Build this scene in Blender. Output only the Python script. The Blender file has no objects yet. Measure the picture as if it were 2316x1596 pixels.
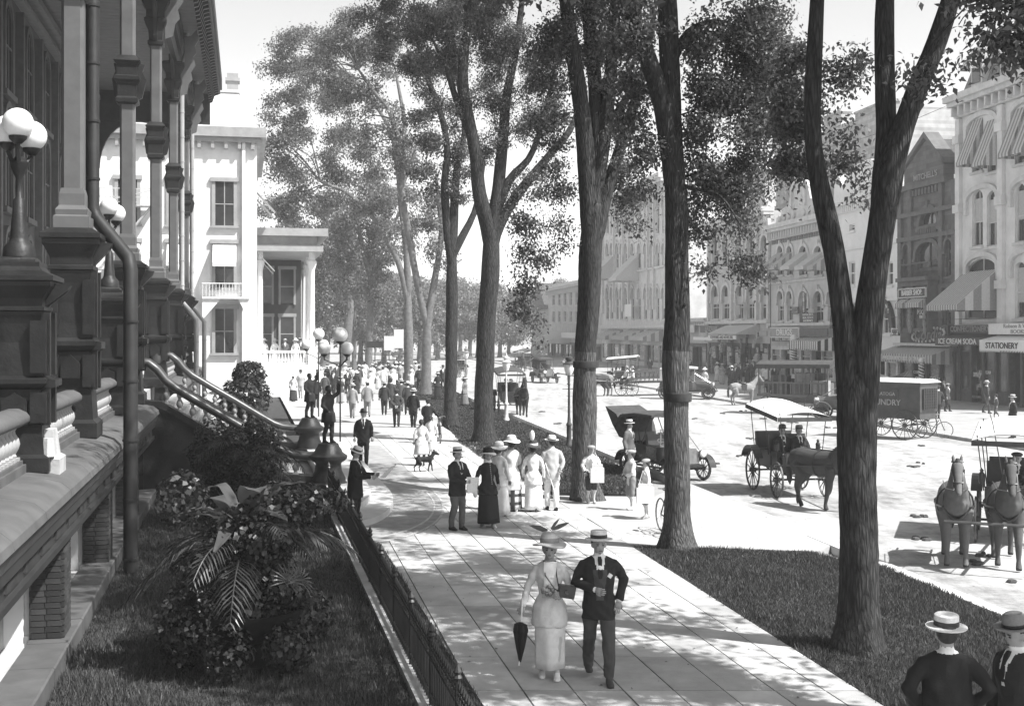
import bpy, bmesh, math, random
import numpy as np
from mathutils import Vector, Matrix
R = random.Random(7)
NR = np.random.RandomState(11)
PI = math.pi
C = bpy.context.scene.collection
SC = bpy.context.scene

# ------------------------------------------------------------------ camera, sky, sun, exposure
FPX, HOR, CX, EYE = 2780.0, 750.0, 1158.0, 4.3      # focal length, horizon row, centre column (photo measured at 2316 px wide), eye height
cam = bpy.data.cameras.new('camera'); camo = bpy.data.objects.new('camera', cam); C.objects.link(camo)
cam.sensor_fit = 'HORIZONTAL'; cam.sensor_width = 36.0; cam.lens = 36.0*FPX/2316.0
cam.shift_y = -(1596/2-HOR)/2316.0
cam.clip_start = 0.1; cam.clip_end = 3000
camo.location = (0, 0, EYE); camo.rotation_euler = (PI/2, 0, 0)
SC.camera = camo

SUN_EL = math.radians(54)
SUN_DIR = Vector((0.90, -0.43, 0)).normalized()      # where the sun stands, seen from above
w = bpy.data.worlds.new('World'); SC.world = w; w.use_nodes = True
nt = w.node_tree; nt.nodes.clear()
sky = nt.nodes.new('ShaderNodeTexSky'); sky.sky_type = 'NISHITA'; sky.sun_disc = False
sky.sun_elevation = SUN_EL; sky.sun_rotation = math.atan2(SUN_DIR.x, SUN_DIR.y)
sky.air_density = 1.0; sky.dust_density = 1.0
bw = nt.nodes.new('ShaderNodeRGBToBW'); bg = nt.nodes.new('ShaderNodeBackground'); wo = nt.nodes.new('ShaderNodeOutputWorld')
nt.links.new(sky.outputs[0], bw.inputs[0]); nt.links.new(bw.outputs[0], bg.inputs[0]); nt.links.new(bg.outputs[0], wo.inputs[0])
bg.inputs[1].default_value = 0.15
sl = bpy.data.lights.new('sun', 'SUN'); sl.energy = 5.0; sl.angle = math.radians(0.53); sl.color = (1, 0.995, 0.985)
so = bpy.data.objects.new('sun', sl); C.objects.link(so)
sv = Vector((SUN_DIR.x*math.cos(SUN_EL), SUN_DIR.y*math.cos(SUN_EL), math.sin(SUN_EL)))
so.rotation_euler = sv.to_track_quat('Z', 'Y').to_euler(); so.location = (30, -20, 40)
SC.view_settings.view_transform = 'Standard'; SC.view_settings.look = 'None'
SC.view_settings.exposure = 0.95; SC.view_settings.gamma = 1.0; SC.view_settings.use_curve_mapping = False
cy = SC.cycles
cy.use_denoising = True
cy.max_bounces = 6; cy.diffuse_bounces = 3; cy.glossy_bounces = 2; cy.transmission_bounces = 4; cy.volume_bounces = 2; cy.transparent_max_bounces = 6
cy.caustics_reflective = False; cy.caustics_refractive = False

# ------------------------------------------------------------------ coordinates
def G(x, y, z=0.0):
    """ground point seen at photo pixel (2316 px wide copy)"""
    d = FPX*(EYE-z)/(y-HOR); return Vector(((x-CX)*d/FPX, d, z))
def P(x, y, d):
    return Vector(((x-CX)*d/FPX, d, EYE-(y-HOR)*d/FPX))
HM = 0.217
HU = Vector((-HM, 1, 0)).normalized(); HR_ = Vector((HU.y, -HU.x, 0))
def Hp(s, t, z=0.0):
    """hotel frame: s along the terrace, t out from its foot towards the street"""
    v = Vector((-2.40, 0, 0)) + HU*s + HR_*t; v.z = z; return v
HMAT = Matrix.Translation((-2.40, 0, 0)) @ Matrix(((HR_.x, HU.x, 0, 0), (HR_.y, HU.y, 0, 0), (0, 0, 1, 0), (0, 0, 0, 1)))   # local x = t, y = s

# ------------------------------------------------------------------ mesh builder
class MB:
    def __init__(s, M=None): s.v = []; s.f = []; s.m = []; s.M = M or Matrix(); s.mi = 0
    def add(s, vs, fs, mi=None):
        b = len(s.v); M = s.M
        s.v.extend([tuple(M @ Vector(p)) for p in vs]); s.f.extend([tuple(b+i for i in q) for q in fs])
        s.m.extend([s.mi if mi is None else mi]*len(fs)); return s
    def bb(s, x0, x1, y0, y1, z0, z1, mi=None):
        vs = [(x0,y0,z0),(x1,y0,z0),(x1,y1,z0),(x0,y1,z0),(x0,y0,z1),(x1,y0,z1),(x1,y1,z1),(x0,y1,z1)]
        return s.add(vs, [(0,3,2,1),(4,5,6,7),(0,1,5,4),(1,2,6,5),(2,3,7,6),(3,0,4,7)], mi)
    def box(s, c, d, rz=0, mi=None, rx=0, ry=0):
        M0 = s.M; s.M = M0 @ Matrix.Translation(c) @ Matrix.Rotation(rz,4,'Z') @ Matrix.Rotation(rx,4,'X') @ Matrix.Rotation(ry,4,'Y')
        s.bb(-d[0]/2,d[0]/2,-d[1]/2,d[1]/2,-d[2]/2,d[2]/2, mi); s.M = M0; return s
    def lathe(s, prof, n=16, c=(0,0,0), mi=None, sq=False, ph=0):
        vs = []; fs = []
        for r, z in prof:
            for k in range(n):
                a = 2*PI*k/n + ph; q = r
                vs.append((c[0]+q*math.cos(a), c[1]+q*math.sin(a), c[2]+z))
        for i in range(len(prof)-1):
            for k in range(n):
                k2 = (k+1) % n; fs.append((i*n+k, i*n+k2, (i+1)*n+k2, (i+1)*n+k))
        fs.append(tuple(range(n-1,-1,-1))); fs.append(tuple((len(prof)-1)*n+k for k in range(n)))
        return s.add(vs, fs, mi)
    def sqst(s, prof, c=(0,0,0), asp=1.0, mi=None):
        """stack of square sections: (half width, z)"""
        vs = []; fs = []
        for r, z in prof:
            for sx, sy in ((-1,-1),(1,-1),(1,1),(-1,1)): vs.append((c[0]+sx*r, c[1]+sy*r*asp, c[2]+z))
        for i in range(len(prof)-1):
            for k in range(4):
                k2 = (k+1)%4; fs.append((i*4+k, i*4+k2, (i+1)*4+k2, (i+1)*4+k))
        fs.append((3,2,1,0)); L = (len(prof)-1)*4; fs.append((L,L+1,L+2,L+3))
        return s.add(vs, fs, mi)
    def tube(s, pts, rad, n=8, mi=None, cap=True, noise=0.0, flat=1.0):
        pts = [Vector(p) for p in pts]; m = len(pts)
        if not hasattr(rad, '__len__'): rad = [rad]*m
        T = [(pts[min(i+1,m-1)]-pts[max(i-1,0)]).normalized() for i in range(m)]
        t0 = T[0]; up = Vector((0,0,1)) if abs(t0.z) < .9 else Vector((1,0,0))
        u = t0.cross(up).normalized(); vs = []; fs = []
        for i in range(m):
            u = (u - T[i]*u.dot(T[i])); u = u.normalized() if u.length > 1e-6 else T[i].orthogonal().normalized()
            v = T[i].cross(u)
            for k in range(n):
                a = 2*PI*k/n; r = rad[i]
                if noise: r *= 1+noise*(R.random()-.5)
                vs.append(pts[i] + u*(r*math.cos(a)) + v*(r*flat*math.sin(a)))
        for i in range(m-1):
            for k in range(n):
                k2 = (k+1)%n; fs.append((i*n+k, i*n+k2, (i+1)*n+k2, (i+1)*n+k))
        if cap: fs.append(tuple(range(n-1,-1,-1))); fs.append(tuple((m-1)*n+k for k in range(n)))
        return s.add(vs, fs, mi)
    def ell(s, c, r, nu=12, nv=8, mi=None, rot=None):
        vs = []; fs = []; c = Vector(c)
        for j in range(nv+1):
            ph = PI*j/nv
            for k in range(nu):
                a = 2*PI*k/nu; p = Vector((r[0]*math.sin(ph)*math.cos(a), r[1]*math.sin(ph)*math.sin(a), r[2]*math.cos(ph)))
                if rot: p = rot @ p
                vs.append(c+p)
        for j in range(nv):
            for k in range(nu):
                k2 = (k+1)%nu; fs.append((j*nu+k, (j+1)*nu+k, (j+1)*nu+k2, j*nu+k2))
        return s.add(vs, fs, mi)
    def loft(s, rings, mi=None, cap=True):
        n = len(rings[0]); vs = [p for r in rings for p in r]; fs = []
        for i in range(len(rings)-1):
            for k in range(n):
                k2 = (k+1)%n; fs.append((i*n+k, i*n+k2, (i+1)*n+k2, (i+1)*n+k))
        if cap: fs.append(tuple(range(n-1,-1,-1))); fs.append(tuple((len(rings)-1)*n+k for k in range(n)))
        return s.add(vs, fs, mi)
    def prism(s, poly, z0, z1, mi=None):
        n = len(poly); vs = [(p[0],p[1],z0) for p in poly]+[(p[0],p[1],z1) for p in poly]
        a = sum(poly[i][0]*poly[(i+1)%n][1]-poly[(i+1)%n][0]*poly[i][1] for i in range(n))
        fs = [(k,(k+1)%n,n+(k+1)%n,n+k) for k in range(n)] + [tuple(range(n-1,-1,-1)), tuple(range(n,2*n))]
        if a < 0: fs = [q[::-1] for q in fs]
        return s.add(vs, fs, mi)
    def prismy(s, poly, y0, y1, mi=None):
        """polygon in (x, z), extruded along y"""
        n = len(poly); vs = [(p[0],y0,p[1]) for p in poly]+[(p[0],y1,p[1]) for p in poly]
        a = sum(poly[i][0]*poly[(i+1)%n][1]-poly[(i+1)%n][0]*poly[i][1] for i in range(n))
        fs = [(k,n+k,n+(k+1)%n,(k+1)%n) for k in range(n)] + [tuple(range(n)), tuple(range(2*n-1,n-1,-1))]
        if (a < 0) ^ (y1 < y0): fs = [q[::-1] for q in fs]
        return s.add(vs, fs, mi)
    def mesh(s, name, mats, smooth=None):
        me = bpy.data.meshes.new(name); me.from_pydata(s.v, [], s.f)
        mats = mats if isinstance(mats, (list, tuple)) else [mats]
        for q in mats: me.materials.append(q)
        if len(mats) > 1: me.polygons.foreach_set('material_index', s.m)
        if smooth:
            me.polygons.foreach_set('use_smooth', [True]*len(me.polygons))
            try: me.set_sharp_from_angle(angle=math.radians(smooth if smooth > 1 else 40))
            except Exception: pass
        me.update(); return me
    def obj(s, name, mats, parent=None, smooth=None, loc=None, rz=0):
        return link(name, s.mesh(name, mats, smooth), parent, loc, rz)
def link(name, me, parent=None, loc=None, rz=0):
    o = bpy.data.objects.new(name, me); C.objects.link(o)
    if loc is not None: o.location = loc
    if rz: o.rotation_euler = (0,0,rz)
    if parent: o.parent = parent
    return o
def tag(o, label=None, cat=None, group=None, kind=None):
    if label: o['label'] = label
    if cat: o['category'] = cat
    if group: o['group'] = group
    if kind: o['kind'] = kind
    return o
def thing(name, label, cat, loc=(0,0,0), rz=0, group=None):
    o = bpy.data.objects.new(name, None); C.objects.link(o); o.empty_display_size = .2
    o.location = loc; o.rotation_euler = (0,0,rz); return tag(o, label, cat, group)
def emp(name, parent, loc=(0,0,0), rz=0):
    o = bpy.data.objects.new(name, None); C.objects.link(o); o.empty_display_size = .2
    o.location = loc; o.rotation_euler = (0,0,rz); o.parent = parent; return o
def copy_tree(o, parent=None, _d=0):
    c = o.copy(); C.objects.link(c)
    if parent: c.parent = parent
    for ch in list(o.children): copy_tree(ch, c, _d+1)
    return c
def raw_mesh(name, V, F, mats, smooth=False, mi=None):
    """big meshes from numpy arrays; F is (n, 3) or (n, 4)"""
    me = bpy.data.meshes.new(name); k = F.shape[1]
    me.vertices.add(len(V)); me.vertices.foreach_set('co', np.asarray(V, np.float32).ravel())
    me.loops.add(F.size); me.loops.foreach_set('vertex_index', np.asarray(F, np.int32).ravel())
    me.polygons.add(len(F)); me.polygons.foreach_set('loop_start', np.arange(0, F.size, k, dtype=np.int32))
    try: me.polygons.foreach_set('loop_total', np.full(len(F), k, np.int32))
    except Exception: pass
    for q in (mats if isinstance(mats, (list, tuple)) else [mats]): me.materials.append(q)
    if mi is not None: me.polygons.foreach_set('material_index', np.asarray(mi, np.int32))
    if smooth: me.polygons.foreach_set('use_smooth', np.ones(len(F), bool))
    me.update(calc_edges=True); return me

# ------------------------------------------------------------------ materials (a monochrome plate: every colour is a grey)
MATS = {}
def mat(name, g, rough=.7, scale=3.0, amt=.25, bump=0.0, bscale=None, spec=.3, metal=0.0, stretch=None, coords='Object', detail=5, island=0.0):
    if name in MATS: return MATS[name]
    m = bpy.data.materials.new(name); m.use_nodes = True; n = m.node_tree; b = n.nodes['Principled BSDF']
    b.inputs['Roughness'].default_value = rough; b.inputs['Metallic'].default_value = metal
    b.inputs['Specular IOR Level'].default_value = spec
    tc = n.nodes.new('ShaderNodeTexCoord'); mp = n.nodes.new('ShaderNodeMapping'); n.links.new(tc.outputs[coords], mp.inputs[0])
    if stretch: mp.inputs['Scale'].default_value = stretch
    no = n.nodes.new('ShaderNodeTexNoise'); no.inputs['Scale'].default_value = scale; no.inputs['Detail'].default_value = detail; no.inputs['Roughness'].default_value = .6
    n.links.new(mp.outputs[0], no.inputs['Vector'])
    mr = n.nodes.new('ShaderNodeMapRange'); mr.inputs[1].default_value = .3; mr.inputs[2].default_value = .7
    mr.inputs[3].default_value = g*(1-amt); mr.inputs[4].default_value = min(.9, g*(1+amt))
    n.links.new(no.outputs['Fac'], mr.inputs[0]); last = mr.outputs[0]
    if island:
        ge = n.nodes.new('ShaderNodeObjectInfo'); m2 = n.nodes.new('ShaderNodeMapRange')
        m2.inputs[3].default_value = 1-island; m2.inputs[4].default_value = 1+island
        n.links.new(ge.outputs['Random'], m2.inputs[0]); mu = n.nodes.new('ShaderNodeMath'); mu.operation = 'MULTIPLY'
        n.links.new(last, mu.inputs[0]); n.links.new(m2.outputs[0], mu.inputs[1]); last = mu.outputs[0]
    n.links.new(last, b.inputs['Base Color'])
    if bump:
        bu = n.nodes.new('ShaderNodeBump'); bu.inputs['Strength'].default_value = bump; bu.inputs['Distance'].default_value = .02
        nb = n.nodes.new('ShaderNodeTexNoise'); nb.inputs['Scale'].default_value = bscale or scale*8; nb.inputs['Detail'].default_value = 6
        n.links.new(mp.outputs[0], nb.inputs['Vector']); n.links.new(nb.outputs['Fac'], bu.inputs['Height']); n.links.new(bu.outputs[0], b.inputs['Normal'])
    MATS[name] = m; return m
def leafmat(name, g, trans=.35, rough=.45):
    if name in MATS: return MATS[name]
    m = bpy.data.materials.new(name); m.use_nodes = True; n = m.node_tree; b = n.nodes['Principled BSDF']; out = n.nodes['Material Output']
    ge = n.nodes.new('ShaderNodeNewGeometry'); mr = n.nodes.new('ShaderNodeMapRange')
    mr.inputs[3].default_value = g*.45; mr.inputs[4].default_value = g*1.7
    n.links.new(ge.outputs['Random Per Island'], mr.inputs[0]); n.links.new(mr.outputs[0], b.inputs['Base Color'])
    b.inputs['Roughness'].default_value = rough; b.inputs['Specular IOR Level'].default_value = .4
    t = n.nodes.new('ShaderNodeBsdfTranslucent'); n.links.new(mr.outputs[0], t.inputs[0])
    mx = n.nodes.new('ShaderNodeMixShader'); mx.inputs[0].default_value = trans
    n.links.new(b.outputs[0], mx.inputs[1]); n.links.new(t.outputs[0], mx.inputs[2]); n.links.new(mx.outputs[0], out.inputs[0])
    MATS[name] = m; return m
def brickmat(name, g, mortar, sx=.22, sz=.075, axis='XZ', bump=.3):
    if name in MATS: return MATS[name]
    m = bpy.data.materials.new(name); m.use_nodes = True; n = m.node_tree; b = n.nodes['Principled BSDF']; b.inputs['Roughness'].default_value = .85
    b.inputs['Specular IOR Level'].default_value = .15
    tc = n.nodes.new('ShaderNodeTexCoord'); sp = n.nodes.new('ShaderNodeSeparateXYZ'); cb = n.nodes.new('ShaderNodeCombineXYZ')
    n.links.new(tc.outputs['Object'], sp.inputs[0]); n.links.new(sp.outputs[axis[0]], cb.inputs[0]); n.links.new(sp.outputs[axis[1]], cb.inputs[1])
    br = n.nodes.new('ShaderNodeTexBrick'); br.inputs['Scale'].default_value = 1.0
    br.inputs['Brick Width'].default_value = sx; br.inputs['Row Height'].default_value = sz; br.inputs['Mortar Size'].default_value = .008
    br.inputs['Color1'].default_value = (g*.8,)*3+(1,); br.inputs['Color2'].default_value = (g*1.2,)*3+(1,); br.inputs['Mortar'].default_value = (mortar,)*3+(1,)
    n.links.new(cb.outputs[0], br.inputs['Vector'])
    no = n.nodes.new('ShaderNodeTexNoise'); no.inputs['Scale'].default_value = 1.2; no.inputs['Detail'].default_value = 6; n.links.new(tc.outputs['Object'], no.inputs['Vector'])
    mr = n.nodes.new('ShaderNodeMapRange'); mr.inputs[1].default_value = .3; mr.inputs[2].default_value = .7; mr.inputs[3].default_value = .75; mr.inputs[4].default_value = 1.15
    n.links.new(no.outputs['Fac'], mr.inputs[0])
    mu = n.nodes.new('ShaderNodeMix'); mu.data_type = 'RGBA'; mu.blend_type = 'MULTIPLY'; mu.inputs[0].default_value = 1
    n.links.new(br.outputs['Color'], mu.inputs[6]); n.links.new(mr.outputs[0], mu.inputs[7]); n.links.new(mu.outputs[2], b.inputs['Base Color'])
    if bump:
        bu = n.nodes.new('ShaderNodeBump'); bu.inputs['Strength'].default_value = bump; bu.inputs['Distance'].default_value = .01; bu.invert = True
        n.links.new(br.outputs['Fac'], bu.inputs['Height']); n.links.new(bu.outputs[0], b.inputs['Normal'])
    MATS[name] = m; return m
def barkmat(name, g):
    if name in MATS: return MATS[name]
    m = bpy.data.materials.new(name); m.use_nodes = True; n = m.node_tree; b = n.nodes['Principled BSDF']; b.inputs['Roughness'].default_value = .9; b.inputs['Specular IOR Level'].default_value = .1
    tc = n.nodes.new('ShaderNodeTexCoord'); mp = n.nodes.new('ShaderNodeMapping'); mp.inputs['Scale'].default_value = (14, 14, 2.2); n.links.new(tc.outputs['Object'], mp.inputs[0])
    no = n.nodes.new('ShaderNodeTexNoise'); no.inputs['Scale'].default_value = 1.0; no.inputs['Detail'].default_value = 8; no.inputs['Roughness'].default_value = .65; no.inputs['Distortion'].default_value = .6
    n.links.new(mp.outputs[0], no.inputs['Vector'])
    vo = n.nodes.new('ShaderNodeTexVoronoi'); vo.feature = 'DISTANCE_TO_EDGE'; vo.inputs['Scale'].default_value = 1.6; n.links.new(mp.outputs[0], vo.inputs['Vector'])
    ad = n.nodes.new('ShaderNodeMath'); ad.operation = 'MULTIPLY_ADD'; ad.inputs[1].default_value = .9; n.links.new(vo.outputs['Distance'], ad.inputs[0]); n.links.new(no.outputs['Fac'], ad.inputs[2])
    mr = n.nodes.new('ShaderNodeMapRange'); mr.inputs[1].default_value = .4; mr.inputs[2].default_value = .95; mr.inputs[3].default_value = g*.35; mr.inputs[4].default_value = g*1.5
    n.links.new(ad.outputs[0], mr.inputs[0]); n.links.new(mr.outputs[0], b.inputs['Base Color'])
    bu = n.nodes.new('ShaderNodeBump'); bu.inputs['Strength'].default_value = 1.0; bu.inputs['Distance'].default_value = .05
    n.links.new(ad.outputs[0], bu.inputs['Height']); n.links.new(bu.outputs[0], b.inputs['Normal'])
    MATS[name] = m; return m
def glassmat(name, g=.03, rough=.08):
    return mat(name, g, rough, 2, .3, spec=.6)
def cloth(g, var=.12):
    g = round(g, 3); return mat('cloth_%03d' % int(g*1000), g, .85, 9, var, .25, 60, .12)
M = dict(
    white=mat('white_paint', .72, .5, 2, .08), cream=mat('cream_stone', .5, .75, 1.5, .15, .1), stone=mat('pale_stone', .4, .85, 2.5, .22, .3, 25),
    darkpaint=mat('dark_paint', .045, .38, 3, .3, spec=.5), midpaint=mat('mid_paint', .13, .42, 2.5, .25, spec=.45), greypaint=mat('grey_paint', .32, .5, 2, .16, .08, 20),
    iron=mat('black_iron', .025, .4, 6, .3, spec=.5), glass=glassmat('window_glass'), glass2=glassmat('shop_glass', .05, .1),
    skin=mat('skin', .3, .6, 12, .12), darkskin=mat('dark_skin', .1, .6, 12, .12), hair=mat('dark_hair', .03, .6, 30, .4, .4), straw=mat('straw', .62, .7, 40, .15, .3, 150),
    leather=mat('black_leather', .03, .35, 8, .3, spec=.5), wood=mat('old_wood', .12, .7, 3, .3, .2, stretch=(1,1,6)), globe=mat('frosted_globe', .72, .3, 5, .08),
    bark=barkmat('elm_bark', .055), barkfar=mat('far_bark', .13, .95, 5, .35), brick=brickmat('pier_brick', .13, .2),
    soil=mat('soil', .12, .95, 6, .4, .5), wheel=mat('wheel_paint', .07, .5, 5, .3), tyre=mat('rubber', .1, .8, 8, .3), paper=mat('newsprint', .6, .8, 60, .2),
    brass=mat('brass', .35, .3, 5, .2, metal=.7), canvas=mat('canvas', .6, .8, 6, .12, .1), darkcanvas=mat('dark_canvas', .05, .75, 6, .3, .2),
)
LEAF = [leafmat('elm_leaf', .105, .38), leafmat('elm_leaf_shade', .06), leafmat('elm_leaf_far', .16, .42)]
# ------------------------------------------------------------------ ground
def sheet(name, pts, z, m, kind='structure', thick=0.0, parent=None):
    b = MB(); vs = [(p[0], p[1], z) for p in pts]
    a = sum(vs[i][0]*vs[(i+1)%len(vs)][1]-vs[(i+1)%len(vs)][0]*vs[i][1] for i in range(len(vs)))
    if a < 0: vs = vs[::-1]
    if thick: b.prism([v[:2] for v in vs], z-thick, z)
    else: b.add(vs, [tuple(range(len(vs)))])
    o = b.obj(name, m, parent); 
    if kind: o['kind'] = kind
    return o
def dirtmat():
    m = bpy.data.materials.new('dusty_road'); m.use_nodes = True; n = m.node_tree; b = n.nodes['Principled BSDF']; b.inputs['Roughness'].default_value = .95; b.inputs['Specular IOR Level'].default_value = .05
    tc = n.nodes.new('ShaderNodeTexCoord'); mp = n.nodes.new('ShaderNodeMapping'); mp.inputs['Rotation'].default_value = (0,0,math.radians(-9.7)); mp.inputs['Scale'].default_value = (1.0,.14,1); n.links.new(tc.outputs['Object'], mp.inputs[0])
    no = n.nodes.new('ShaderNodeTexNoise'); no.inputs['Scale'].default_value = .9; no.inputs['Detail'].default_value = 8; no.inputs['Roughness'].default_value = .65; n.links.new(mp.outputs[0], no.inputs['Vector'])
    n2 = n.nodes.new('ShaderNodeTexNoise'); n2.inputs['Scale'].default_value = 1.7; n2.inputs['Detail'].default_value = 9; n2.inputs['Roughness'].default_value = .75; n.links.new(tc.outputs['Object'], n2.inputs['Vector'])
    ad = n.nodes.new('ShaderNodeMath'); ad.operation = 'ADD'; n.links.new(no.outputs['Fac'], ad.inputs[0]); n.links.new(n2.outputs['Fac'], ad.inputs[1])
    mr = n.nodes.new('ShaderNodeMapRange'); mr.inputs[1].default_value = .66; mr.inputs[2].default_value = 1.08; mr.inputs[3].default_value = .11; mr.inputs[4].default_value = .38
    n.links.new(ad.outputs[0], mr.inputs[0]); n.links.new(mr.outputs[0], b.inputs['Base Color'])
    bu = n.nodes.new('ShaderNodeBump'); bu.inputs['Strength'].default_value = .5; bu.inputs['Distance'].default_value = .05; n.links.new(ad.outputs[0], bu.inputs['Height']); n.links.new(bu.outputs[0], b.inputs['Normal'])
    return m
DIRT = dirtmat()
PAVE = mat('paving_stone', .4, .9, 1.6, .22, .25, 40, island=.2)
PAVE2 = mat('paving_base', .3, .95, 2.0, .2, .2, 30)
CEM = mat('cement_apron', .38, .9, .8, .16, .25, 40)
LAWN = mat('lawn_soil', .04, .95, 3, .4, .5, 40)
sheet('ground', [(-170,-20),(170,-20),(170,420),(-170,420)], -.16, mat('ground_earth', .3, .95, .4, .25, .3, 20))
cl = lambda y: 7.75-.165*(y-18.6)         # near kerb of the road
cr = lambda y: 18.2-.170*(y-51.7)         # far kerb
fa = lambda y: 39.2-.147*y                # line of the shop fronts
sr = lambda y: 4.28-.178*(y-14.13)        # street edge of the promenade
sl_ = lambda y: -.32-.217*(y-14.13)       # hotel edge of the promenade
ys = [-10,10,30,60,100,150,200,260]
sheet('road', [(cl(y), y) for y in ys]+[(cr(y), y) for y in ys[::-1]], -.12, DIRT)
sheet('far_pavement', [(cr(y), y) for y in ys]+[(fa(y)+.3, y) for y in ys[::-1]], 0, mat('far_paving', .3, .9, 1, .2, .2, 20), thick=.15)
kb = MB()
for i in range(70):
    y0 = 30+i*2.4; y1 = y0+2.38
    kb.add([(cr(y0)-.18,y0,-.12),(cr(y0)+.02,y0,-.12),(cr(y1)+.02,y1,-.12),(cr(y1)-.18,y1,-.12),(cr(y0)-.18,y0,.02),(cr(y0)+.02,y0,.02),(cr(y1)+.02,y1,.02),(cr(y1)-.18,y1,.02)],
           [(0,3,2,1),(4,5,6,7),(0,1,5,4),(1,2,6,5),(2,3,7,6),(3,0,4,7)])
kb.obj('far_kerb', M['stone'])['kind'] = 'structure'
# promenade: paving slabs on a bed
walk = sheet('promenade', [(sl_(y)-.6*(y>25), y) for y in (2,25,26,60,100,180)]+[(sr(y), y) for y in (180,100,60,26,2)], -.03, PAVE2)
def clip(poly, a, b, c):
    out = []
    for i in range(len(poly)):
        p, q = poly[i], poly[(i+1)%len(poly)]; dp = a*p[0]+b*p[1]-c; dq = a*q[0]+b*q[1]-c
        if dp <= 0: out.append(p)
        if dp*dq < 0: k = dp/(dp-dq); out.append((p[0]+(q[0]-p[0])*k, p[1]+(q[1]-p[1])*k))
    return out
SLW, SLL, nsl = .605, 1.52, 0
for r in range(27):
    y0 = 10.2+r*SLL+R.uniform(-.02,.02); y1 = y0+SLL-.018
    for c in range(-9, 12):
        x0 = -.19+c*SLW
        g = .010
        poly = [(x0+g-.195*(y0-19.5), y0),(x0+SLW-g-.195*(y0-19.5), y0),(x0+SLW-g-.195*(y1-19.5), y1),(x0+g-.195*(y1-19.5), y1)]
        poly = clip(poly, -1, -.217, -(-.32+.217*14.13))
        if len(poly) > 2: poly = clip(poly, 1, .178, 4.28+.178*14.13)
        if len(poly) < 3: continue
        A = abs(sum(poly[i][0]*poly[(i+1)%len(poly)][1]-poly[(i+1)%len(poly)][0]*poly[i][1] for i in range(len(poly))))/2
        if A < .05: continue
        nsl += 1
        if nsl > 298: continue
        b = MB(); b.prism(poly, -.06, R.uniform(-.003,.003)); b.obj('paving_slab', PAVE, walk)
sheet('promenade_far_part', [(sl_(y)-.6, y) for y in (51.3,100,180)]+[(sr(y), y) for y in (180,100,51.3)], 0.0, PAVE, parent=walk, kind=None).name = 'paving'
g2 = lambda x, y: tuple(G(x, y)[:2])
sheet('crossing_apron', [(sr(24.9)+.02,24.9), g2(1850,1245), g2(1906,1219), (cl(30),30), (cl(35.3),35.3), g2(1480,1122), g2(1245,1119), (sr(31.5)+.02,31.5)], -.01, CEM, thick=.15)
kb = MB()
for i in range(60):
    y0 = 8+i*1.8; y1 = y0+1.785
    if 24.2 < y0 < 34.5 or 70 < y0 < 78: continue
    kb.add([(cl(y0)-.30,y0,-.2),(cl(y0)-.02,y0,-.2),(cl(y1)-.02,y1,-.2),(cl(y1)-.30,y1,-.2),(cl(y0)-.30,y0,.0),(cl(y0)-.02,y0,-.004),(cl(y1)-.02,y1,-.004),(cl(y1)-.30,y1,.0)],
           [(0,3,2,1),(4,5,6,7),(0,1,5,4),(1,2,6,5),(2,3,7,6),(3,0,4,7)])
kb.obj('kerb', mat('kerb_stone', .5, .85, 2, .15, .2, 30))['kind'] = 'structure'
lawnA = [(sr(8)+.02,8),(sr(24.6)+.02,24.6), g2(1830,1248), g2(1906,1268), (cl(23)-.31,23),(cl(8)-.31,8)]
lawnB = [g2(972,905), g2(1010,960), g2(1040,1000), g2(1110,1050), g2(1190,1088), g2(1255,1113), g2(1470,1117), g2(1425,1066), g2(1340,1020), g2(1250,983), g2(1150,945), g2(1060,905)]
lawnC = [(sr(80)+.3,80),(sr(170)+.3,170),(cl(170)-.4,170),(cl(80)-.4,80)]
def hp2(s, t): v = Hp(s,t); return (v.x, v.y)
lawnL = [hp2(4,.05),hp2(31.9,.05),hp2(31.9,4.25),hp2(4,4.25)]
stripL = [hp2(4,4.55),hp2(25.6,4.55),hp2(24.5,5.0),(sl_(24)-.02,24.0),(sl_(3)-.02,3)]
lawnL2 = [hp2(44.2,.05),hp2(110,.05),hp2(110,4.6),hp2(44.2,4.6)]
for nme, pl, z in (('street_lawn',lawnA,.0),('street_lawn',lawnB,.0),('street_lawn',lawnC,-.012),('hotel_lawn',lawnL,.0),('fence_verge',stripL,-.004),('hotel_lawn',lawnL2,.0)):
    sheet(nme, pl, z, LAWN, thick=.14)
def inpoly(X, Y, pl):
    ins = np.zeros(len(X), bool); j = len(pl)-1
    for i in range(len(pl)):
        xi, yi = pl[i]; xj, yj = pl[j]
        if yi != yj:
            c = ((yi > Y) != (yj > Y)) & (X < (xj-xi)*(Y-yi)/(yj-yi)+xi); ins ^= c
        j = i
    return ins
def grassmat():
    m = leafmat('grass_blade', .066, .3, .5); n = m.node_tree
    tc = n.nodes.new('ShaderNodeTexCoord'); no = n.nodes.new('ShaderNodeTexNoise'); no.inputs['Scale'].default_value = 1.3; no.inputs['Detail'].default_value = 5; no.inputs['Roughness'].default_value = .7
    n.links.new(tc.outputs['Object'], no.inputs['Vector'])
    m2 = n.nodes.new('ShaderNodeMapRange'); m2.inputs[1].default_value = .32; m2.inputs[2].default_value = .68; m2.inputs[3].default_value = .4; m2.inputs[4].default_value = 1.5
    n.links.new(no.outputs['Fac'], m2.inputs[0])
    mr = [q for q in n.nodes if q.type == 'MAP_RANGE' and q is not m2][0]
    mu = n.nodes.new('ShaderNodeMath'); mu.operation = 'MULTIPLY'; n.links.new(mr.outputs[0], mu.inputs[0]); n.links.new(m2.outputs[0], mu.inputs[1])
    for l in list(n.links):
        if l.from_node is mr and l.to_node is not mu: n.links.new(mu.outputs[0], l.to_socket)
    return m
GRASS = grassmat()
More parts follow.
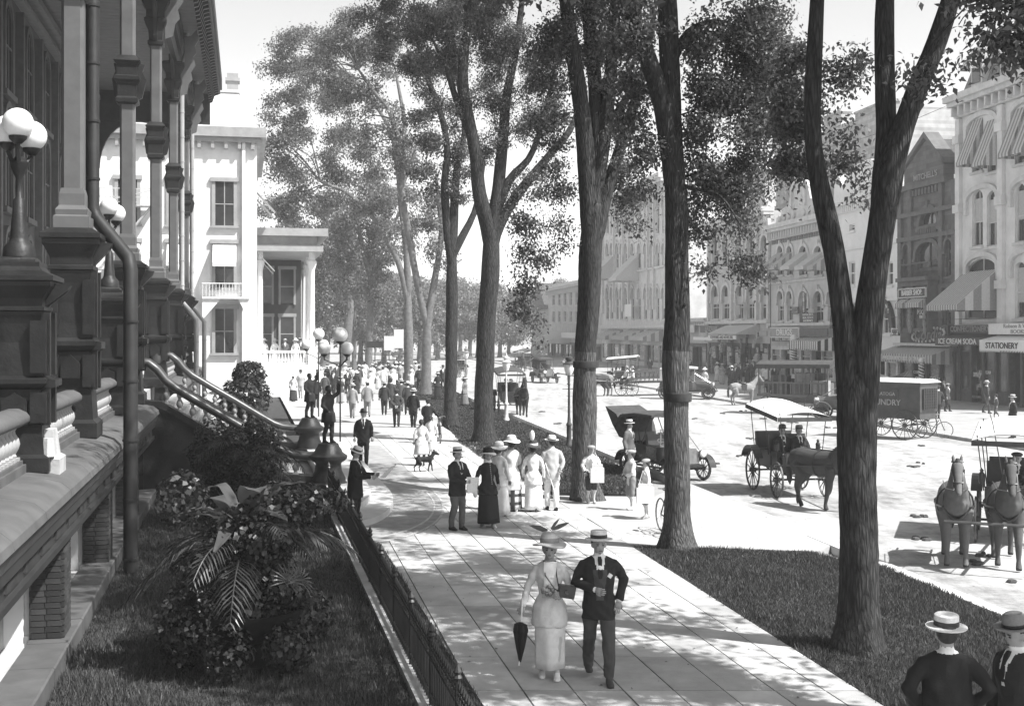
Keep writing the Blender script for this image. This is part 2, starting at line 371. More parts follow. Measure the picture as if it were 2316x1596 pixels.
def grass(name, pl, n, h, wd, ymin=0, ymax=1e9):
    P_ = np.array(pl); lo = P_.min(0); hi = P_.max(0); lo[1] = max(lo[1], ymin); hi[1] = min(hi[1], ymax)
    X = NR.uniform(lo[0], hi[0], n*3); Y = lo[1]+(hi[1]-lo[1])*NR.uniform(0,1,n*3)**1.25
    k = inpoly(X, Y, pl); X = X[k][:n]; Y = Y[k][:n]; m = len(X); X = X+NR.normal(0,.025,m); Y = Y+NR.normal(0,.025,m)
    a = NR.uniform(0, 2*PI, m); H = h*NR.uniform(.5,1.3,m)*(1+.35*np.sin(X*2.1+np.sin(Y*1.7)*2)); L = H*NR.uniform(.1,.8,m); b = NR.uniform(0,2*PI,m)
    wv = wd*NR.uniform(.7,1.4,m)*(.6+Y/24)
    V = np.zeros((m,3,3)); V[:,0] = np.c_[X-np.cos(a)*wv, Y-np.sin(a)*wv, np.full(m,-.01)]; V[:,1] = np.c_[X+np.cos(a)*wv, Y+np.sin(a)*wv, np.full(m,-.01)]
    V[:,2] = np.c_[X+np.cos(b)*L, Y+np.sin(b)*L, H]
    o = link(name, raw_mesh(name, V.reshape(-1,3), np.arange(m*3).reshape(-1,3), GRASS)); o['kind'] = 'stuff'; return o
grass('grass', lawnL, 120000, .075, .006, 10.5)
grass('grass', lawnA, 130000, .065, .006, 10.5)
grass('grass', stripL, 16000, .08, .006, 10.5)
grass('grass', lawnB, 60000, .06, .011)
grass('grass', lawnC, 20000, .08, .03)
# ------------------------------------------------------------------ the hotel with its tall veranda (local x = out towards the street, y = along the terrace)
hotel = thing('grand_hotel', 'long dark hotel with a tall columned veranda over a stone terrace', 'hotel')
hotel.matrix_world = HMAT
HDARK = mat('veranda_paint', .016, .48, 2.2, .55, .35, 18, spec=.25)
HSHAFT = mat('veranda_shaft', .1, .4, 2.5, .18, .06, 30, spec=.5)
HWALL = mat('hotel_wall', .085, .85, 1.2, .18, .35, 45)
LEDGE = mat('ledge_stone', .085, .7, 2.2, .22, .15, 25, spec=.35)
WH = MB
def hobj(b, name, m, parent=None, smooth=None, loc=None): return b.obj(name, m, parent or hotel, smooth, loc)
COLS = [22.2, 32.4, 42.6, 52.9, 63.2]
LAMPS = [16.9, 28.0, 37.9+16.6]
SE = 67.5
# rear wall, windows
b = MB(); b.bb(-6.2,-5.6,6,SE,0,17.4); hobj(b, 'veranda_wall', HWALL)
def arch(x0, x1, z0, zs, n=10, k=1.0):
    c = (x0+x1)/2; r = (x1-x0)/2
    return [(x0,z0),(x1,z0)]+[(c+r*math.cos(PI*i/n), zs+k*r*math.sin(PI*i/n)) for i in range(n+1)]
def archring(b, w, z0, zs, t, y0, y1, k=1.0, mi=None, n=12):
    """arched surround of width t (thickness y0..y1), centred on x = 0"""
    r = w/2
    inn = [(-r,z0),(-r,zs)]+[(r*math.cos(PI-PI*i/n), zs+k*r*math.sin(PI*i/n)) for i in range(1,n)]+[(r,zs),(r,z0)]
    out = [(-r-t,z0),(-r-t,zs)]+[((r+t)*math.cos(PI-PI*i/n), zs+(k*r+t)*math.sin(PI*i/n)) for i in range(1,n)]+[(r+t,zs),(r+t,z0)]
    for i in range(len(inn)-1):
        b.prismy([inn[i],inn[i+1],out[i+1],out[i]], y0, y1, mi)
TOYZ = Matrix(((0,1,0,0),(1,0,0,0),(0,0,1,0),(0,0,0,1)))
wmesh = {}
for (z0, z1) in ((4.6,7.7),(8.5,11.9),(12.4,15.4)):
    b = MB(Matrix.Rotation(PI/2,4,'Z')); b.prismy(arch(-.62,.62,0,z1-z0-.62), .02, -.06); mg = b.mesh('window', M['glass'])
    b = MB(Matrix.Rotation(PI/2,4,'Z')); archring(b, 1.24, 0, z1-z0-.62, .2, .02, -.14); b.bb(-.95,.95,-.22,.02,-.22,-.02); b.bb(-.03,.03,-.1,.0,0,z1-z0-.2); b.bb(-.6,.6,-.1,.0,(z1-z0)*.5,(z1-z0)*.5+.06)
    mf = b.mesh('window_frame', mat('hotel_trim', .09, .6, 3, .2))
    for i in range(7):
        o = link('window', mg, hotel, (-5.58, 35.6+i*4.1, z0)); link('window_frame', mf, o)
b = MB()
for i in range(7):
    b.bb(-5.6,-5.32,37.5+i*4.1,37.8+i*4.1,2.4,15.6)
hobj(b, 'pilasters', mat('hotel_trim', .09)).name = 'pilaster_row'
b = MB(); b.bb(-5.6,-5.25,10,SE,15.9,16.05); b.bb(-5.6,-5.1,10,SE,16.45,16.7); b.bb(-5.6,-5.4,10,SE,2.4,2.8); hobj(b, 'wall_moulding', mat('hotel_trim2', .16, .5, 3, .2))
# ceiling of narrow boards
b = MB(); y = 12.0
while y < SE: b.bb(-5.6,.55,y,y+.235,17.0+.004*(int(y*4)%2),17.12); y += .245
hobj(b, 'ceiling_boards', mat('ceiling_paint', .13, .6, 2, .12))['kind'] = 'stuff'
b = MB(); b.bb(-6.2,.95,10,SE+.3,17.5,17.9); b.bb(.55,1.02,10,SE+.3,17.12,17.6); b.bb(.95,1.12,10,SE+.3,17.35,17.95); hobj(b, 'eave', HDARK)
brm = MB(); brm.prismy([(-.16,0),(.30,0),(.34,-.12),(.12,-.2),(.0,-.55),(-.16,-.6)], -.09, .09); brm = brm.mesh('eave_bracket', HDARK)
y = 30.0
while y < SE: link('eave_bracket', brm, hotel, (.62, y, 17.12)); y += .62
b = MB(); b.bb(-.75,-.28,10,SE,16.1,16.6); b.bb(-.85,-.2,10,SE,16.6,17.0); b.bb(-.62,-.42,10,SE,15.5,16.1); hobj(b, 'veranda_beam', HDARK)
b = MB(); b.bb(-5.6,.5,SE-.35,SE,15.4,17.0); 
for (x0, sg) in ((-5.4,1),(-.9,-1)):
    pts = [(x0,15.4),(x0,12.9),(x0+sg*.25,12.9)]+[(x0+sg*(.25+1.9*(1-math.cos(PI/2*i/8))), 12.9+2.5*math.sin(PI/2*i/8)) for i in range(1,9)]
    b.prismy(pts, SE-.3, SE-.05)
hobj(b, 'gable_beam', HDARK)
# columns
def ped(b, z=0.0):
    b.sqst([(.44,2.47),(.44,2.72),(.37,2.78),(.34,3.25),(.34,3.3)])
    b.sqst([(.32,3.3),(.32,3.95),(.37,4.0),(.40,4.06),(.40,4.14),(.34,4.2),(.31,4.45),(.285,4.8),(.31,5.15),(.335,5.3),(.335,5.36),(.37,5.38),(.37,5.44),(.34,5.46),(.35,5.6),(.42,5.75),(.46,5.82),(.46,5.9),(.50,5.92),(.50,6.0),(.34,6.1)])
def facing(b):      # pierced side panels
    for sx in (-1,1):
        for zz, hh in ((3.35,.55),(4.25,.95)):
            b.bb(sx*.3-.1,sx*.3+.1,-.41,-.33,zz,zz+hh); b.bb(sx*.3-.1,sx*.3+.1,.33,.41,zz,zz+hh)
        b.bb(.33,.43,sx*.24-.06,sx*.24+.06,3.3,3.98); b.bb(.32,.43,sx*.24-.06,sx*.24+.06,4.2,5.35)
    b.prismy([(.3,5.4),(.62,5.75),(.66,5.85),(.3,5.9)], -.1, .1); b.prismy([(.3,3.9),(.5,4.0),(.5,4.12),(.3,4.15)], -.3, .3)
    b.prismy([(-.16,3.5),(.16,3.5),(.16,3.75),(0,3.9),(-.16,3.75)], -.4, -.3)
bp = MB(); ped(bp); facing(bp); mped = bp.mesh('pedestal', HDARK)
bp = MB(); bp.sqst([(.30,6.1),(.30,6.3),(.26,6.33),(.27,6.42),(.21,6.5),(.21,6.7),(.185,6.8)])
n8 = []
for z in np.linspace(6.8,15.9,3): n8.append([(.185*cx*(1 if ax else .72), .185*cy_*(1 if not ax else .72), z) for cx, cy_, ax in ((1,-1,1),(1,1,1),(1,1,0),(-1,1,0),(-1,1,1),(-1,-1,1),(-1,-1,0),(1,-1,0))])
bp.loft(n8); msh = bp.mesh('shaft', HSHAFT)
bp = MB(); bp.sqst([(.2,10.1),(.27,10.15),(.27,10.25),(.23,10.3),(.24,10.6),(.31,10.72),(.31,10.8),(.25,10.84),(.25,11.1),(.33,11.2),(.2,11.35)])
bp.prismy([(.2,10.2),(.36,10.3),(.46,10.75),(.36,10.95),(.42,11.15),(.2,11.2)], -.06, .06); bp.prismy([(-.2,10.2),(-.32,10.3),(-.38,10.75),(-.3,10.95),(-.34,11.15),(-.2,11.2)], -.06, .06); mring = bp.mesh('column_band', HDARK)
bp = MB(); bp.sqst([(.2,13.9),(.26,13.95),(.26,14.05),(.22,14.1),(.23,14.4),(.36,14.7),(.36,14.8),(.3,14.85),(.3,15.1),(.46,15.4),(.46,15.52),(.3,15.6)])
for sg in (-1,1):      # scrolled brackets along the beam
    pts = [(sg*.2,14.0),(sg*.42,14.2),(sg*.5,14.8),(sg*.95,15.3),(sg*1.3,15.5),(sg*.2,15.5)]
    M0 = bp.M; bp.M = M0 @ Matrix.Rotation(PI/2,4,'Z'); bp.prismy(pts, -.06, .06); bp.M = M0
mcap = bp.mesh('capital', HDARK)
bp = MB()
lf = [(.3,14.2),(.55,14.3),(.62,14.7),(.78,14.9),(.72,15.2),(.9,15.5),(.8,15.9),(.55,15.6),(.3,15.6)]
bp.prismy(lf, -.04, .04); bp.prismy([(p[0]+.15,p[1]+1.1) for p in lf], -.05, .05); mlf = bp.mesh('leaf_bracket', HSHAFT)
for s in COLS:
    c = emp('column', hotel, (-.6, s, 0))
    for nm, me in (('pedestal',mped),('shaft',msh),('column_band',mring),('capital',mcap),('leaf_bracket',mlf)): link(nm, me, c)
# lamp pedestals
bp = MB(); M0 = bp.M; bp.M = Matrix.Scale(.725, 4, (0,0,1)) @ Matrix.Translation((0,0,.937)); ped(bp); facing(bp); bp.sqst([(.34,6.1),(.3,6.18),(.3,6.26)]); mlp = bp.mesh('pedestal', HDARK)
for s in LAMPS: link('lamp_pedestal', mlp, hotel, (-.6, s, 0))
# terrace
b = MB(); b.bb(-6.2,-.75,6,32.5,0,2.4); b.bb(-6.2,-.75,42.5,SE,0,2.4); b.bb(-6.2,-.75,32.5,42.5,0,2.4); hobj(b, 'terrace_floor', M['stone'])
def ledge(y0, y1):
    prof = [(-.85,2.0),(.10,2.0),(.15,2.14),(.19,2.2),(.17,2.29),(.05,2.39),(-.15,2.44),(-.4,2.47),(-.85,2.47)]
    b = MB(); b.loft([[(p[0],y0,p[1]) for p in prof],[(p[0],y1,p[1]) for p in prof]][::-1]); return b
y = 8.0
while y < 32.3:
    hobj(ledge(y, min(y+1.99,32.3)), 'ledge_stone', LEDGE, smooth=35); y += 2.0
y = 44.0
while y < SE: hobj(ledge(y, y+3.99), 'ledge_stone', LEDGE, smooth=35); y += 4.0
b = MB()
for y0, y1 in ((8,32.3),(43.9,SE)): b.bb(-.8,.08,y0,y1,1.86,2.0); b.bb(-.8,.0,y0,y1,1.62,1.86); b.bb(-.1,.07,y0,y1,1.55,1.63)
hobj(b, 'terrace_moulding', mat('terrace_trim', .035, .4, 2, .25, spec=.5))
b = MB()
y = 8.5
for y in np.arange(9.2,32,1.1): b.bb(.0,.03,y,y+.75,1.69,1.8)
hobj(b, 'frieze_panels', M['darkpaint'])
b = MB(); b.bb(-2.2,-1.9,6,32.3,0,1.62); b.bb(-.8,.0,44,SE,.2,1.62); hobj(b, 'basement_wall', mat('basement_wall', .05, .8, 2, .3))
b = MB(); b.bb(-1.9,-.1,6,32.3,-.05,.16); hobj(b, 'area_floor', M['stone'])
# foot stones, brick piers with splayed white returns
y = 8.0; k = 0
while y < 32.2:
    L = R.uniform(1.0,1.35); b = MB(); z = .27+R.uniform(-.012,.012); y1 = min(y+L-.012,32.3); e = .02
    x0, x1 = -.42, .1+R.uniform(-.01,.01)
    b.loft([[(x0,y,-.1),(x1,y,-.1),(x1,y,z-e),(x1-e,y,z),(x0,y,z)],[(x0,y1,-.1),(x1,y1,-.1),(x1,y1,z-e),(x1-e,y1,z),(x0,y1,z)]][::-1]); hobj(b, 'foot_stone', LEDGE); y += L
JB = mat('pier_core', .16, .95, 5, .3)
bricks = [mat('pier_brick_a', .04, .85, 8, .35, .4, 60, island=.35)]
bmh = {}
def brick(nm, lx, ly):
    if (lx,ly) not in bmh:
        b = MB(); b.bb(-lx/2,lx/2,-ly/2,ly/2,0,.068); bmh[(lx,ly)] = b.mesh('brick', bricks[0])
    return bmh[(lx,ly)]
for s in (11.4, 16.9, 22.3, 27.9):
    b = MB(); b.bb(-.43,-.03,s-.29,s+.29,.27,1.62); pr = hobj(b, 'brick_pier', JB)
    for r in range(17):
        z = .275+r*.079; o_ = r % 2
        for j in range(3):
            yy = s-.2+j*.2 if o_ else s-.1+(j-.5)*.2
            if s > 20 and j == 2 and False: continue
            link('brick', brick('brick', .05, .19), pr, (-.01, min(max(yy,s-.2),s+.2), z))
        for j in range(2):
            link('brick', brick('brick', .19, .05), pr, (-.33+j*.2+(.0 if o_ else .02), s-.3, z))
    b = MB(); b.bb(-1.9,-.44,s-.22,s-.1,.16,1.62); b.bb(-.75,-.5,s-.26,s-.22,.16,1.62); b.bb(-1.9,-1.7,s-.27,s-.22,.16,1.62); b.bb(-1.9,-.44,s-.25,s-.22,.16,.3); hobj(b, 'white_return', M['white'])
    b = MB(); b.bb(-1.92,-1.86,s+1.0,s+2.6,.5,1.5); wq = hobj(b, 'basement_window', M['glass']); b = MB(); b.bb(-1.9,-1.8,s+.85,s+1.0,.4,1.55); b.bb(-1.9,-1.8,s+2.6,s+2.75,.4,1.55); b.bb(-1.9,-1.76,s+.85,s+2.75,.33,.42); b.bb(-1.9,-1.82,s+1.77,s+1.83,.5,1.5); hobj(b, 'window_frame', M['white'], wq)
# balustrades between the pedestals
bal = MB(); bal.sqst([(.085,0),(.085,.07)]); bal.lathe([(.05,.07),(.06,.09),(.045,.12),(.085,.19),(.1,.25),(.085,.32),(.045,.38),(.04,.42),(.06,.45),(.045,.47)], 10); bal.sqst([(.08,.47),(.08,.54)]); mbal = bal.mesh('baluster', M['greypaint'], 50)
SUPS = sorted(COLS+LAMPS+[11.4, 44.0, 58.2])
def rail(y0, y1):
    prof = [(-.17,3.1),(.17,3.1),(.2,3.14),(.2,3.2),(.16,3.25),(.06,3.3),(-.06,3.3),(-.16,3.25),(-.2,3.2),(-.2,3.14)]
    q = emp('balustrade', hotel, (-.6,0,0))
    b = MB(); b.loft([[(p[0],y0,p[1]) for p in prof],[(p[0],y1,p[1]) for p in prof]][::-1]); b.obj('cap_rail', LEDGE, q, 40)
    b = MB(); b.bb(-.16,.16,y0,y1,2.47,2.58); b.bb(-.12,.12,y0,y1,2.58,2.63); b.obj('base_rail', LEDGE, q)
    n = max(3, int((y1-y0)/.24)); 
    for i in range(n): link('baluster', mbal, q, (0, y0+(i+.5)*(y1-y0)/n, 2.6))
for a, c in ((8.5,11.0),(11.8,16.5),(17.3,21.75),(22.65,27.6),(28.4,32.0),(43.0,52.4),(53.3,62.8)): rail(a, c)
b = MB(); b.sqst([(.3,2.3),(.3,2.62),(.24,2.66),(.2,3.0)], c=(0,0,0)); 
for px in (-.14,.14): b.tube([(.16,-.16+px*.0+px,2.66),(.16,-.16+px,2.9)],[.09,.07],8)
mbase = b.mesh('column_foot', M['stone'])
for s in (16.9,): link('pedestal_foot', mbase, hotel, (-.35, s, 0))
# rainwater pipes
def pipe(pts, r=.125, m=None):
    b = MB(); b.tube(pts, r, 12)
    for i in range(len(pts)-1):
        p, q = Vector(pts[i]), Vector(pts[i+1]); d = q-p
        if d.length > 2:
            for k in np.arange(.9, d.length, 1.05): b.tube([p+d*(k/d.length), p+d*((k+.04)/d.length)], r*1.13, 12)
    hobj(b, 'rainwater_pipe', m or mat('lead_pipe', .022, .55, 3, .35, .1, 20, spec=.25), smooth=50)
pipe([(-.38,23.0,16.4),(-.38,23.0,6.55),(-.3,22.95,6.35),(.32,22.3,5.6),(.36,22.2,5.4),(.36,22.2,.05)])
pipe([(-.1,53.6,17),(-.1,53.6,16.2),(-.3,53.6,15.6),(-.3,53.6,5.6),(.1,53.6,5.1),(.3,53.6,4.8),(.3,53.6,.2)], .11, M['greypaint'])
pipe([(-.1,64,17),(-.1,64,16.2),(-.3,64,15.6),(-.3,64,5.6),(.3,64,4.8),(.3,64,.2)], .11, M['greypaint'])
# stairs with cheek walls and curved handrails
S0, S1 = 32.55, 42.4
for i in range(11):
    b = MB(); z = 2.4-(i+1)*.175; b.bb(-.75+.0, .05+i*.32+.32 if i else .37, S0+.3, S1-.3, z-.175, z) if False else b.bb(.0+i*.32, .33+i*.32, S0+.3, S1-.3, 0 if i > 8 else z-.4, z); hobj(b, 'stair_step', M['stone'])
for s in (S0, S1):
    b = MB(); b.prismy([(-.6,0),(4.1,0),(4.1,.35),(3.4,.42),(.25,2.35),(-.6,2.47)], s-.22, s+.22)
    b.prismy([(-.7,2.47),(-.7,2.58),(.25,2.5),(3.42,.56),(4.15,.48),(4.15,.36),(3.4,.4),(.2,2.34)], s-.3, s+.3)
    b.prismy([(.2,.1),(3.4,.1),(3.3,.22),(.4,.22)], s-.27, s-.22); b.bb(-.4,-.2,s-.26,s-.22,.05,2.2)
    ck = hobj(b, 'stair_cheek', HDARK)
    path = [(-.6,3.42),(-.35,3.52),(-.1,3.5),(.12,3.32),(.32,3.05),(.6,2.82),(1.2,2.44),(2.0,1.96),(2.8,1.46),(3.3,1.16),(3.6,1.05),(4.0,1.0),(4.4,1.0)]
    b = MB(); b.tube([(p[0],s,p[1]) for p in path], [.16]*len(path), 10, flat=.75); b.lathe([(.1,-.26),(.2,-.25),(.24,-.1),(.2,.08),(.1,.1)], 12, c=(-.55,s,3.5)); hobj(b, 'handrail', M['darkpaint'], smooth=50)
    for k in range(11):
        t = .35+k*.33; i = np.interp(t, [p[0] for p in path], [p[1] for p in path]); z0 = np.interp(t, [-.7,.25,3.42,4.15],[2.58,2.5,.56,.48])
        o = link('baluster', mbal, ck, (t, s, z0-.03)); o.scale = (.9,.9,max(.4,(i-z0-.06)/.54))
b = MB(); prof = []
def ellip(rs, rt, n=28, s0=32.0, t0=4.4, send=46): 
    return [(send-.0, t0)]+[(send, t0+rt)]+[(s0-rs*math.sin(PI/2*i/n), t0+rt*math.cos(PI/2*i/n)) for i in range(n+1)]
for rs, rt, z in ((5.6,1.65,.15),(4.2,1.1,.30)):
    b = MB(); b.prism([(p[1],p[0]) for p in ellip(rs,rt)], -.05, z); hobj(b, 'curved_step', CEM if False else mat('step_stone', .5, .8, 2, .12, .15, 30))
b = MB()
e1 = ellip(7.6,2.9)[2:]; e2 = ellip(7.35,2.75)[2:]
hobj(MB().prism([(p[1],p[0]) for p in ellip(7.6,2.9)], -.02, .010), 'curved_paving', mat('curved_paving', .27, .9, 3, .25, .3, 30))
for sc_ in (1.0, .93):
    b = MB(); E = [(4.4+(p[1]-4.4)*sc_, 32+(p[0]-32)*sc_) for p in e1]; F = [(4.4+(p[0]-4.4)*.985, 32+(p[1]-32)*.985) for p in E]
    for i in range(len(E)-1): b.prism([E[i],E[i+1],F[i+1],F[i]], .0, .016)
    hobj(b, 'paving_border', M['stone'])
# newel pedestals and torch-bearing statues
npd = [(.62,0),(.62,.18),(.5,.22),(.5,.3),(.46,.34),(.46,.42),(.36,.62),(.34,.8),(.36,.84),(.46,.9),(.5,.96),(.5,1.02),(.38,1.1),(.34,1.2),(.3,1.24),(.26,1.34),(.2,1.36)]
b = MB(); b.lathe(npd, 20); mnp = b.mesh('newel', HDARK, 35)
for s in (S0, S1): link('newel_pedestal', mnp, hotel, (4.5, s-.15, 0))
# cast-iron fence
fence = thing('iron_fence', 'low black iron fence with spear pickets between lawn and promenade', 'fence'); fence.matrix_world = HMAT
b = MB(); b.bb(4.26,4.54,5,30.9,-.05,.09); b.obj('fence_kerb', M['stone'], fence)
b = MB()
for z in (.2,.62): b.bb(4.38,4.42,5,30.9,z,z+.035)
b.obj('fence_rail', M['iron'], fence)
b = MB(); b.tube([(0,0,.09),(0,0,.72)],.011,6); b.lathe([(.011,.72),(.024,.74),(.024,.76),(.012,.77),(.026,.8),(.0,.9)],6); mpk = b.mesh('picket', M['iron'])
b = MB(); b.tube([(0,0,.05),(0,0,.85)],.026,8); b.lathe([(.026,.85),(.05,.88),(.03,.91),(.045,.94),(.0,1.03)],8); mps = b.mesh('fence_post', M['iron'])
y = 8.0; k = 0
while y < 30.9:
    link('fence_post' if k % 14 == 0 else 'picket', mps if k % 14 == 0 else mpk, fence, (4.40, y, 0)); y += .125; k += 1
# globe lamps on the terrace
def globe_lamp(root, z0, poleh, gr, spread, taper=.14, nm='lamp_pole'):
    b = MB(); b.sqst([(.24,z0),(.24,z0+.12),(.2,z0+.16)]); b.lathe([(.22,z0+.16),(.2,z0+.3),(.14,z0+.36),(taper,z0+.42),(taper*.62,z0+poleh*.62),(taper*.4,z0+poleh*.64),(taper*.35,z0+poleh*.8),(taper*.9,z0+poleh*.9),(taper*1.0,z0+poleh*.95),(taper*.4,z0+poleh)], 10)
    for k in range(3):
        a = k*2*PI/3+.6; d = Vector((math.cos(a),math.sin(a),0))
        b.tube([Vector((0,0,z0+poleh*.95)), d*spread*.6+Vector((0,0,z0+poleh*.95)), d*spread+Vector((0,0,z0+poleh*1.02+.06*k))], .03, 6); b.lathe([(.05,0),(gr*.55,.06),(gr*.6,.1)], 10, c=(d.x*spread,d.y*spread,z0+poleh*1.02+.06*k))
    b.obj(nm, HDARK, root, 50)
    for k in range(3):
        a = k*2*PI/3+.6; b = MB(); b.ell((math.cos(a)*spread, math.sin(a)*spread, z0+poleh*1.02+.06*k+.09+gr*.9), (gr,gr,gr), 20, 14); b.obj('lamp_globe', M['globe'], root, 180)
for s, lb in zip(LAMPS, ('tall three globe lamp on nearest dark terrace pedestal','three globe lamp on second terrace pedestal beyond rainwater pipe','distant three globe lamp among the veranda columns')):
    v = Hp(s, -.6, 0); r = thing('globe_lamp', lb, 'lamp', v, math.atan2(-HR_.x*0+HU.x*-1, HU.y), 'globe lamps along the hotel terrace'); globe_lamp(r, 5.13, 1.5, .2, .17, .12)
# far wing
wing = thing('hotel_wing', 'pale sunlit hotel wing with mansard roof closing the veranda', 'hotel wing'); wing.matrix_world = HMAT
WW = mat('wing_wall', .7, .8, 1.5, .1, .15, 30)
b = MB(); b.bb(-16,2.9,77,96,0,16.2); b.bb(2.9,3.05,77.2,77.9,.2,16); b.obj('wall', WW, wing)
b = MB(); b.bb(-16.2,3.6,76.4,96.5,16.2,16.8); b.bb(-16.1,3.3,76.6,96,15.9,16.2); b.obj('cornice', mat('wing_trim', .3, .6, 2, .15), wing)
for k in range(24): MB().bb(-.1,.1,-.35,.0,-.4,0).obj('cornice_bracket', mat('wing_trim', .3), wing, loc=(-15.6+k*.8, 76.95, 15.9))
b = MB(); b.loft([[(-15.8,76.8,16.8),(3.1,76.8,16.8),(3.1,96,16.8),(-15.8,96,16.8)],[(-15,78.2,19.2),(1.9,78.2,19.2),(1.9,95,19.2),(-15,95,19.2)]]); b.bb(-15.1,2.0,78.1,95,19.2,19.4); b.obj('mansard_roof', mat('wing_slate', .5, .7, 3, .1, .1, 30), wing)
b = MB(); b.bb(1.2,1.9,80,81,18.8,20.8); b.bb(1.1,2.0,79.9,81.1,20.3,20.5); b.obj('chimney', mat('wing_trim', .3), wing)
wg = MB(); wg.bb(-.55,.55,-.02,.03,0,2.7); wg = wg.mesh('window', M['glass'])
wf = MB(); wf.bb(-.75,-.55,-.1,.02,0,2.75); wf.bb(.55,.75,-.1,.02,0,2.75); wf.bb(-.85,.85,-.18,.02,2.7,2.95); wf.bb(-.85,.85,-.2,.02,-.15,0); wf.bb(-.55,.55,-.06,.0,1.3,1.36); wf.bb(-.03,.03,-.06,.0,0,2.7); wf = wf.mesh('window_frame', mat('wing_trim', .3))
wa = MB(); wa.add([(-.7,-.05,2.7),(.7,-.05,2.7),(.7,-1.1,1.5),(-.7,-1.1,1.5),(-.7,-1.1,1.25),(.7,-1.1,1.25)],[(0,3,2,1),(3,4,5,2)]); wa.add([(-.7,-.05,2.7),(-.7,-1.1,1.5),(-.7,-.05,1.5)],[(0,1,2)]); wa.add([(.7,-.05,2.7),(.7,-1.1,1.5),(.7,-.05,1.5)],[(0,2,1)]); wa = wa.mesh('awning', M['canvas'])
for zi, z in enumerate((3.0, 7.0, 10.8)):
    for ti, t in enumerate((1.1,-1.6,-4.6,-7.6)):
        o = link('window', wg, wing, (t,77,z)); link('window_frame', wf, o)
        if zi == 1: link('awning', wa, o)
        b = MB()
b = MB(); b.bb(-.2,2.6,76.0,77,6.3,6.42); b.prismy([(-.2,5.0),(-.2,6.3),(.9,6.3)],76.1,76.3); b.prismy([(2.6,5.0),(2.6,6.3),(1.9,6.3)],76.1,76.3)
for k in range(15): b.bb(-.18+k*.195,-.15+k*.195,76.02,76.05,6.42,7.2)
b.bb(-.2,2.6,76,76.06,7.2,7.26); b.obj('balcony', M['white'], wing)
for k, t in enumerate((-5.2,-1.6)):
    b = MB(); b.lathe([(.0,0),(.6,0),(.62,.1),(.5,.12)],14,c=(0,0,0)); 
    b = MB(); b.prismy(arch(-.9,.9,0,.9), -.3, .6); dm = b.obj('dormer', M['white'], wing, loc=(t,77.4,16.8)); b = MB(); b.prismy(arch(-.5,.5,.2,.8), -.34, -.28); b.obj('dormer_window', M['glass'], dm)
fe = MB()
for i, z in enumerate((4.2,8.0,11.8)):
    fe.bb(-6.4,-3.0,75.9,76.9,z,z+.06); 
    for zz in (.5,1.0): fe.bb(-6.4,-3.0,75.88,75.93,z+zz,z+zz+.05)
    for k in range(12): fe.bb(-6.4+k*.3,-6.37+k*.3,75.88,75.92,z,z+1)
    if i < 2: fe.tube([(-6.2,76.2,z),(-3.2,76.2,z+3.8)],.06,5); fe.tube([(-6.2,76.6,z),(-3.2,76.6,z+3.8)],.06,5)
    fe.tube([(-6.4,75.9,z+.05),(-3,75.9,z+1.0)],.025,4)
fe.obj('fire_escape', mat('wing_trim2', .45, .6, 3, .15), wing)
b = MB()
for z in (7.0,10.8):
    for y in (79.5,83.5): b.add([(2.92,y,z+2.6),(2.92,y+1.5,z+2.6),(4.2,y+1.5,z+1.2),(4.2,y,z+1.2)],[(0,1,2,3)]); b.bb(2.9,2.96,y,y+1.5,z,z+2.6)
b.obj('side_awning', M['canvas'], wing)
b = MB(); b.bb(-.05,.15,76.8,77,0,16); b.obj('rainwater_pipe', WW, wing, loc=(2.2,-.05,0))
# far porch
porch = thing('far_porch', 'deep shaded porch with white columns and railing beyond pale wing', 'porch'); porch.matrix_world = HMAT
b = MB(); b.bb(2.95,7.2,82,110,0,2.1); b.obj('porch_base', WW, porch)
b = MB(); b.bb(2.95,7.0,82.0,110,10.0,10.6); b.bb(2.9,7.7,81.4,110,10.6,11.1); b.bb(2.95,7.4,81.7,110,9.6,10.0); b.obj('porch_roof', mat('wing_trim', .3), porch)
b = MB(); b.bb(2.2,3.0,89,110,0,12); b.bb(2.2,6.4,92,94,0,10); b.obj('porch_shade_wall', mat('porch_shade_wall', .07, .8, 1, .3), porch)  # the porch's deep shade is put into this wall's dark colour
b = MB(); b.lathe([(.28,2.1),(.28,2.4),(.2,2.5),(.18,8.4),(.3,8.8),(.3,9.0),(.2,9.1),(.2,9.6)],12); mpc = b.mesh('porch_column', WW, 40)
for y in (82.6,88,94,100): link('porch_column', mpc, porch, (6.7,y,0))
link('porch_column', mpc, porch, (3.3,82.6,0))
b = MB(); b.bb(3.2,6.7,82.4,82.6,2.9,3.05); b.bb(3.2,6.7,82.4,82.6,2.1,2.25); 
for k in range(17): b.lathe([(.05,2.25),(.08,2.4),(.04,2.7),(.06,2.9)],6,c=(3.35+k*.2,82.5,0))
b.bb(6.45,7.0,82.2,82.9,2.1,3.15); b.obj('porch_railing', WW, porch)
b = MB(); 
for y in (90.5,94,97.5): b.bb(3.0,3.06,y,y+1.2,4,7.5)
b.obj('porch_window', M['glass'], porch)
for t in (3.3,4.9):
    for z in (2.9,6.4):
        b = MB(); b.bb(t,t+.95,91.94,91.98,z,z+2.5); o = b.obj('porch_window', M['glass'], porch); b = MB(); b.bb(t-.15,t,91.88,91.98,z-.1,z+2.7); b.bb(t+.95,t+1.1,91.88,91.98,z-.1,z+2.7); b.bb(t-.2,t+1.15,91.85,91.98,z+2.5,z+2.75); b.bb(t,t+.95,91.9,91.94,z+1.2,z+1.27); b.obj('window_frame', mat('wing_trim', .3), o)
b = MB(); b.bb(3.1,6.4,82.1,82.3,8.6,9.6); b.obj('porch_valance', mat('wing_trim', .3), porch) if False else None
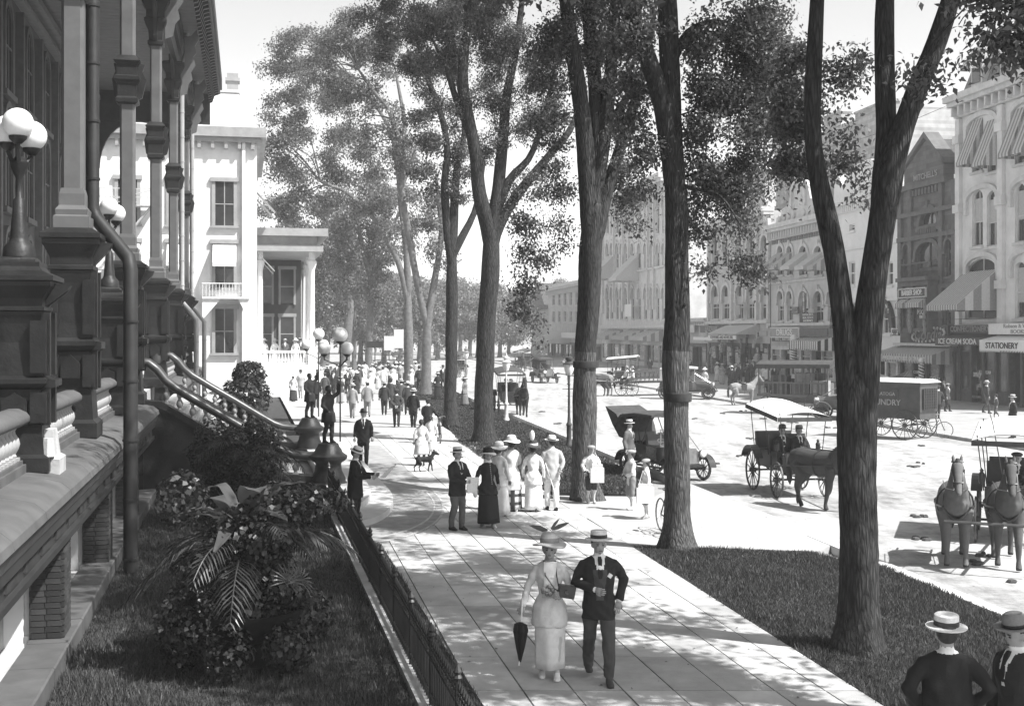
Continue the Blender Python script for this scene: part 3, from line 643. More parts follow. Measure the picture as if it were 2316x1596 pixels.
# ------------------------------------------------------------------ street elms
BARKL = barkmat('elm_bark_pale', .11)
def cr_spline(pts, step):
    """Catmull-Rom through (Vector, radius) pairs"""
    out = []; n = len(pts)
    for i in range(n-1):
        p0, p1, p2, p3 = pts[max(i-1,0)], pts[i], pts[i+1], pts[min(i+2,n-1)]
        L = (p2[0]-p1[0]).length; m = max(2, int(L/step))
        for k in range(m):
            t = k/m; t2 = t*t; t3 = t2*t
            f = lambda a, b, c, d: .5*((2*b)+(c-a)*t+(2*a-5*b+4*c-d)*t2+(3*b-a-3*c+d)*t3)
            out.append((Vector([f(p0[0][j],p1[0][j],p2[0][j],p3[0][j]) for j in range(3)]), f(p0[1],p1[1],p2[1],p3[1])))
    out.append(pts[-1]); return out
def woody(b, pts, n=12, step=.3, flare=False, rough=.06, zl=None):
    sp = cr_spline(pts, step); m = len(sp); T = []
    for i in range(m): T.append((sp[min(i+1,m-1)][0]-sp[max(i-1,0)][0]).normalized())
    u = T[0].orthogonal().normalized(); ph = [R.uniform(0,6.28) for _ in range(4)]; vs = []; fs = []; mi = []
    for i in range(m):
        u = (u-T[i]*u.dot(T[i])).normalized(); v = T[i].cross(u); c, r = sp[i]; r = max(r, .004); h = c.z
        for k in range(n):
            a = 2*PI*k/n
            q = 1+rough*(math.sin(3*a+ph[0]+h*.5)*.5+math.sin(5*a+ph[1]-h*.3)*.4)+rough*.7*(R.random()-.5)+rough*.6*math.sin(h*2.3+ph[2]+a)
            if flare and h < .8: q *= 1+(.8-max(h,0))**2*(.28+.3*max(0,math.sin(4*a+ph[3])))
            vs.append(c+u*(r*q*math.cos(a))+v*(r*q*math.sin(a)))
    for i in range(m-1):
        for k in range(n):
            k2 = (k+1)%n; fs.append((i*n+k, i*n+k2, (i+1)*n+k2, (i+1)*n+k)); mi.append(1 if zl and sp[i][0].z < zl else 0)
    fs.append(tuple((m-1)*n+k for k in range(n))); mi.append(0)
    bse = len(b.v); b.v.extend([tuple(q) for q in vs]); b.f.extend([tuple(bse+i for i in q) for q in fs]); b.m.extend(mi)
    return sp
def leaves(blobs, size, rs, droop=.5, lai=2.4, clus=12, spread=.2, jit=.9):
    """blobs: (centre, rx, ry(depth), rz, density) -> numpy quads of single leaves hung in small sprays"""
    VV = []
    for c, rx, ry, rz, dn in blobs:
        area = PI*rx*rz; n = int(area*lai*dn/(size*size*.38)); nc = max(2, n//clus)
        k = nc*4; p = rs.normal(size=(k,3)); p /= np.linalg.norm(p,axis=1)[:,None]; p *= rs.uniform(.25,1,k)[:,None]**.42
        q = p*np.array([rx,ry,rz])+np.array(c)
        s = 1.7/max(.6, min(rx,rz)) if rx < 2 else .75
        f = np.sin(q[:,0]*2.3*s+1.3*np.sin(q[:,2]*1.9*s)+q[:,1]*.7)+np.sin(q[:,2]*2.9*s+1.1*np.sin(q[:,0]*1.4*s+q[:,1]*1.3*s))+.8*np.sin(q[:,1]*2.1*s+q[:,0]*1.1)
        o = np.argsort(-(f+rs.normal(size=k)*jit)); q = q[o[:nc]]
        cc = np.repeat(q, clus, 0); m = len(cc)
        j = rs.normal(size=(m,3))*spread*np.array([1,1,.7]); cc = cc+j
        L = size*rs.uniform(.6,1.25,m); W = L*rs.uniform(.45,.65,m)
        az = rs.uniform(0,2*PI,m); el = rs.normal(-droop,.6,m)
        d = np.c_[np.cos(az)*np.cos(el), np.sin(az)*np.cos(el), np.sin(el)]
        t = rs.normal(size=(m,3)); t -= (t*d).sum(1)[:,None]*d; t[:,2] *= .5; t -= (t*d).sum(1)[:,None]*d; t /= np.linalg.norm(t,axis=1)[:,None]+1e-6
        V = np.zeros((m,4,3)); V[:,0] = cc; V[:,1] = cc+d*(L*.45)[:,None]+t*(W*.5)[:,None]; V[:,2] = cc+d*L[:,None]; V[:,3] = cc+d*(L*.45)[:,None]-t*(W*.5)[:,None]
        V[:,1:4:2,2] += (L*.1)[:,None]
        VV.append(V)
    V = np.concatenate(VV).reshape(-1,3); return V, np.arange(len(V)).reshape(-1,4)
NLEAF = [0]
def tree(label, d, trunk, limbs, blobs, extra=(), leafsize=None, zl=None, band=None, name='elm_tree', cat='tree', group='elms along the promenade', near=False, far=0, seed=1, lai=7.5, top=()):
    """trunk / limbs: (x, y, width) in photo pixels at the tree's own distance; blobs (x, y, rx, ry, density[, depth shift in m])"""
    rs = np.random.RandomState(seed); k = d/FPX
    base = P(trunk[0][0], trunk[0][1], d); base.z = 0
    root = thing(name, label, cat, base, 0, group)
    loc = lambda x, y, dd=0: P(x, y, d)+Vector((0,dd,0))*1.0-base
    b = MB(); n = 26 if near else (14 if d < 60 else 9); st = .14 if near else (.3 if d < 60 else .6)
    tp = [(loc(x,y), w_*k/2) for x, y, w_ in trunk]; tp[0] = (Vector((tp[0][0].x, tp[0][0].y, -.12)), tp[0][1])
    ax = (tp[-1][0]-tp[-2][0]).normalized(); w0 = tp[-1][1]
    tp += [(tp[-1][0]+ax*w0*.4, w0*.8), (tp[-1][0]+ax*w0*.75, w0*.5), (tp[-1][0]+ax*w0*.95, w0*.1)]
    sk = woody(b, tp, n, st, True, .075 if near else .06, zl)
    allp = list(sk)
    for lb in limbs:
        dd = lb[0]; pts = lb[1:]; m = len(pts)
        lp = [(loc(x,y)+Vector((0,dd*(i/(m-1))**1.2,0)), w_*k/2) for i, (x,y,w_) in enumerate(pts)]
        tq = [a for a in sk if a[0].z < lp[0][0].z-lp[0][1]*2.2 and (a[0]-lp[0][0]).length < max(1.6, a[1]*4)]
        if tq:      # root the limb inside the trunk so that the fork flows
            q_ = max(tq, key=lambda a: a[0].z); lp = [(q_[0].lerp(lp[0][0], .15), min(q_[1]*.72, lp[0][1]))]+lp
        allp += woody(b, lp, max(7, n*2//3), st*1.2, False, .07, zl)
    bl = []
    for q in blobs:
        x, y, rx, ry = q[:4]; dn = q[4] if len(q) > 4 else 1; dd = q[5] if len(q) > 5 else 0
        rx *= 1.0 if d < 50 else 1.22; ry *= 1.0 if d < 50 else 1.15
        c = loc(x, y)+Vector((0,dd,0)); r = (rx*k, (rx+ry)*.5*k*.9, ry*k); bl.append((c, r[0], r[1], r[2], dn))
    for q in extra: bl.append((Vector(q[:3]), q[3], q[4], q[5], q[6]))
    # boughs reach into every spray of foliage
    for c, rx, ry, rz, dn in bl:
        if near and (d < 20 and rx < 1 or dn < .95 and rx < 1): continue
        for t in range(2 if rx > .8 else 1):
            tgt = c+Vector((R.uniform(-.5,.5)*rx, R.uniform(-.5,.5)*ry, R.uniform(-.3,.5)*rz))
            cand = [a for a in allp if a[0].z > 3.5 and a[0].z < tgt.z+1.5] or allp[-3:]
            s = min(cand, key=lambda a: (a[0]-tgt).length+R.uniform(0,.8)); L = (tgt-s[0]).length
            if L < .3: continue
            mid = s[0].lerp(tgt,.5)+Vector((R.uniform(-.1,.1)*L, R.uniform(-.1,.1)*L, .16*L))
            r0 = min(s[1]*.55, .012+.012*L)*(1 if d < 60 else 1.4)
            woody(b, [(s[0],r0),(mid,r0*.65),(tgt,r0*.25)], 5, .5, False, .05)
            for u in range(2):
                e = tgt+Vector((R.uniform(-1,1)*rx*.7, R.uniform(-1,1)*ry*.7, R.uniform(-.9,.3)*rz)); woody(b, [(mid.lerp(tgt,.5),r0*.4),(mid.lerp(e,.75)+Vector((0,0,.1)),r0*.25),(e,.006)], 4, .6, False, .05)
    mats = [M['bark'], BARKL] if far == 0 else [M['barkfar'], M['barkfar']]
    b.obj('trunk', mats, root, 180)
    if band:
        for (x, y, wd) in band:
            c = loc(x, y); bb = MB(); r = wd*k/2
            bb.lathe([(r*1.0,-.09),(r*1.08,-.08),(r*1.1,.0),(r*1.08,.08),(r*1.0,.09)], 20, c=tuple(c)); bb.obj('trunk_band', mat('tar_band', .035, .8, 8, .4), root, 50)
    sz = leafsize or (max(.095, 2.1*d/1229) if d < 50 else 2.9*d/1229)
    tops = [q for q, p_ in zip(bl, blobs) if p_[1]+p_[3] < -20]; bl = [q for q in bl if not any(q is t for t in tops)]
    V, F = leaves(bl, sz, rs, lai=lai, spread=max(.16, sz*1.3))
    tops += [(Vector(q[:3]), q[3], q[4], q[5], q[6]) for q in top]  # crown tops out of view, added and clumped for the dappled shade they cast
    if tops:
        V2, F2 = leaves(tops, max(sz, .21), rs, lai=3.5, spread=.34, jit=.2); F = np.concatenate([F, F2+len(V)]); V = np.concatenate([V, V2])
    NLEAF[0] += len(F)
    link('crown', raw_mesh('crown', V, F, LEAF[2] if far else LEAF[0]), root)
    return root
tree('nearest thick elm forking into three dark limbs beside the boater hats', 16.65,
  [(1940,1468,112),(1942,1400,92),(1940,1250,84),(1938,1050,84),(1938,950,88),(1937,880,84),(1936,830,50)],
  [(.3,(1922,900,58),(1916,800,54),(1908,700,50),(1894,590,48),(1876,500,48),(1855,400,42),(1845,300,38),(1848,160,38),(1856,0,32),(1866,-180,26),(1890,-420,14)),
   (-.2,(1952,900,70),(1957,800,70),(1968,690,64),(1980,590,60),(1991,500,60),(2003,420,62),(2018,350,56),(2040,285,48),(2070,200,46),(2110,100,44),(2141,0,40),(2205,-200,30),(2290,-420,16)),
   (.5,(1995,470,50),(2003,390,50),(2012,310,46),(2011,150,45),(2017,0,43),(2030,-220,28),(2010,-450,16))],
  [(1915,110,55,125,1.6,3),(1950,250,50,80,1.5,3.5),(1905,320,32,45,1.0,3.5),(1960,120,50,110,1.2,4),(1990,300,20,40,.6,3),(2050,60,45,90,1.0,3),(2050,230,32,90,.8,3.5),(2105,320,45,50,.5,3.5),(2120,400,25,30,.4,3.5),
   (1905,400,22,16,.35,3),(1790,405,36,26,.22,2.5),(1720,-330,320,240,1.0,.5),(2080,-430,380,300,1.0),(1850,-700,420,260,1.0),(2250,-250,160,130,.9,1)], near=True, seed=3, top=[(.5,.5,13,5,5,3.2,0.58),(-2.5,2.5,12,3,3,2.4,0.58),(3,-2,12,3,3,2.4,0.50)])
tree('tall straight elm with a tar band and scar in front of the touring car', 24.4,
  [(1536,1243,78),(1533,1180,60),(1531,1050,56),(1530,900,55),(1527,810,62),(1532,700,56),(1531,560,52),(1528,450,50),(1524,370,34)],
  [(.4,(1523,400,50),(1520,300,48),(1515,150,46),(1513,0,44),(1508,-150,36),(1500,-400,18)),
   (-.6,(1520,360,46),(1495,230,42),(1455,120,40),(1425,40,36),(1398,-40,30),(1360,-200,18)),
   (1.2,(1522,140,20),(1560,70,18),(1630,40,15),(1700,60,12),(1760,110,9),(1830,165,6)),
   (1.0,(1525,120,16),(1600,70,14),(1680,100,12),(1740,180,9),(1800,250,6)),
   (-.8,(1532,420,12),(1570,430,9),(1620,450,6),(1660,520,4))],
  [(1660,130,110,130,1.15),(1740,60,95,95,1.25,1),(1640,300,90,140,1.2),(1690,430,60,90,1.0,.6),(1600,440,42,110,1.0,1),(1685,570,34,70,.85),(1710,640,22,40,.7),(1590,590,20,50,.5),(1785,200,60,90,1.2,1.5),(1800,330,40,50,.5,1.5),(1760,300,40,60,.8),
   (1420,60,80,100,1.0),(1440,220,55,90,.9,1),(1460,330,45,60,.8),(1455,430,26,50,.6),(1445,520,10,26,.6),(1590,-280,330,230,1.0),(1350,-330,230,220,1.0),(1500,-560,350,200,1.0)], zl=3.9, band=[(1533,898,58)], near=True, seed=5, top=[(0,.5,15,5,5,3,0.58),(-3,1.5,13.8,3,3,2,0.58)])
tree('banded elm with four upright limbs behind the resting newsboy', 31.6,
  [(1325,1131,68),(1322,1060,54),(1322,900,54),(1324,830,48),(1330,700,50),(1337,560,52),(1344,470,40)],
  [(-.5,(1333,500,44),(1325,350,40),(1310,220,36),(1292,100,34),(1277,0,30),(1262,-140,20),(1240,-300,10)),
   (.5,(1340,470,40),(1352,330,34),(1348,200,32),(1337,80,30),(1332,-20,28),(1325,-200,16)),
   (1.0,(1352,520,36),(1370,440,30),(1402,340,26),(1435,240,24),(1458,160,20),(1480,60,14),(1500,-60,8)),
   (.0,(1350,420,34),(1368,300,30),(1380,180,28),(1388,60,26),(1395,-60,18),(1410,-220,8)),
   (.9,(1375,300,20),(1405,240,18),(1435,200,14),(1470,180,8))],
  [(1300,60,80,110,1.0),(1240,150,60,90,.9),(1390,120,60,110,.9),(1420,390,60,50,.9,1.5),(1395,320,26,60,.7),(1440,460,40,50,.7,1.5),(1240,290,60,60,.9),(1260,410,44,50,.8),(1200,500,40,50,.7),(1205,590,38,55,.8),(1195,690,34,55,.8),(1215,760,9,34,.7),(1270,520,22,60,.6),
   (1340,-200,280,200,1.0),(1200,-120,120,110,.9),(1380,-420,240,160,1.0)], zl=3.75, band=[(1325,824,54)], near=True, seed=8, top=[(0,.5,16,5,5,3,0.58),(-3,-1,15,3,3,2.4,0.50)])
tree('sunlit elm fork above the lawn left of the roadside lamps', 47.8,
  [(1095,1002,54),(1094,940,44),(1098,800,42),(1104,680,42),(1110,600,42),(1112,530,34)],
  [(-.8,(1108,530,40),(1085,440,32),(1075,350,28),(1060,270,26),(1047,190,24),(1055,90,20),(1072,0,16),(1080,-120,8)),
   (.6,(1112,520,34),(1128,420,28),(1138,300,24),(1148,200,20),(1168,100,17),(1180,0,13),(1190,-100,6)),
   (1.2,(1118,530,30),(1150,470,24),(1192,410,22),(1245,345,18),(1290,290,15),(1310,240,12),(1330,180,8)),
   (.2,(1116,500,22),(1150,410,20),(1195,360,15),(1220,300,13),(1240,220,10),(1255,150,6)),
   (-1,(1070,330,14),(1030,220,14),(1010,160,10),(985,110,6))],
  [(1040,70,80,80,1.0),(1120,80,70,80,1.0),(1180,140,60,80,.9),(1000,130,55,60,.9),(950,60,60,50,.8),(1010,250,45,50,.8),(1090,210,50,60,.8),(1170,270,55,50,.9),(1110,330,40,40,.7),(1250,260,40,40,.7),(1200,420,40,36,.6),(1140,440,20,30,.4),(1060,-90,190,100,1.0),(1150,-180,160,90,1.0)], seed=12)
tree('slender elm with a pale stub fork over the promenade edge', 56.1,
  [(1019,966,36),(1019,900,28),(1021,760,27),(1022,640,26),(1023,570,18)],
  [(-.6,(1020,580,24),(1010,500,20),(1006,420,18),(1012,340,15),(998,260,14),(975,200,13),(960,150,11),(940,80,7)),
   (.8,(1025,575,20),(1050,525,17),(1072,480,14),(1085,420,10),(1095,360,6)),
   (.3,(1022,560,24),(1028,450,19),(1036,360,16),(1050,300,12),(1040,220,9),(1030,150,6))],
  [(980,160,60,60,1.0),(915,110,60,50,.9),(880,50,70,44,.8),(1000,330,40,44,.8),(945,290,40,44,.7),(1040,410,36,40,.7),(1060,340,30,36,.6),(960,400,30,36,.6),(985,-10,110,60,1.0),(900,-60,110,60,1.0)], seed=14)
tree('elm split low into two leaning stems behind the walking crowd', 83.6,
  [(963,894,28),(964,840,23),(965,770,22),(967,725,16)],
  [(-1.0,(964,730,18),(948,660,17),(935,590,16),(920,500,15),(908,430,14),(912,350,13),(898,300,12),(880,250,10),(850,215,8),(815,165,5)),
   (.8,(968,725,18),(980,650,16),(990,590,14),(998,520,12),(990,450,10),(985,390,7)),
   (.4,(908,350,10),(915,280,10),(905,220,8),(895,170,5))],
  [(850,130,66,44,1.0),(790,190,60,44,1.0),(870,270,44,44,.6),(750,90,56,36,.8),(820,60,66,36,.9),(930,350,40,50,.8),(850,360,50,40,.7),(960,470,40,50,.8),(800,290,36,36,.4),(720,160,40,30,.8),(1000,560,30,44,.6)], far=1, seed=17)
tree('leaning elm with one long bough reaching towards the pale porch', 103,
  [(925,868,25),(924,820,22),(923,740,21),(922,660,14)],
  [(-1.0,(920,670,16),(900,590,13),(872,540,12),(850,500,10),(815,460,9),(775,432,7),(730,415,5)),
   (.8,(923,650,17),(918,560,15),(908,480,14),(903,420,13),(895,340,11),(870,270,9),(830,215,7),(790,170,5)),
   (.2,(905,440,9),(925,380,8),(940,330,6))],
  [(700,110,60,40,.9),(660,180,50,40,.9),(720,230,56,36,.8),(640,250,44,36,.8),(770,330,60,40,.8),(660,330,60,40,.8),(625,400,50,32,0.58),(740,420,70,44,.9),(850,440,50,44,.8),(690,470,60,40,.8),(900,520,36,40,.6),(600,330,24,30,.6),(610,150,24,24,.5),(640,100,30,24,.5)], far=1, seed=19)
tree('pale trunked elm with a narrow fork beyond the crowd', 122,
  [(834,850,20),(834,790,17),(838,700,16),(842,630,18)],
  [(-.8,(841,640,12),(820,560,10),(812,500,8),(815,440,5)),(.8,(844,640,13),(862,570,10),(885,520,9),(905,470,6)),(.2,(843,630,9),(850,560,7),(845,480,5))],
  [(820,500,60,50,.9),(880,560,50,50,.8),(790,570,44,44,.9),(850,430,50,40,.8),(870,660,36,40,.7),(800,640,30,36,.7),(900,460,40,40,.7)], far=1, seed=23)
tree('dark leaning trunk nearest the porch steps', 136,
  [(778,840,26),(782,790,22),(790,700,20),(788,620,18)], [(-.8,(788,640,12),(770,560,9),(740,500,6)),(.8,(789,640,11),(805,570,8),(812,520,5))],
  [(740,540,60,50,.9),(700,590,50,50,.9),(780,600,40,44,.8),(690,680,44,50,.8),(740,690,40,40,.7),(650,540,40,40,.7),(630,470,40,40,.8),(760,480,60,40,.8)], far=1, seed=29)
tree('thin dark elm stem half hidden beyond the crowd', 140,
  [(801,838,11),(801,760,10),(803,680,9)], [(0,(803,690,8),(810,600,6),(820,540,4))], [(810,600,40,44,.8),(780,660,34,40,.7),(830,700,30,40,.6)], far=1, seed=31)
tree('elm standing behind the leaning trunk near the porch', 150,
  [(733,836,22),(738,770,18),(742,690,16)], [(-.8,(741,700,10),(720,620,8),(690,560,5)),(.8,(743,700,9),(760,620,7),(770,560,4))],
  [(730,620,60,50,.9),(680,650,40,50,.9),(700,740,30,40,.6),(760,720,36,40,.6),(680,540,50,40,.8)], far=1, seed=33)
# the elm whose boughs hang into the upper right corner
tree('elm beyond the picture edge whose boughs hang over upper right', 12.6, [(2700,1710,120),(2700,1300,90),(2690,900,90),(2650,500,80)],
  [(0,(2650,520,60),(2560,250,40),(2430,90,24),(2300,10,12)),(1,(2660,500,60),(2700,100,40),(2690,-400,24))],
  [(2250,15,90,75,.9),(2290,100,70,45,.8),(2215,85,50,40,.5),(2240,60,60,60,.6,2),(2420,60,130,120,.9),(2600,-300,450,320,.9),(2350,-420,300,240,.9),(2700,200,200,150,.8)], seed=37, top=[(0,0,11,4,4,3,0.54),(-2,3,12.5,3,3,2.4,0.50),(1,-4,11,3,3,2,0.50)])
# far street trees seen as separate hazy crowns
ct = None
for i, (x, yb, d, hgt, wd) in enumerate(((1062,806,210,13,7),(1100,803,225,15,8),(1150,800,235,14,8),(1205,800,250,16,9),(1255,799,240,13,7),(1030,800,262,17,9),(1285,797,280,18,9),(880,795,255,18,10),(930,797,240,17,9),(985,798,230,16,9),(700,800,230,18,10),(640,800,220,17,9),(770,797,250,19,10),(830,797,245,18,9),(868,812,165,13,8),(905,810,180,14,9),(948,812,170,12,8),(990,808,190,13,9),(1040,808,195,12,8),(1080,806,200,13,9),(1130,805,205,12,9),(815,812,170,13,8))):
    q = P(x, yb, d); root = thing('far_tree', 'hazy tree closing the far end of the street', 'tree', (q.x, q.y, 0), 0, 'hazy trees closing the far street')
    b = MB(); woody(b, [(Vector((0,0,-.1)),.4),(Vector((.1,0,3)),.3),(Vector((.2,.1,7)),.22),(Vector((.1,0,hgt*.75)),.1)], 7, .8, True); 
    for k in range(4): woody(b, [(Vector((.1,0,4+k*.7)),.16),(Vector((math.cos(k*1.7)*2,math.sin(k*1.7)*2,7+k)),.09),(Vector((math.cos(k*1.7)*wd*.4,math.sin(k*1.7)*wd*.4,hgt*.7)),.03)], 5, 1)
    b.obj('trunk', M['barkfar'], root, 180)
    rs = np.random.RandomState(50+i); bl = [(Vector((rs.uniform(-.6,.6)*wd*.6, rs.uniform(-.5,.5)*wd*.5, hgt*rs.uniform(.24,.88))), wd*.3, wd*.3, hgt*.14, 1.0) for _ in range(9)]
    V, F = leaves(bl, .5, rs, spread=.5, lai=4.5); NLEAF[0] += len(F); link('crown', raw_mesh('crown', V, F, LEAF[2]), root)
FARTREES = True
print('LEAVES', NLEAF)
# ------------------------------------------------------------------ shop fronts across the street (local x along the front towards the camera, y into the building)
FE = Vector((.147,-1,0)).normalized(); FN = Vector((-FE.y, FE.x, 0))
FM = Matrix(((FE.x,FN.x,0,27.88),(FE.y,FN.y,0,77),(0,0,1,0),(0,0,0,1)))
def FY(x): return 39.2/((x-CX)/FPX+.147)
def FA(x): return (77-FY(x))*1.0107
def FZ(x, y): return EYE-(y-HOR)*FY(x)/FPX
def wallm(name, g): return mat(name, g, .85, .9, .16, .25, 30)
TRIM = mat('shop_trim', .56, .7, 2, .15); TRIMD = mat('dark_trim', .06, .55, 3, .3); SHOPD = mat('shop_interior', .02, .8, 2, .5)
STRA = mat('stripe_dark', .24, .85, 10, .15); STRB = mat('stripe_pale', .5, .85, 10, .1)
def wall(b, x0, x1, z0, z1, ops, th=.35):
    """wall slab with real openings; ops (x0, x1, z0, z1, arched)"""
    xs = sorted(set([x0,x1]+[v for o in ops for v in (o[0],o[1])])); zs = sorted(set([z0,z1]+[v for o in ops for v in (o[2],o[3])]))
    xs = [v for v in xs if x0 <= v <= x1]; zs = [v for v in zs if z0 <= v <= z1]
    for j in range(len(zs)-1):
        run = None
        for i in range(len(xs)-1):
            cx, cz = (xs[i]+xs[i+1])/2, (zs[j]+zs[j+1])/2
            hole = any(o[0] < cx < o[1] and o[2] < cz < o[3] for o in ops)
            if not hole: run = [xs[i],xs[i+1]] if run is None else [run[0],xs[i+1]]
            if hole or i == len(xs)-2:
                if run: b.bb(run[0],run[1],0,th,zs[j],zs[j+1])
                run = None
    for o in ops:
        if o[4]:
            c = (o[0]+o[1])/2; r = (o[1]-o[0])/2; k = o[4]; h = r*k
            for sg in (-1,1):
                pts = [(c+sg*r, o[3])]+[(c+sg*r*math.sin(PI/2*i/7), o[3]-h+h*math.cos(PI/2*i/7)) for i in range(8)][::-1]
                b.prismy(pts, .0, th)
class Bld:
    def __init__(s, name, label, xl, xr, m, top, depth=12, group='shop buildings across the street'):
        s.a0 = FA(xl); s.w = FA(xr)-s.a0; s.m = m; s.top = top; s.xl, s.xr = xl, xr
        s.r = thing(name, label, 'building', group=group); s.r.matrix_world = FM @ Matrix.Translation((s.a0,0,0)); s.ops = []; s.depth = depth
    def X(s, x): return FA(x)-s.a0
    def part(s, b, name, m, smooth=None, parent=None): return b.obj(name, m, parent or s.r, smooth)
    def win(s, xl, xr, yt, yb, arch_=1.0, frame=None, hood=.0, aw=None, drape=False, abs_=None, sill=True, bars=1):
        if abs_: x0, x1, z0, z1 = abs_
        else:
            x0, x1 = s.X(xl), s.X(xr); xm = (xl+xr)/2; z1, z0 = FZ(xm, yt), FZ(xm, yb)
        s.ops.append((x0,x1,z0,z1,arch_)); c = (x0+x1)/2; w_ = x1-x0; fm = frame or TRIM; r = w_/2; zs = z1-r*arch_ if arch_ else z1
        b = MB(); b.bb(x0,x1,.22,.25,z0,z1); o = s.part(b, 'window', M['glass'])
        b = MB(); b.bb(x0,x0+.09,.12,.24,z0,z1); b.bb(x1-.09,x1,.12,.24,z0,z1); b.bb(x0+.09,x1-.09,.13,.24,z0,z0+.1); b.bb(x0+.09,x1-.09,.14,.24,(z0+zs)/2,(z0+zs)/2+.08)
        if not arch_: b.bb(x0+.09,x1-.09,.13,.24,z1-.1,z1)
        if bars > 1 or w_ > 1.1: b.bb(c-.03,c+.03,.15,.24,z0+.1,z1)
        s.part(b, 'window_frame', fm, parent=o)
        if sill: b = MB(); b.bb(x0-.12,x1+.12,-.14,.1,z0-.16,z0); s.part(b, 'window_sill', fm, parent=o)
        if hood:
            b = MB(); b.M = Matrix.Translation((c,0,0))
            if arch_: archring(b, w_, zs-(z1-z0)*.12, zs, hood, -.13, .05, arch_); b.bb(-.1,.1,-.2,.0,z1+hood*.4,z1+hood+.22); b.bb(-r-hood-.05,-r,-.17,.0,zs-(z1-z0)*.12-.2,zs-(z1-z0)*.12); b.bb(r,r+hood+.05,-.17,.0,zs-(z1-z0)*.12-.2,zs-(z1-z0)*.12)
            else: b.bb(-r-.15,r+.15,-.18,.0,z1,z1+.25)
            s.part(b, 'window_hood', fm, parent=o)
        if drape:
            b = MB(); n = 10; 
            for k in range(n):
                xx = x0+.1+(w_-.2)*k/n; b.bb(xx,xx+(w_-.2)/n*.8,.17,.20,z1-(z1-z0)*drape-.05*(k%2),z1-.02 if not arch_ else zs)
            s.part(b, 'drape', STRB, parent=o)
        if aw:
            p, drop, zt = aw[0], aw[1], aw[2] if len(aw) > 2 else z1; awning(s.r, x0-.03, x1+.03, zt, p, drop, aw[3] if len(aw) > 3 else True)
        return o
    def body(s, z0=0, back=True, roof=True):
        b = MB(); wall(b, 0, s.w, z0, s.top, [o for o in s.ops]); s.part(b, 'front_wall', s.m)
        b = MB(); b.bb(0,.3,.36,s.depth,0,s.top-.15); b.bb(s.w-.3,s.w,.36,s.depth,0,s.top-.15); b.bb(.31,s.w-.31,s.depth-.3,s.depth,0,s.top-.15); s.part(b, 'side_wall', s.m)
        b = MB(); b.bb(.0,s.w,.37,s.depth,s.top-.14,s.top); b.bb(.31,s.w-.31,.36,s.depth-.31,4.6,4.75); s.part(b, 'roof', TRIMD)
        b = MB(); b.bb(.31,s.w-.31,2.2,2.4,0,s.top-.3); s.part(b, 'dark_interior', SHOPD)
def awning(parent, x0, x1, zt, p, drop, striped=True, val=.22, n=None, mats=None, y0=-.02, sides=True):
    n = n or max(4, int((x1-x0)/.16)); b = MB(); e = .012
    for k in range(n):
        xa, xb = x0+(x1-x0)*k/n, x0+(x1-x0)*(k+1)/n; mi = k % 2 if striped else 1
        b.add([(xa,y0,zt),(xb,y0,zt),(xb,-p,zt-drop),(xa,-p,zt-drop)],[(0,3,2,1)],mi); b.add([(xa,-p,zt-drop),(xb,-p,zt-drop),(xb,-p,zt-drop-val),(xa,-p,zt-drop-val*.8)],[(0,3,2,1)],mi)
    if sides:
        m = 5
        for xx in (x0,x1):
            for k in range(m):
                ya, yb = y0+(-p-y0)*k/m, y0+(-p-y0)*(k+1)/m; za, zb = zt-drop*k/m, zt-drop*(k+1)/m
                b.add([(xx,ya,za),(xx,yb,zb),(xx,yb,zt-drop-val),(xx,ya,zt-drop-val)],[(0,1,2,3)], k % 2 if striped else 1)
    return b.obj('awning', mats or [STRA, STRB], parent)
def text(s, body, size, x, y, z, m, align='CENTER', shear=0, ex=.01, name='lettering', sx=1.0, rz=0):
    c = bpy.data.curves.new(name, 'FONT'); c.body = body; c.size = size; c.align_x = align; c.align_y = 'CENTER'; c.extrude = ex; c.shear = shear; c.offset = size*.012
    c.materials.append(m); c.resolution_u = 3; t_ = bpy.data.objects.new(name+'_outline', c); C.objects.link(t_)
    me = bpy.data.meshes.new_from_object(t_.evaluated_get(bpy.context.evaluated_depsgraph_get())); bpy.data.objects.remove(t_)
    if not me.materials: me.materials.append(m)
    o = bpy.data.objects.new(name, me); C.objects.link(o); o.parent = s; o.location = (x,y,z); o.rotation_euler = (PI/2,0,rz); o.scale = (sx,1,1); return o
WT = mat('sign_white', .75, .6, 5, .06); BK = mat('sign_black', .025, .5, 5, .3); GRY = mat('sign_grey', .3, .6, 4, .1)
def sign(B, xl, xr, yt, yb, txt, fg, bgm, out=.3, th=.08, size=None, frame=None, name='sign_board', lines=None, shear=0):
    x0, x1 = B.X(xl), B.X(xr); xm = (xl+xr)/2; z1, z0 = FZ(xm, yt), FZ(xm, yb)
    b = MB(); b.bb(x0,x1,-out,-out+th,z0,z1); o = B.part(b, name, bgm)
    if frame:
        t = .07; b = MB(); b.bb(x0-t,x1+t,-out-.03,-out+th+.01,z1,z1+t); b.bb(x0-t,x1+t,-out-.03,-out+th+.01,z0-t,z0); b.bb(x0-t,x0,-out-.03,-out+th+.01,z0,z1); b.bb(x1,x1+t,-out-.03,-out+th+.01,z0,z1); B.part(b, 'sign_frame', frame, parent=o)
    L = lines or [txt]; h = (z1-z0)/len(L)
    for i, t in enumerate(L):
        if not t: continue
        w_ = (x1-x0)*.9; sz = size or h*1.0; tx = text(o, t, sz, (x0+x1)/2, -out-.012, z1-h*(i+.5), fg, shear=shear)
        est = len(t)*sz*.62
        tx.scale = (min(1.5, w_/est) if est > w_ or size is None else 1, 1, 1)
    return o
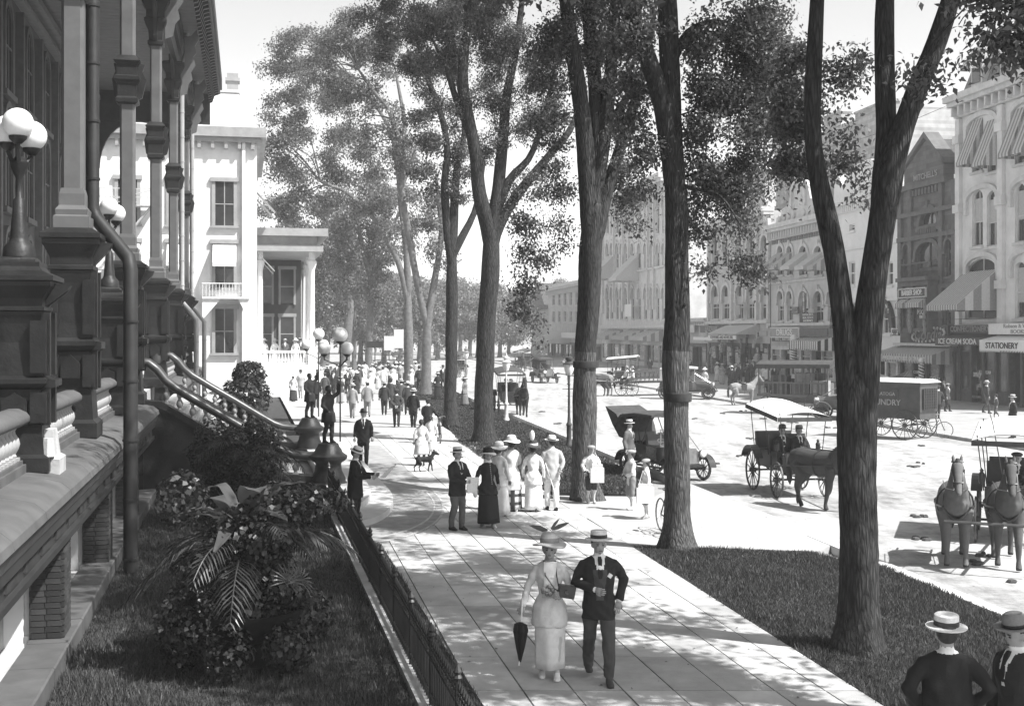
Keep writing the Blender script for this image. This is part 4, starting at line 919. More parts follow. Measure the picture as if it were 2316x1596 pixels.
def cornice(B, x0, x1, z, h=.8, out=.7, m=None, brk=.6, dent=True):
    b = MB(); b.bb(x0-.1,x1+.1,-out,.3,z-h*.3,z); b.bb(x0-.05,x1+.05,-out*.75,.3,z-h*.5,z-h*.3); b.bb(x0,x1,-out*.3,.3,z-h,z-h*.75); o = B.part(b, 'cornice', m or TRIM)
    n = int((x1-x0)/brk); bb_ = MB(); bb_.prismy([(0,0),(0.16,0),(.16,h*.42),(0,h*.42)], -out*.62, -.02)
    me = bb_.mesh('cornice_bracket', m or TRIM)
    for k in range(n): link('cornice_bracket', me, o, (x0+(k+.3)*(x1-x0)/n, 0, z-h*.95))
    return o
def shopfront(B, x0, x1, z1, m, bays, base=.6, rec=.5):
    """timber shop front: posts, stall risers, plate glass, transom"""
    b = MB(); n = bays; w_ = (x1-x0)/n
    for k in range(n+1): b.bb(x0+k*w_-.12,x0+k*w_+.12,-.1,.3,0,z1)
    b.bb(x0,x1,-.12,.3,z1-.35,z1); fr = B.part(b, 'shop_front', m)
    for k in range(n):
        b = MB(); xa, xb = x0+k*w_+.12, x0+(k+1)*w_-.12
        if k % 3 == 1:
            b.bb(xa,xb,rec,rec+.05,.1,z1-.35); o = B.part(b, 'shop_door', M['glass2'], parent=fr)
        else:
            b.bb(xa,xb,.05,.09,base,z1-.35); o = B.part(b, 'shop_window', M['glass2'], parent=fr); b = MB(); b.bb(xa,xb,-.04,.2,0,base); b.bb(xa,xb,-.02,.1,z1*.72,z1*.72+.07); B.part(b, 'stall_riser', m, parent=fr)
    return fr
def opening(B, z1, x0=None, x1=None): B.ops.append((0.15 if x0 is None else x0, B.w-.15 if x1 is None else x1, 0, z1, 0))
# --- pale four-storey building at the right edge
B = Bld('pale_corner_block', 'tall pale building with striped awnings and confectionery shop', 2167, 2420, wallm('pale_wall', .66), FZ(2167,228), 14)
for xo, xs in (((2199,2223),0),((2234,2260),1)): B.win(*xo, 270, 388, .75, aw=(1.05,2.6), drape=.0)
for xo in ((2199,2223),(2232,2259)): B.win(*xo, 430, 557, .8, drape=.55)
bx = B.X(2287); bp_ = B.w; zz = [(FZ(2236,388),FZ(2236,268)),(FZ(2236,557),FZ(2236,430))]
for k in range(4):
    xx = bx+.4+k*1.35+(k//2)*.9
    if xx+1.0 < bp_-.3:
        B.win(0,0,0,0,.8,abs_=(xx,xx+1.0,zz[0][0],zz[0][1]), aw=(1.05,2.6)); B.win(0,0,0,0,.8,abs_=(xx,xx+1.0,zz[1][0],zz[1][1]), drape=.6)
        B.win(0,0,0,0,.6,abs_=(xx,xx+1.0,FZ(2236,722),FZ(2236,600)), drape=.7)
B.win(2183,2258,585,722,.5,sill=True,bars=3)
awning(B.r, B.X(2183), B.X(2258), FZ(2220,612), 2.6, FZ(2220,612)-FZ(2220,690), True, .35, n=26)
opening(B, 4.25); B.body()
z = B.top; cornice(B, 0, B.w, z+.15, 1.3, 1.0, TRIM, .75)
b = MB(); 
for xx, wd in ((0,.5),(B.X(2262),.55),(B.X(2262)+4.6,.55)): 
    b.bb(xx,xx+wd,-.22,-.0,4.4,z-1.2)
    for yy in (268,428,610): zc = FZ(2210,yy)-1.0; b.bb(xx-.12,xx+wd+.12,-.34,-.0,zc-.25,zc+.25)
B.part(b, 'pilaster', wallm('pale_wall', .66))
b = MB(); b.bb(0,B.w,-.25,0,4.35,4.75); B.part(b, 'shop_fascia', TRIM)
for yt, k in ((255,0),(420,1),(574,2)):
    zc = FZ(2225,yt)
    for xa, xb in ((B.X(2186),B.X(2262)),(bx,bx+3.6)):
        c = (xa+xb)/2; b = MB(Matrix.Translation((c,0,0))); archring(b, (xb-xa)-.5, zc-1.6, zc-.75, .3, -.2, -.0, .35); B.part(b, 'arch_surround', TRIM)
b = MB(); b.loft([[(-.1,.2,z+.15),(B.w,.2,z+.15),(B.w,13,z+.15),(-.1,13,z+.15)],[(.5,1.6,z+4),(B.w,1.6,z+4),(B.w,12,z+4),(.5,12,z+4)]]); B.part(b, 'mansard_roof', mat('slate_roof', .2, .8, 3, .2, .2, 30))
for k in range(3):
    b = MB(); xx = 1.4+k*3.3; b.bb(xx,xx+1.3,.1,1.8,z+.5,z+2.9); dm = B.part(b, 'dormer', TRIM); b = MB(); b.bb(xx+.2,xx+1.1,.04,.1,z+.7,z+2.5); B.part(b, 'dormer_window', M['glass'], parent=dm); awning(dm, xx+.15, xx+1.15, z+2.6, .7, .9)
shopfront(B, .3, B.w-.3, 4.25, TRIMD, 8, .75)
sign(B, 2157, 2256, 735, 753, 'CONFECTIONERY', GRY, BK, .35); sign(B, 2257, 2400, 731, 756, None, GRY, WT, .6, lines=['Robson & Ware', 'BOOKS'])
va = B.X(2152); vb = B.X(2257); awning(B.r, va, vb, FZ(2200,754), 1.1, .25, False, .5, mats=[BK, TRIMD]); text(B.r, 'ICE CREAM SODA', .46, (va+vb)/2, -1.12, FZ(2200,754)-.49, WT, sx=1.25)
va = B.X(2262); vb = B.X(2400); awning(B.r, va, vb, FZ(2290,757), 1.3, .3, False, .7, mats=[WT, WT]); text(B.r, 'STATIONERY', .48, va+2.4, -1.32, FZ(2290,757)-.62, BK, sx=1.2)
text(B.r, 'ICE CREAM', .28, B.X(2227), .02, FZ(2227,842), WT); text(B.r, 'Candy', .55, B.X(2205), .02, FZ(2205,845), WT, shear=.3); text(B.r, 'ICE CREAM & CANDY', .2, B.X(2220), -.06, .35, GRY)
b = MB()
for k in range(16): b.box((B.X(2180)+.2+k*.2, .3, .9+R.uniform(0,.25)), (.16,.2,R.uniform(.2,.6)))
B.part(b, 'window_goods', mat('goods', .4, .7, 8, .5))['kind'] = 'stuff'
# --- dark brick house with gable
B = Bld('dark_brick_house', 'narrow dark brick building with gable and barber shop sign', 2035, 2166, brickmat('dark_brick', .13, .1, .9, .3), FZ(2100,418), 12)
dk = mat('brown_stone', .12, .8, 2, .25, .2, 20)
B.win(2081,2122,472,509,.9,frame=dk,hood=.3); B.win(2073,2124,547,608,.55,frame=dk,hood=.3,bars=2); B.win(2045,2059,553,636,1,frame=dk,hood=.2); B.win(2140,2155,541,625,1,frame=dk,hood=.2)
B.win(2046,2060,673,738,.8,frame=dk); B.win(2138,2152,668,735,.8,frame=dk); opening(B, FZ(2100,792)); B.body()
x0, x1 = 0, B.w; t = B.top; pk = FZ(2105,312)
b = MB(); b.prismy([(.9,t),(B.w-1.6,t),(B.w-1.6,t+1.3),(B.w*.52,pk),(.9,t+1.3)], -.12, .6); B.part(b, 'gable', B.m)
b = MB()
for (xa,za,xb,zb) in ((.7,t+1.15,B.w*.52,pk+.1),(B.w*.52,pk+.1,B.w-1.4,t+1.15)): b.prismy([(xa,za),(xb,zb),(xb,zb+.35),(xa,za+.35)], -.35, .7)
b.bb(.5,B.w-1.2,-.3,.3,t-.1,t+.25); b.bb(0,B.w,-.25,.0,t-1.9,t-1.6); b.bb(0,B.w,-.25,0,FZ(2100,536)-.1,FZ(2100,536)+.2); b.bb(0,B.w,-.2,0,FZ(2100,650)-.1,FZ(2100,650)+.15)
for xx in (0,1.5,B.w-2.2,B.w-.5): b.bb(xx,xx+.5,-.18,0,4.5,t-.1)
B.part(b, 'stone_band', dk)
b = MB(); b.loft([[(.7,.65,t+1.2),(B.w-1.4,.65,t+1.2),(B.w-1.4,11,t+1.2),(.7,11,t+1.2)],[(B.w*.52-.05,.65,pk),(B.w*.52+.05,.65,pk),(B.w*.52+.05,11,pk),(B.w*.52-.05,11,pk)]]); B.part(b, 'gable_roof', TRIMD)
text(B.r, "MITCHELL'S", .55, B.w*.5, -.16, FZ(2105,396), mat('carved_letter', .3, .8), sx=1.15)
b = MB()
for k in range(9): b.bb(1.7+k*.45,1.95+k*.45,-.2,0,FZ(2105,437),FZ(2105,422))
for k in range(14): b.bb(2.0+k*.25,2.12+k*.25,-.16,0,FZ(2105,532),FZ(2105,511))
B.part(b, 'carved_panel', dk)['kind'] = 'stuff'
b = MB(); bx0, bx1 = B.X(2066), B.X(2126); zb = FZ(2096,632); b.bb(bx0,bx1,-.9,0,zb-.15,zb)
for k in range(22): xx = bx0+.05+k*(bx1-bx0-.1)/21; b.tube([(xx,-.85,zb),(xx,-.95,zb+.5),(xx,-.85,zb+1.0)],.02,4)
b.bb(bx0,bx1,-.9,-.84,zb+1.0,zb+1.06); B.part(b, 'balcony', M['iron'])
zb0, zb1 = FZ(2096,742), FZ(2096,634); b = MB(); b.bb(bx0-.1,bx1+.1,-.9,0,zb1-.35,zb1-.05); b.bb(bx0-.3,bx1+.3,-1.15,0,zb1-.05,zb1+.2); b.bb(bx0,bx0+.15,-.85,0,zb0,zb1-.35); b.bb(bx1-.15,bx1,-.85,0,zb0,zb1-.35); b.bb((bx0+bx1)/2-.3,(bx0+bx1)/2-.2,-.85,-.7,zb0,zb1-.35); b.bb(bx0,bx1,-.85,0,zb0-.2,zb0); bay = B.part(b, 'bay_window', dk)
b = MB(); b.bb(bx0+.15,bx1-.15,-.75,-.7,zb0,zb1-.4); B.part(b, 'bay_glass', M['glass'], parent=bay)
sign(B, 2064, 2125, 654, 671, 'BARBER SHOP.', WT, BK, .98, frame=TRIM)
for (xa,xb) in ((2067,2085),(2089,2124)): awning(bay, B.X(xa), B.X(xb), FZ(2096,675), 1.35, .3, True, .35, y0=-.9)
text(bay, 'POOL', .42, B.X(2109), -.78, FZ(2109,706), WT); text(bay, 'RM.', .3, B.X(2109), -.78, FZ(2109,717), WT)
for xx in (2064,2088,2122):
    b = MB(); xc = B.X(xx)
    for k in range(5): b.ell((xc+.05*math.sin(k*2),-.95,FZ(xx,688)-.42*k),(.18,.1,.28),8,6)
    b.obj('gathered_curtain', STRA, bay)
o = sign(B, 2075, 2160, 740, 771, None, GRY, BK, .5, frame=TRIMD); text(o, 'Cordial', 1.15, B.X(2117), -.53, FZ(2117,757), mat('sign_dim', .2,.6), shear=.25, sx=1.15)
b = MB()
for k in range(26): a = k*2*PI/26; b.ell((B.X(2117)+2.2*math.cos(a),-.55,FZ(2117,757)+.42*math.sin(a)+.15*math.cos(a)),(.09,.06,.09),6,5)
b.obj('sign_lamps', mat('bulb', .5,.3), o); o.children[-1].name = 'sign_lamp_ring'; bpy.data.objects['sign_lamp_ring']['kind'] = 'stuff'
awning(B.r, B.X(2026), B.X(2158), FZ(2090,783), 1.5, .5, True, .6, n=44); text(B.r, 'ANHEUSER-BUSCH BEER ON DRAUGHT', .36, B.X(2092), -1.54, FZ(2090,783)-.8, WT, sx=.95)
shopfront(B, .3, B.w-.3, FZ(2100,792)-.02, TRIMD, 4, .6); b = MB(); b.bb(0,B.w,-.5,0,FZ(2100,782),FZ(2100,776)); B.part(b, 'shop_cornice', TRIM)
text(B.r, "CORNELL'S", .3, B.X(2083), -.14, FZ(2083,842), WT); text(B.r, 'CAFE', .34, B.X(2081), -.14, FZ(2081,856), WT); text(B.r, 'CIGARS', .34, B.X(2119), -.14, FZ(2119,857), WT, sx=1.2)
b = MB(); b.bb(B.X(2045),B.X(2061),-.9,-.8,FZ(2053,759),FZ(2053,745)); q = B.part(b, 'hanging_sign', BK); b = MB(); b.bb(B.X(2047),B.X(2059),-.93,-.9,FZ(2053,757),FZ(2053,747)); b.obj('sign_panel', WT, q); text(q, 'BARBER', .2, B.X(2053), -.94, FZ(2053,750), BK); text(q, 'SHOP', .2, B.X(2053), -.94, FZ(2053,754.5), BK)
b = MB(); b.ell((B.X(2028),-1.9,FZ(2028,788)),(.45,.35,.36),14,10); b.ell((B.X(2030),-2.2,FZ(2028,788)),(.13,.08,.13),8,6,1); B.part(b, 'eyeball_sign', [WT, BK], 180)
def barber_pole(B, x, yt, yb, out, r=.16, lab=''):
    z1, z0 = FZ(x,yt), FZ(x,yb); b = MB(); n = 40; m = 12; xx = B.X(x); vs = []
    for j in range(n+1):
        for k in range(m): a = 2*PI*k/m; vs.append((xx+r*math.cos(a), -out+r*math.sin(a), z0+(z1-z0)*j/n))
    for j in range(n):
        for k in range(m): b.add([], [], 0)
    base = len(b.v); b.v += vs
    for j in range(n):
        for k in range(m):
            b.f.append((j*m+k,j*m+(k+1)%m,(j+1)*m+(k+1)%m,(j+1)*m+k)); b.m.append(1 if ((k/m*2+j/n*7) % 1) < .45 else 0)
    b.ell((xx,-out,z1+r),(r*1.1,r*1.1,r*1.2),10,8,0); b.lathe([(r*1.3,-.15),(r*1.3,0)],10,(xx,-out,z0),1)
    v = FM @ Matrix.Translation((B.a0,0,0)) @ Vector((xx,-out,0)); o = B.part(b, 'barber_pole', [WT, BK], 60)
barber_pole(B, 2137, 822, 870, 1.6, .17)
# --- low white building
B = Bld('white_arched_building', 'white painted building with arched sign seen between the nearest elm stems', 1889, 2036, mat('whitewash', .78, .8, 1, .08, .2, 30), FZ(1960,438), 12)
for x in (1927,1985,2013): B.win(x-7,x+7,592,645,0,frame=WT)
for x in (1928,2012): B.win(x-7,x+5,507,522,0,frame=WT)
for x in (1905,2005): B.win(x-10,x+10,690,755,.0,frame=WT,bars=2)
opening(B, FZ(1960,790)); B.body(); cornice(B, 0, B.w, B.top+.1, 1.2, .5, WT, .35)
b = MB(); t = B.top+.1; pts = [(0,t)]; 
for k in range(13): a = PI*k/12; pts.append((B.w*.5-B.w*.36*math.cos(a)*1.0, t+1.0+1.4*math.sin(a)**2))
b.prismy([(B.w,t),(B.w,t+1.5),(B.w-1,t+1.5)]+[(p[0],p[1]) for p in pts[1:]][::-1]+[(1,t+1.7),(0,t+1.7),(0,t)], -.1, .4); b.bb(-.1,1.1,-.2,.5,t+1.7,t+1.9); b.bb(0,B.w,-.15,0,FZ(1960,560),FZ(1960,556)); b.bb(0,B.w,-.2,0,FZ(1960,680)-.1,FZ(1960,680)+.1); B.part(b, 'parapet', B.m)
b = MB()
for cx in (B.X(1912),B.X(1993)):
    b.M = Matrix.Translation((cx,0,FZ(1960,742))); archring(b, 3.6, 0, .2, .5, -.3, -.02, .9); b.M = Matrix()
B.part(b, 'arched_sign', BK)
for i, ch in enumerate('RESTAURANT'):
    a = math.radians(150-i*13.3)
    for cx in (B.X(1912),B.X(1993)): tx = text(B.r, ch, .42, cx+2.05*math.cos(a), -.32, FZ(1960,742)+.2+1.9*math.sin(a), WT)
    
shopfront(B, .3, B.w-.3, FZ(1960,790)-.02, WT, 6)
# --- drug store
DG = wallm('drug_wall', .52)
B = Bld('drug_store_building', 'three storey building with ornate crest above DRUGS sign', 1744, 1891, DG, FZ(1818,500), 13)
for i, (x, wd) in enumerate(((1766,13),(1787,13),(1818,20),(1852,20),(1878,12))):
    B.win(x-wd/2,x+wd/2,556,622,1,hood=.28,aw=(1.5,2.4,None,i != 2 and i != 3) if False else None); xx0, xx1 = B.X(x-wd/2)-.05, B.X(x+wd/2)+.05
    awning(B.r, xx0, xx1, FZ(x,570), 1.7, FZ(x,570)-FZ(x,603), i not in (2,3), .3, n=10)
    B.win(x-wd/2,x+wd/2,658,726,1,hood=.28,drape=.5)
opening(B, FZ(1818,782)); B.body(); cornice(B, 0, B.w, B.top+.2, 1.3, .8, TRIM, .55)
b = MB(); t = B.top+.2; c = B.w*.5
b.prismy([(c-5.6,t),(c+5.6,t),(c+5.2,t+.6),(c+4.2,t+.7),(c+4,t+1.2),(c+2.4,t+1.5),(c+2.2,t+2.1)]+[(c+2.1*math.cos(PI*k/10), t+2.1+1.3*math.sin(PI*k/10)) for k in range(11)]+[(c-2.2,t+2.1),(c-2.4,t+1.5),(c-4,t+1.2),(c-4.2,t+.7),(c-5.2,t+.6)], -.2, .3)
b.M = Matrix.Translation((c,0,0)); archring(b, 2.6, t+1.0, t+1.9, .35, -.4, -.2); b.M = Matrix(); b.bb(c-1,c+1,-.35,.35,t+3.4,t+3.65)
for k in range(-4,5): 
    if k: b.ell((c+k*1.1,-.25,t+.45),(.3,.12,.3),8,6)
B.part(b, 'roof_crest', TRIM)
b = MB()
for k in range(26): xx = .4+k*(B.w-.8)/25.5; b.bb(xx,xx+.22,-.12,0,FZ(1818,540),FZ(1818,519))
B.part(b, 'corbel_table', mat('corbel', .2,.8)); b = MB(); b.bb(0,B.w,-.2,0,FZ(1818,636),FZ(1818,631)); b.bb(0,B.w,-.3,0,FZ(1818,736),FZ(1818,730)); B.part(b, 'string_course', TRIM)
b = MB(); xa, xb = B.X(1733), B.X(1760); za = FZ(1746,632); b.bb(xa,xb,-1.1,0,za,za+.08)
for k in range(9): xx = xa+k*(xb-xa)/8; b.bb(xx-.02,xx+.02,-1.1,-1.06,za,za+1.2)
b.bb(xa,xb,-1.1,-1.05,za+1.15,za+1.2); b.bb(xa,xa+.05,-1.1,0,za+1.15,za+1.2); b.bb(B.X(1757)-.03,B.X(1757)+.03,-.6,-.55,2.0,za); B.part(b, 'fire_balcony', M['iron'])
sign(B, 1757, 1822, 742, 762, 'DRUGS', WT, GRY, .6, frame=WT); sign(B, 1757, 1822, 763, 772, 'WM. C. BARTON, PH.G.', WT, BK, .45); sign(B, 1824, 1888, 742, 760, None, WT, mat('sign_mid', .09,.6), .6)
sign(B, 1816, 1856, 708, 729, None, WT, BK, .3, lines=['LESTER BROS.','REAL ESTATE','INSURANCE']); sign(B, 1797, 1811, 694, 710, None, GRY, mat('sign_mid', .09), .25, lines=['DENTAL','ROOMS']); sign(B, 1837, 1846, 663, 706, None, WT, mat('sign_mid', .09), .9, lines=['D','E','N','T','I','S','T'], size=.4)
awning(B.r, B.X(1824), B.X(1890), FZ(1856,761), 1.5, .35, True, .75, n=30, mats=[BK, WT]); barber_pole(B, 1827, 773, 812, 1.2, .28)
shopfront(B, .3, B.w-.3, FZ(1818,782)-.02, TRIM, 6, .7); sign(B, 1738, 1756, 747, 760, '', WT, GRY, .9)
text(B.r, 'AND FERRIS', .36, B.X(1790), .0, FZ(1790,780), WT); text(B.r, 'Chemists', .4, B.X(1792), .0, FZ(1792,789), WT); text(B.r, 'CIGARETTES', .34, B.X(1790), .0, FZ(1790,797), WT)
# --- clothing shop
B = Bld('bazaar_building', 'grey three storey building over the crowded bazaar shopfront', 1602, 1743, wallm('bazaar_wall', .48), FZ(1670,492), 13)
for x in (1618,1642,1673,1698,1730):
    B.win(x-7,x+7,532,604,1,hood=.35); B.win(x-8,x+8,645,722,1,hood=.35,drape=.55)
opening(B, FZ(1670,775)); B.body(); cornice(B, 0, B.w, B.top+.2, 1.4, .9, TRIM, .6)
b = MB()
for x in (1605,1657,1714,1741): b.bb(B.X(x)-.25,B.X(x)+.25,-.25,0,4.6,B.top-1.2)
b.bb(0,B.w,-.4,0,FZ(1670,732),FZ(1670,725)); B.part(b, 'pilaster', TRIM)
b = MB(); b.bb(B.w-5,B.w,-.5,.5,B.top+.2,B.top+3.2); b.prismy([(B.w-5.3,B.top+3.2),(B.w+.3,B.top+3.2),(B.w-2.5,B.top+4.2)],-.7,.6); B.part(b, 'roof_turret', TRIM)
sign(B, 1598, 1650, 736, 752, 'BAZAAR', GRY, mat('sign_mid', .09), .7); awning(B.r, B.X(1650), B.X(1718), FZ(1684,732), 2.2, .9, False, .1, mats=[STRA,STRB]); sign(B, 1650, 1716, 758, 767, 'SOUVENIRS AND NOVELTIES', BK, WT, 2.2)
sign(B, 1606, 1650, 762, 769, '', BK, WT, 1.8); sign(B, 1681, 1692, 690, 712, '', WT, GRY, .8)
shopfront(B, .3, B.w-.3, FZ(1670,775)-.02, TRIMD, 7)
rs_ = random.Random(4)
b = MB()
for k in range(70):
    xx = rs_.uniform(.8,B.w-1); zz_ = rs_.uniform(.3,4.2); b.box((xx,-.25-rs_.uniform(0,.5),zz_),(rs_.uniform(.15,.5),rs_.uniform(.06,.2),rs_.uniform(.3,1.0)), mi=k % 3)
B.part(b, 'hanging_goods', [mat('goods_a', .08,.8,8,.5), mat('goods', .4,.7,8,.5), mat('goods_b', .2,.8,8,.5)])['kind'] = 'stuff'
# --- low link building then tall pale hotel block
B = Bld('single_storey_shop', 'low single storey shop in the gap between two taller fronts', 1512, 1601, wallm('bazaar_wall2', .45), FZ(1555,722), 10)
opening(B, FZ(1555,775)); B.body(); cornice(B, 0, B.w, B.top+.1, .8, .5, TRIM, .8); shopfront(B, .3, B.w-.3, FZ(1555,775)-.02, TRIMD, 6); sign(B, 1530, 1580, 735, 752, '', WT, TRIM, .5)
B = Bld('tall_arcaded_block', 'tall hazy pale block with rows of arched windows', 1362, 1511, wallm('pale_wall2', .6), FZ(1436,430), 16)
for yt, yb in ((442,528),(550,606),(650,722),(480,520)):
    if yb == 520: continue
    for x in (1374,1384,1396,1406,1416,1431,1446,1460,1474,1488,1501):
        B.win(x-3.4,x+3.4,yt,yb,1,hood=.3 if yt < 600 else .22, sill=True)
opening(B, FZ(1436,772)); B.body(); cornice(B, 0, B.w, B.top+.3, 2, 1.2, TRIM, 1.0)
b = MB()
for x in (1365,1390,1411,1424,1467,1481,1508): b.bb(B.X(x)-.3,B.X(x)+.3,-.3,0,7,B.top-2)
b.bb(0,B.w,-.5,0,FZ(1436,742),FZ(1436,734)); b.bb(0,B.w,-.3,0,FZ(1436,617),FZ(1436,613)); B.part(b, 'pilaster', TRIM)
for x in (1382,1436): awning(B.r, B.X(x-9), B.X(x+9), FZ(x,577), 3.0, 3.0, False, .4, mats=[STRB,STRB])
for x in (1394,1440,1484): awning(B.r, B.X(x-16), B.X(x+16), FZ(x,745), 2.5, .9, True, .5)
shopfront(B, .3, B.w-.3, FZ(1436,772)-.02, TRIM, 10); sign(B, 1433, 1448, 688, 716, '', WT, WT, 1.2)
B = Bld('far_shop_row', 'low hazy shop row with pale signs at the bend of the street', 1240, 1361, wallm('pale_wall3', .5), FZ(1300,640), 14)
for x in range(1252,1356,13):
    B.win(x-3,x+3,660,690,0); B.win(x-3,x+3,703,728,0)
opening(B, FZ(1300,775)); B.body(); cornice(B, 0, B.w, B.top+.2, 1.6, 1, TRIM, 1.4); shopfront(B, .3, B.w-.3, FZ(1300,775)-.02, TRIMD, 14); sign(B, 1290, 1330, 752, 764, '', WT, WT, 1.5); awning(B.r, B.X(1250), B.X(1290), FZ(1270,750), 4, 1.5, False, .4)
B = Bld('distant_frame_house', 'distant gabled frame house half lost in haze', 1205, 1239, wallm('pale_wall4', .45), FZ(1222,700), 14); b = MB(); b.prismy([(-.5,B.top),(B.w+.5,B.top),(B.w/2,B.top+5)],-.5,13); B.part(b, 'gable_roof', TRIMD)
for x in (1213,1222,1231): B.win(x-2,x+2,712,735,0)
B.body()
# brick block rising behind the drug store
v0 = P(1752, 800, 128); q = thing('rear_brick_block', 'plain pale brick block with stepped parapet rising behind the drug store', 'building', (v0.x,128,0), math.atan2(FE.y,FE.x))
Wd = 12.5; b = MB(); b.bb(0,Wd+14,0,14,0,23.0); b.obj('brick_wall', brickmat('pale_brick', .42, .5, .9, .3), q)
b = MB()
for k, (xa, xb, zz_) in enumerate(((0,3.0,24.6),(6,10,23.6),(13,17,24.2),(20,26.5,23.4))): b = MB(); b.bb(xa,xb,-.05,1,23.0,zz_); b.bb(xa-.1,xb+.1,-.15,1.1,zz_,zz_+.2); b.obj('parapet', brickmat('pale_brick', .42, .5), q)
b = MB()
for xx in (3.5,8.5,15): b.bb(xx,xx+1.2,-.06,.02,17,19); 
b.obj('blind_window', mat('wing_trim', .3), q)
# ------------------------------------------------------------------ people and animals: one grown surface each, hair, hats and skirts as children
DG = lambda: bpy.context.evaluated_depsgraph_get()
def fuse(mb, voxel, name, mats, zones, smooth=2):
    """joins lofted limbs into one continuous skin and colours it by zone"""
    me = mb.mesh(name+'_raw', M['skin']); o = bpy.data.objects.new('fuse', me); C.objects.link(o)
    r = o.modifiers.new('r','REMESH'); r.mode = 'VOXEL'; r.voxel_size = voxel; r.use_smooth_shade = True
    s_ = o.modifiers.new('s','SMOOTH'); s_.iterations = smooth; s_.factor = .5
    out = bpy.data.meshes.new_from_object(o.evaluated_get(DG())); bpy.data.objects.remove(o); out.name = name
    out.materials.clear()
    for m in mats: out.materials.append(m)
    n = len(out.polygons); ce = np.zeros(n*3); out.polygons.foreach_get('center', ce); ce = ce.reshape(-1,3); no = np.zeros(n*3); out.polygons.foreach_get('normal', no); no = no.reshape(-1,3)
    best = np.full(n, 1e9); mi = np.zeros(n, int)
    for p0, p1, r0, r1, z in zones:
        a = np.array(p0); d = np.array(p1)-a; t = np.clip(((ce-a)@d)/max(1e-9,d@d),0,1); q = np.linalg.norm(ce-(a+t[:,None]*d),axis=1)-(r0+(r1-r0)*t)
        k = q < best; best[k] = q[k]; mi[k] = z
    out.polygons.foreach_set('use_smooth', np.ones(n,bool)); return out, ce, no, mi
MI = dict(skin=0, coat=1, legs=2, shoe=3, shirt=4)
def rings(b, chain, n=14):
    """chain of (x, y, z, rx, ry): horizontal ellipses"""
    b.loft([[(x+rx*math.cos(2*PI*k/n), y+ry*math.sin(2*PI*k/n), z) for k in range(n)] for x,y,z,rx,ry in chain])
def hand_mb(b, w, d, side, grip=.4, s=1.0, mi=0):
    """palm, four unequal bent fingers and a thumb; w wrist, d direction of the hand"""
    d = Vector(d).normalized(); w = Vector(w); up = Vector((0,-1,0)); up = (up-d*up.dot(d)); up = up.normalized() if up.length > .1 else Vector((1,0,0)); sd = d.cross(up)*side
    b.loft([[w+d*t+sd*(x*wd)+up*(y*.014*s) for x, y in ((1,.6),(.5,1),(-.5,1),(-1,.6),(-1,-.6),(-.5,-1),(.5,-1),(1,-.6))] for t, wd in ((-.01,.026*s),(.03*s,.036*s),(.085*s,.042*s))], mi)
    for k, L in enumerate((.062,.075,.07,.052)):
        p = w+d*.082*s+sd*((k-1.5)*.021*s); L *= s; f = up*-1
        a = grip*1.1; d1 = (d*math.cos(a)+up*-math.sin(a)); d2 = (d*math.cos(2.2*a)+up*-math.sin(2.2*a))
        b.tube([p, p+d1*L*.5, p+d1*L*.5+d2*L*.5], [.0095*s,.009*s,.006*s], 5, mi)
    p = w+d*.03*s+sd*(-.034*s); td = (d*.6-sd*.6-up*.3).normalized(); b.tube([p, p+td*.03*s, p+td*.03*s+(d*.9-up*.4).normalized()*.03*s], [.012*s,.011*s,.007*s], 5, mi)
HATS = {}
def hat_mesh(kind):
    if kind in HATS: return HATS[kind]
    b = MB(); ms = [M['straw'], M['iron']]
    if kind == 'boater':
        b.lathe([(.0,.0),(.165,.0),(.168,.012),(.102,.016),(.102,.02)],20,mi=0); b.lathe([(.101,.018),(.103,.02),(.103,.06),(.100,.062)],20,mi=1); b.lathe([(.1,.06),(.098,.105),(.09,.112),(0,.113)],20,mi=0); 
    elif kind in ('bowler','fedora','panama'):
        ms = [M['iron'] if kind == 'bowler' else (cloth(.2) if kind == 'fedora' else M['straw']), M['iron']]; w_ = .14 if kind == 'bowler' else .17
        b.lathe([(0,0),(w_,.008),(w_+.004,.018),(.105,.008),(.104,.01)],20,mi=0); b.lathe([(.103,.01),(.105,.012),(.105,.04),(.102,.042)],20,mi=1)
        b.lathe([(.103,.04),(.1,.09),(.075,.125),(.03,.14),(0,.142)] if kind == 'bowler' else [(.102,.04),(.098,.1),(.07,.125),(.035,.115),(0,.11)],20,mi=0)
    elif kind == 'cap':
        ms = [cloth(.3), M['iron']]; b.ell((0,.01,.035),(.12,.125,.055),16,8,0); b.prism([(.08*math.cos(a), -.1-.07*math.sin(a)) for a in np.linspace(0,PI,8)],.005,.018,0)
    elif kind == 'darkcap':
        ms = [cloth(.05), M['iron']]; b.ell((0,.01,.035),(.12,.125,.055),16,8,0); b.prism([(.08*math.cos(a), -.1-.07*math.sin(a)) for a in np.linspace(0,PI,8)],.005,.018,0)
    elif kind in ('wide','whitehat','darkhat','cloche'):
        g0, g1 = {'wide':(.45,.22),'whitehat':(.75,.55),'darkhat':(.05,.7),'cloche':(.03,.75)}[kind]; ms = [cloth(g0), cloth(g1)]; r = .21 if kind != 'cloche' else .19
        vs = [];  b.loft([[(rr*math.cos(2*PI*k/22), rr*math.sin(2*PI*k/22)*1.05, z+.022*math.sin(2*PI*k/22*2)*(rr > .15)) for k in range(22)] for rr, z in ((.1,.0),(r,-.012),(r+.006,.0),(.11,.03))], 1 if kind == 'cloche' else 0)
        b.lathe([(.112,.012),(.122,.03),(.122,.075),(.114,.085)],18,mi=1 if kind != 'cloche' else 0); b.lathe([(.112,.08),(.105,.125),(.07,.15),(0,.155)],18,mi=0)
    HATS[kind] = b.mesh('hat', ms, 45); return HATS[kind]
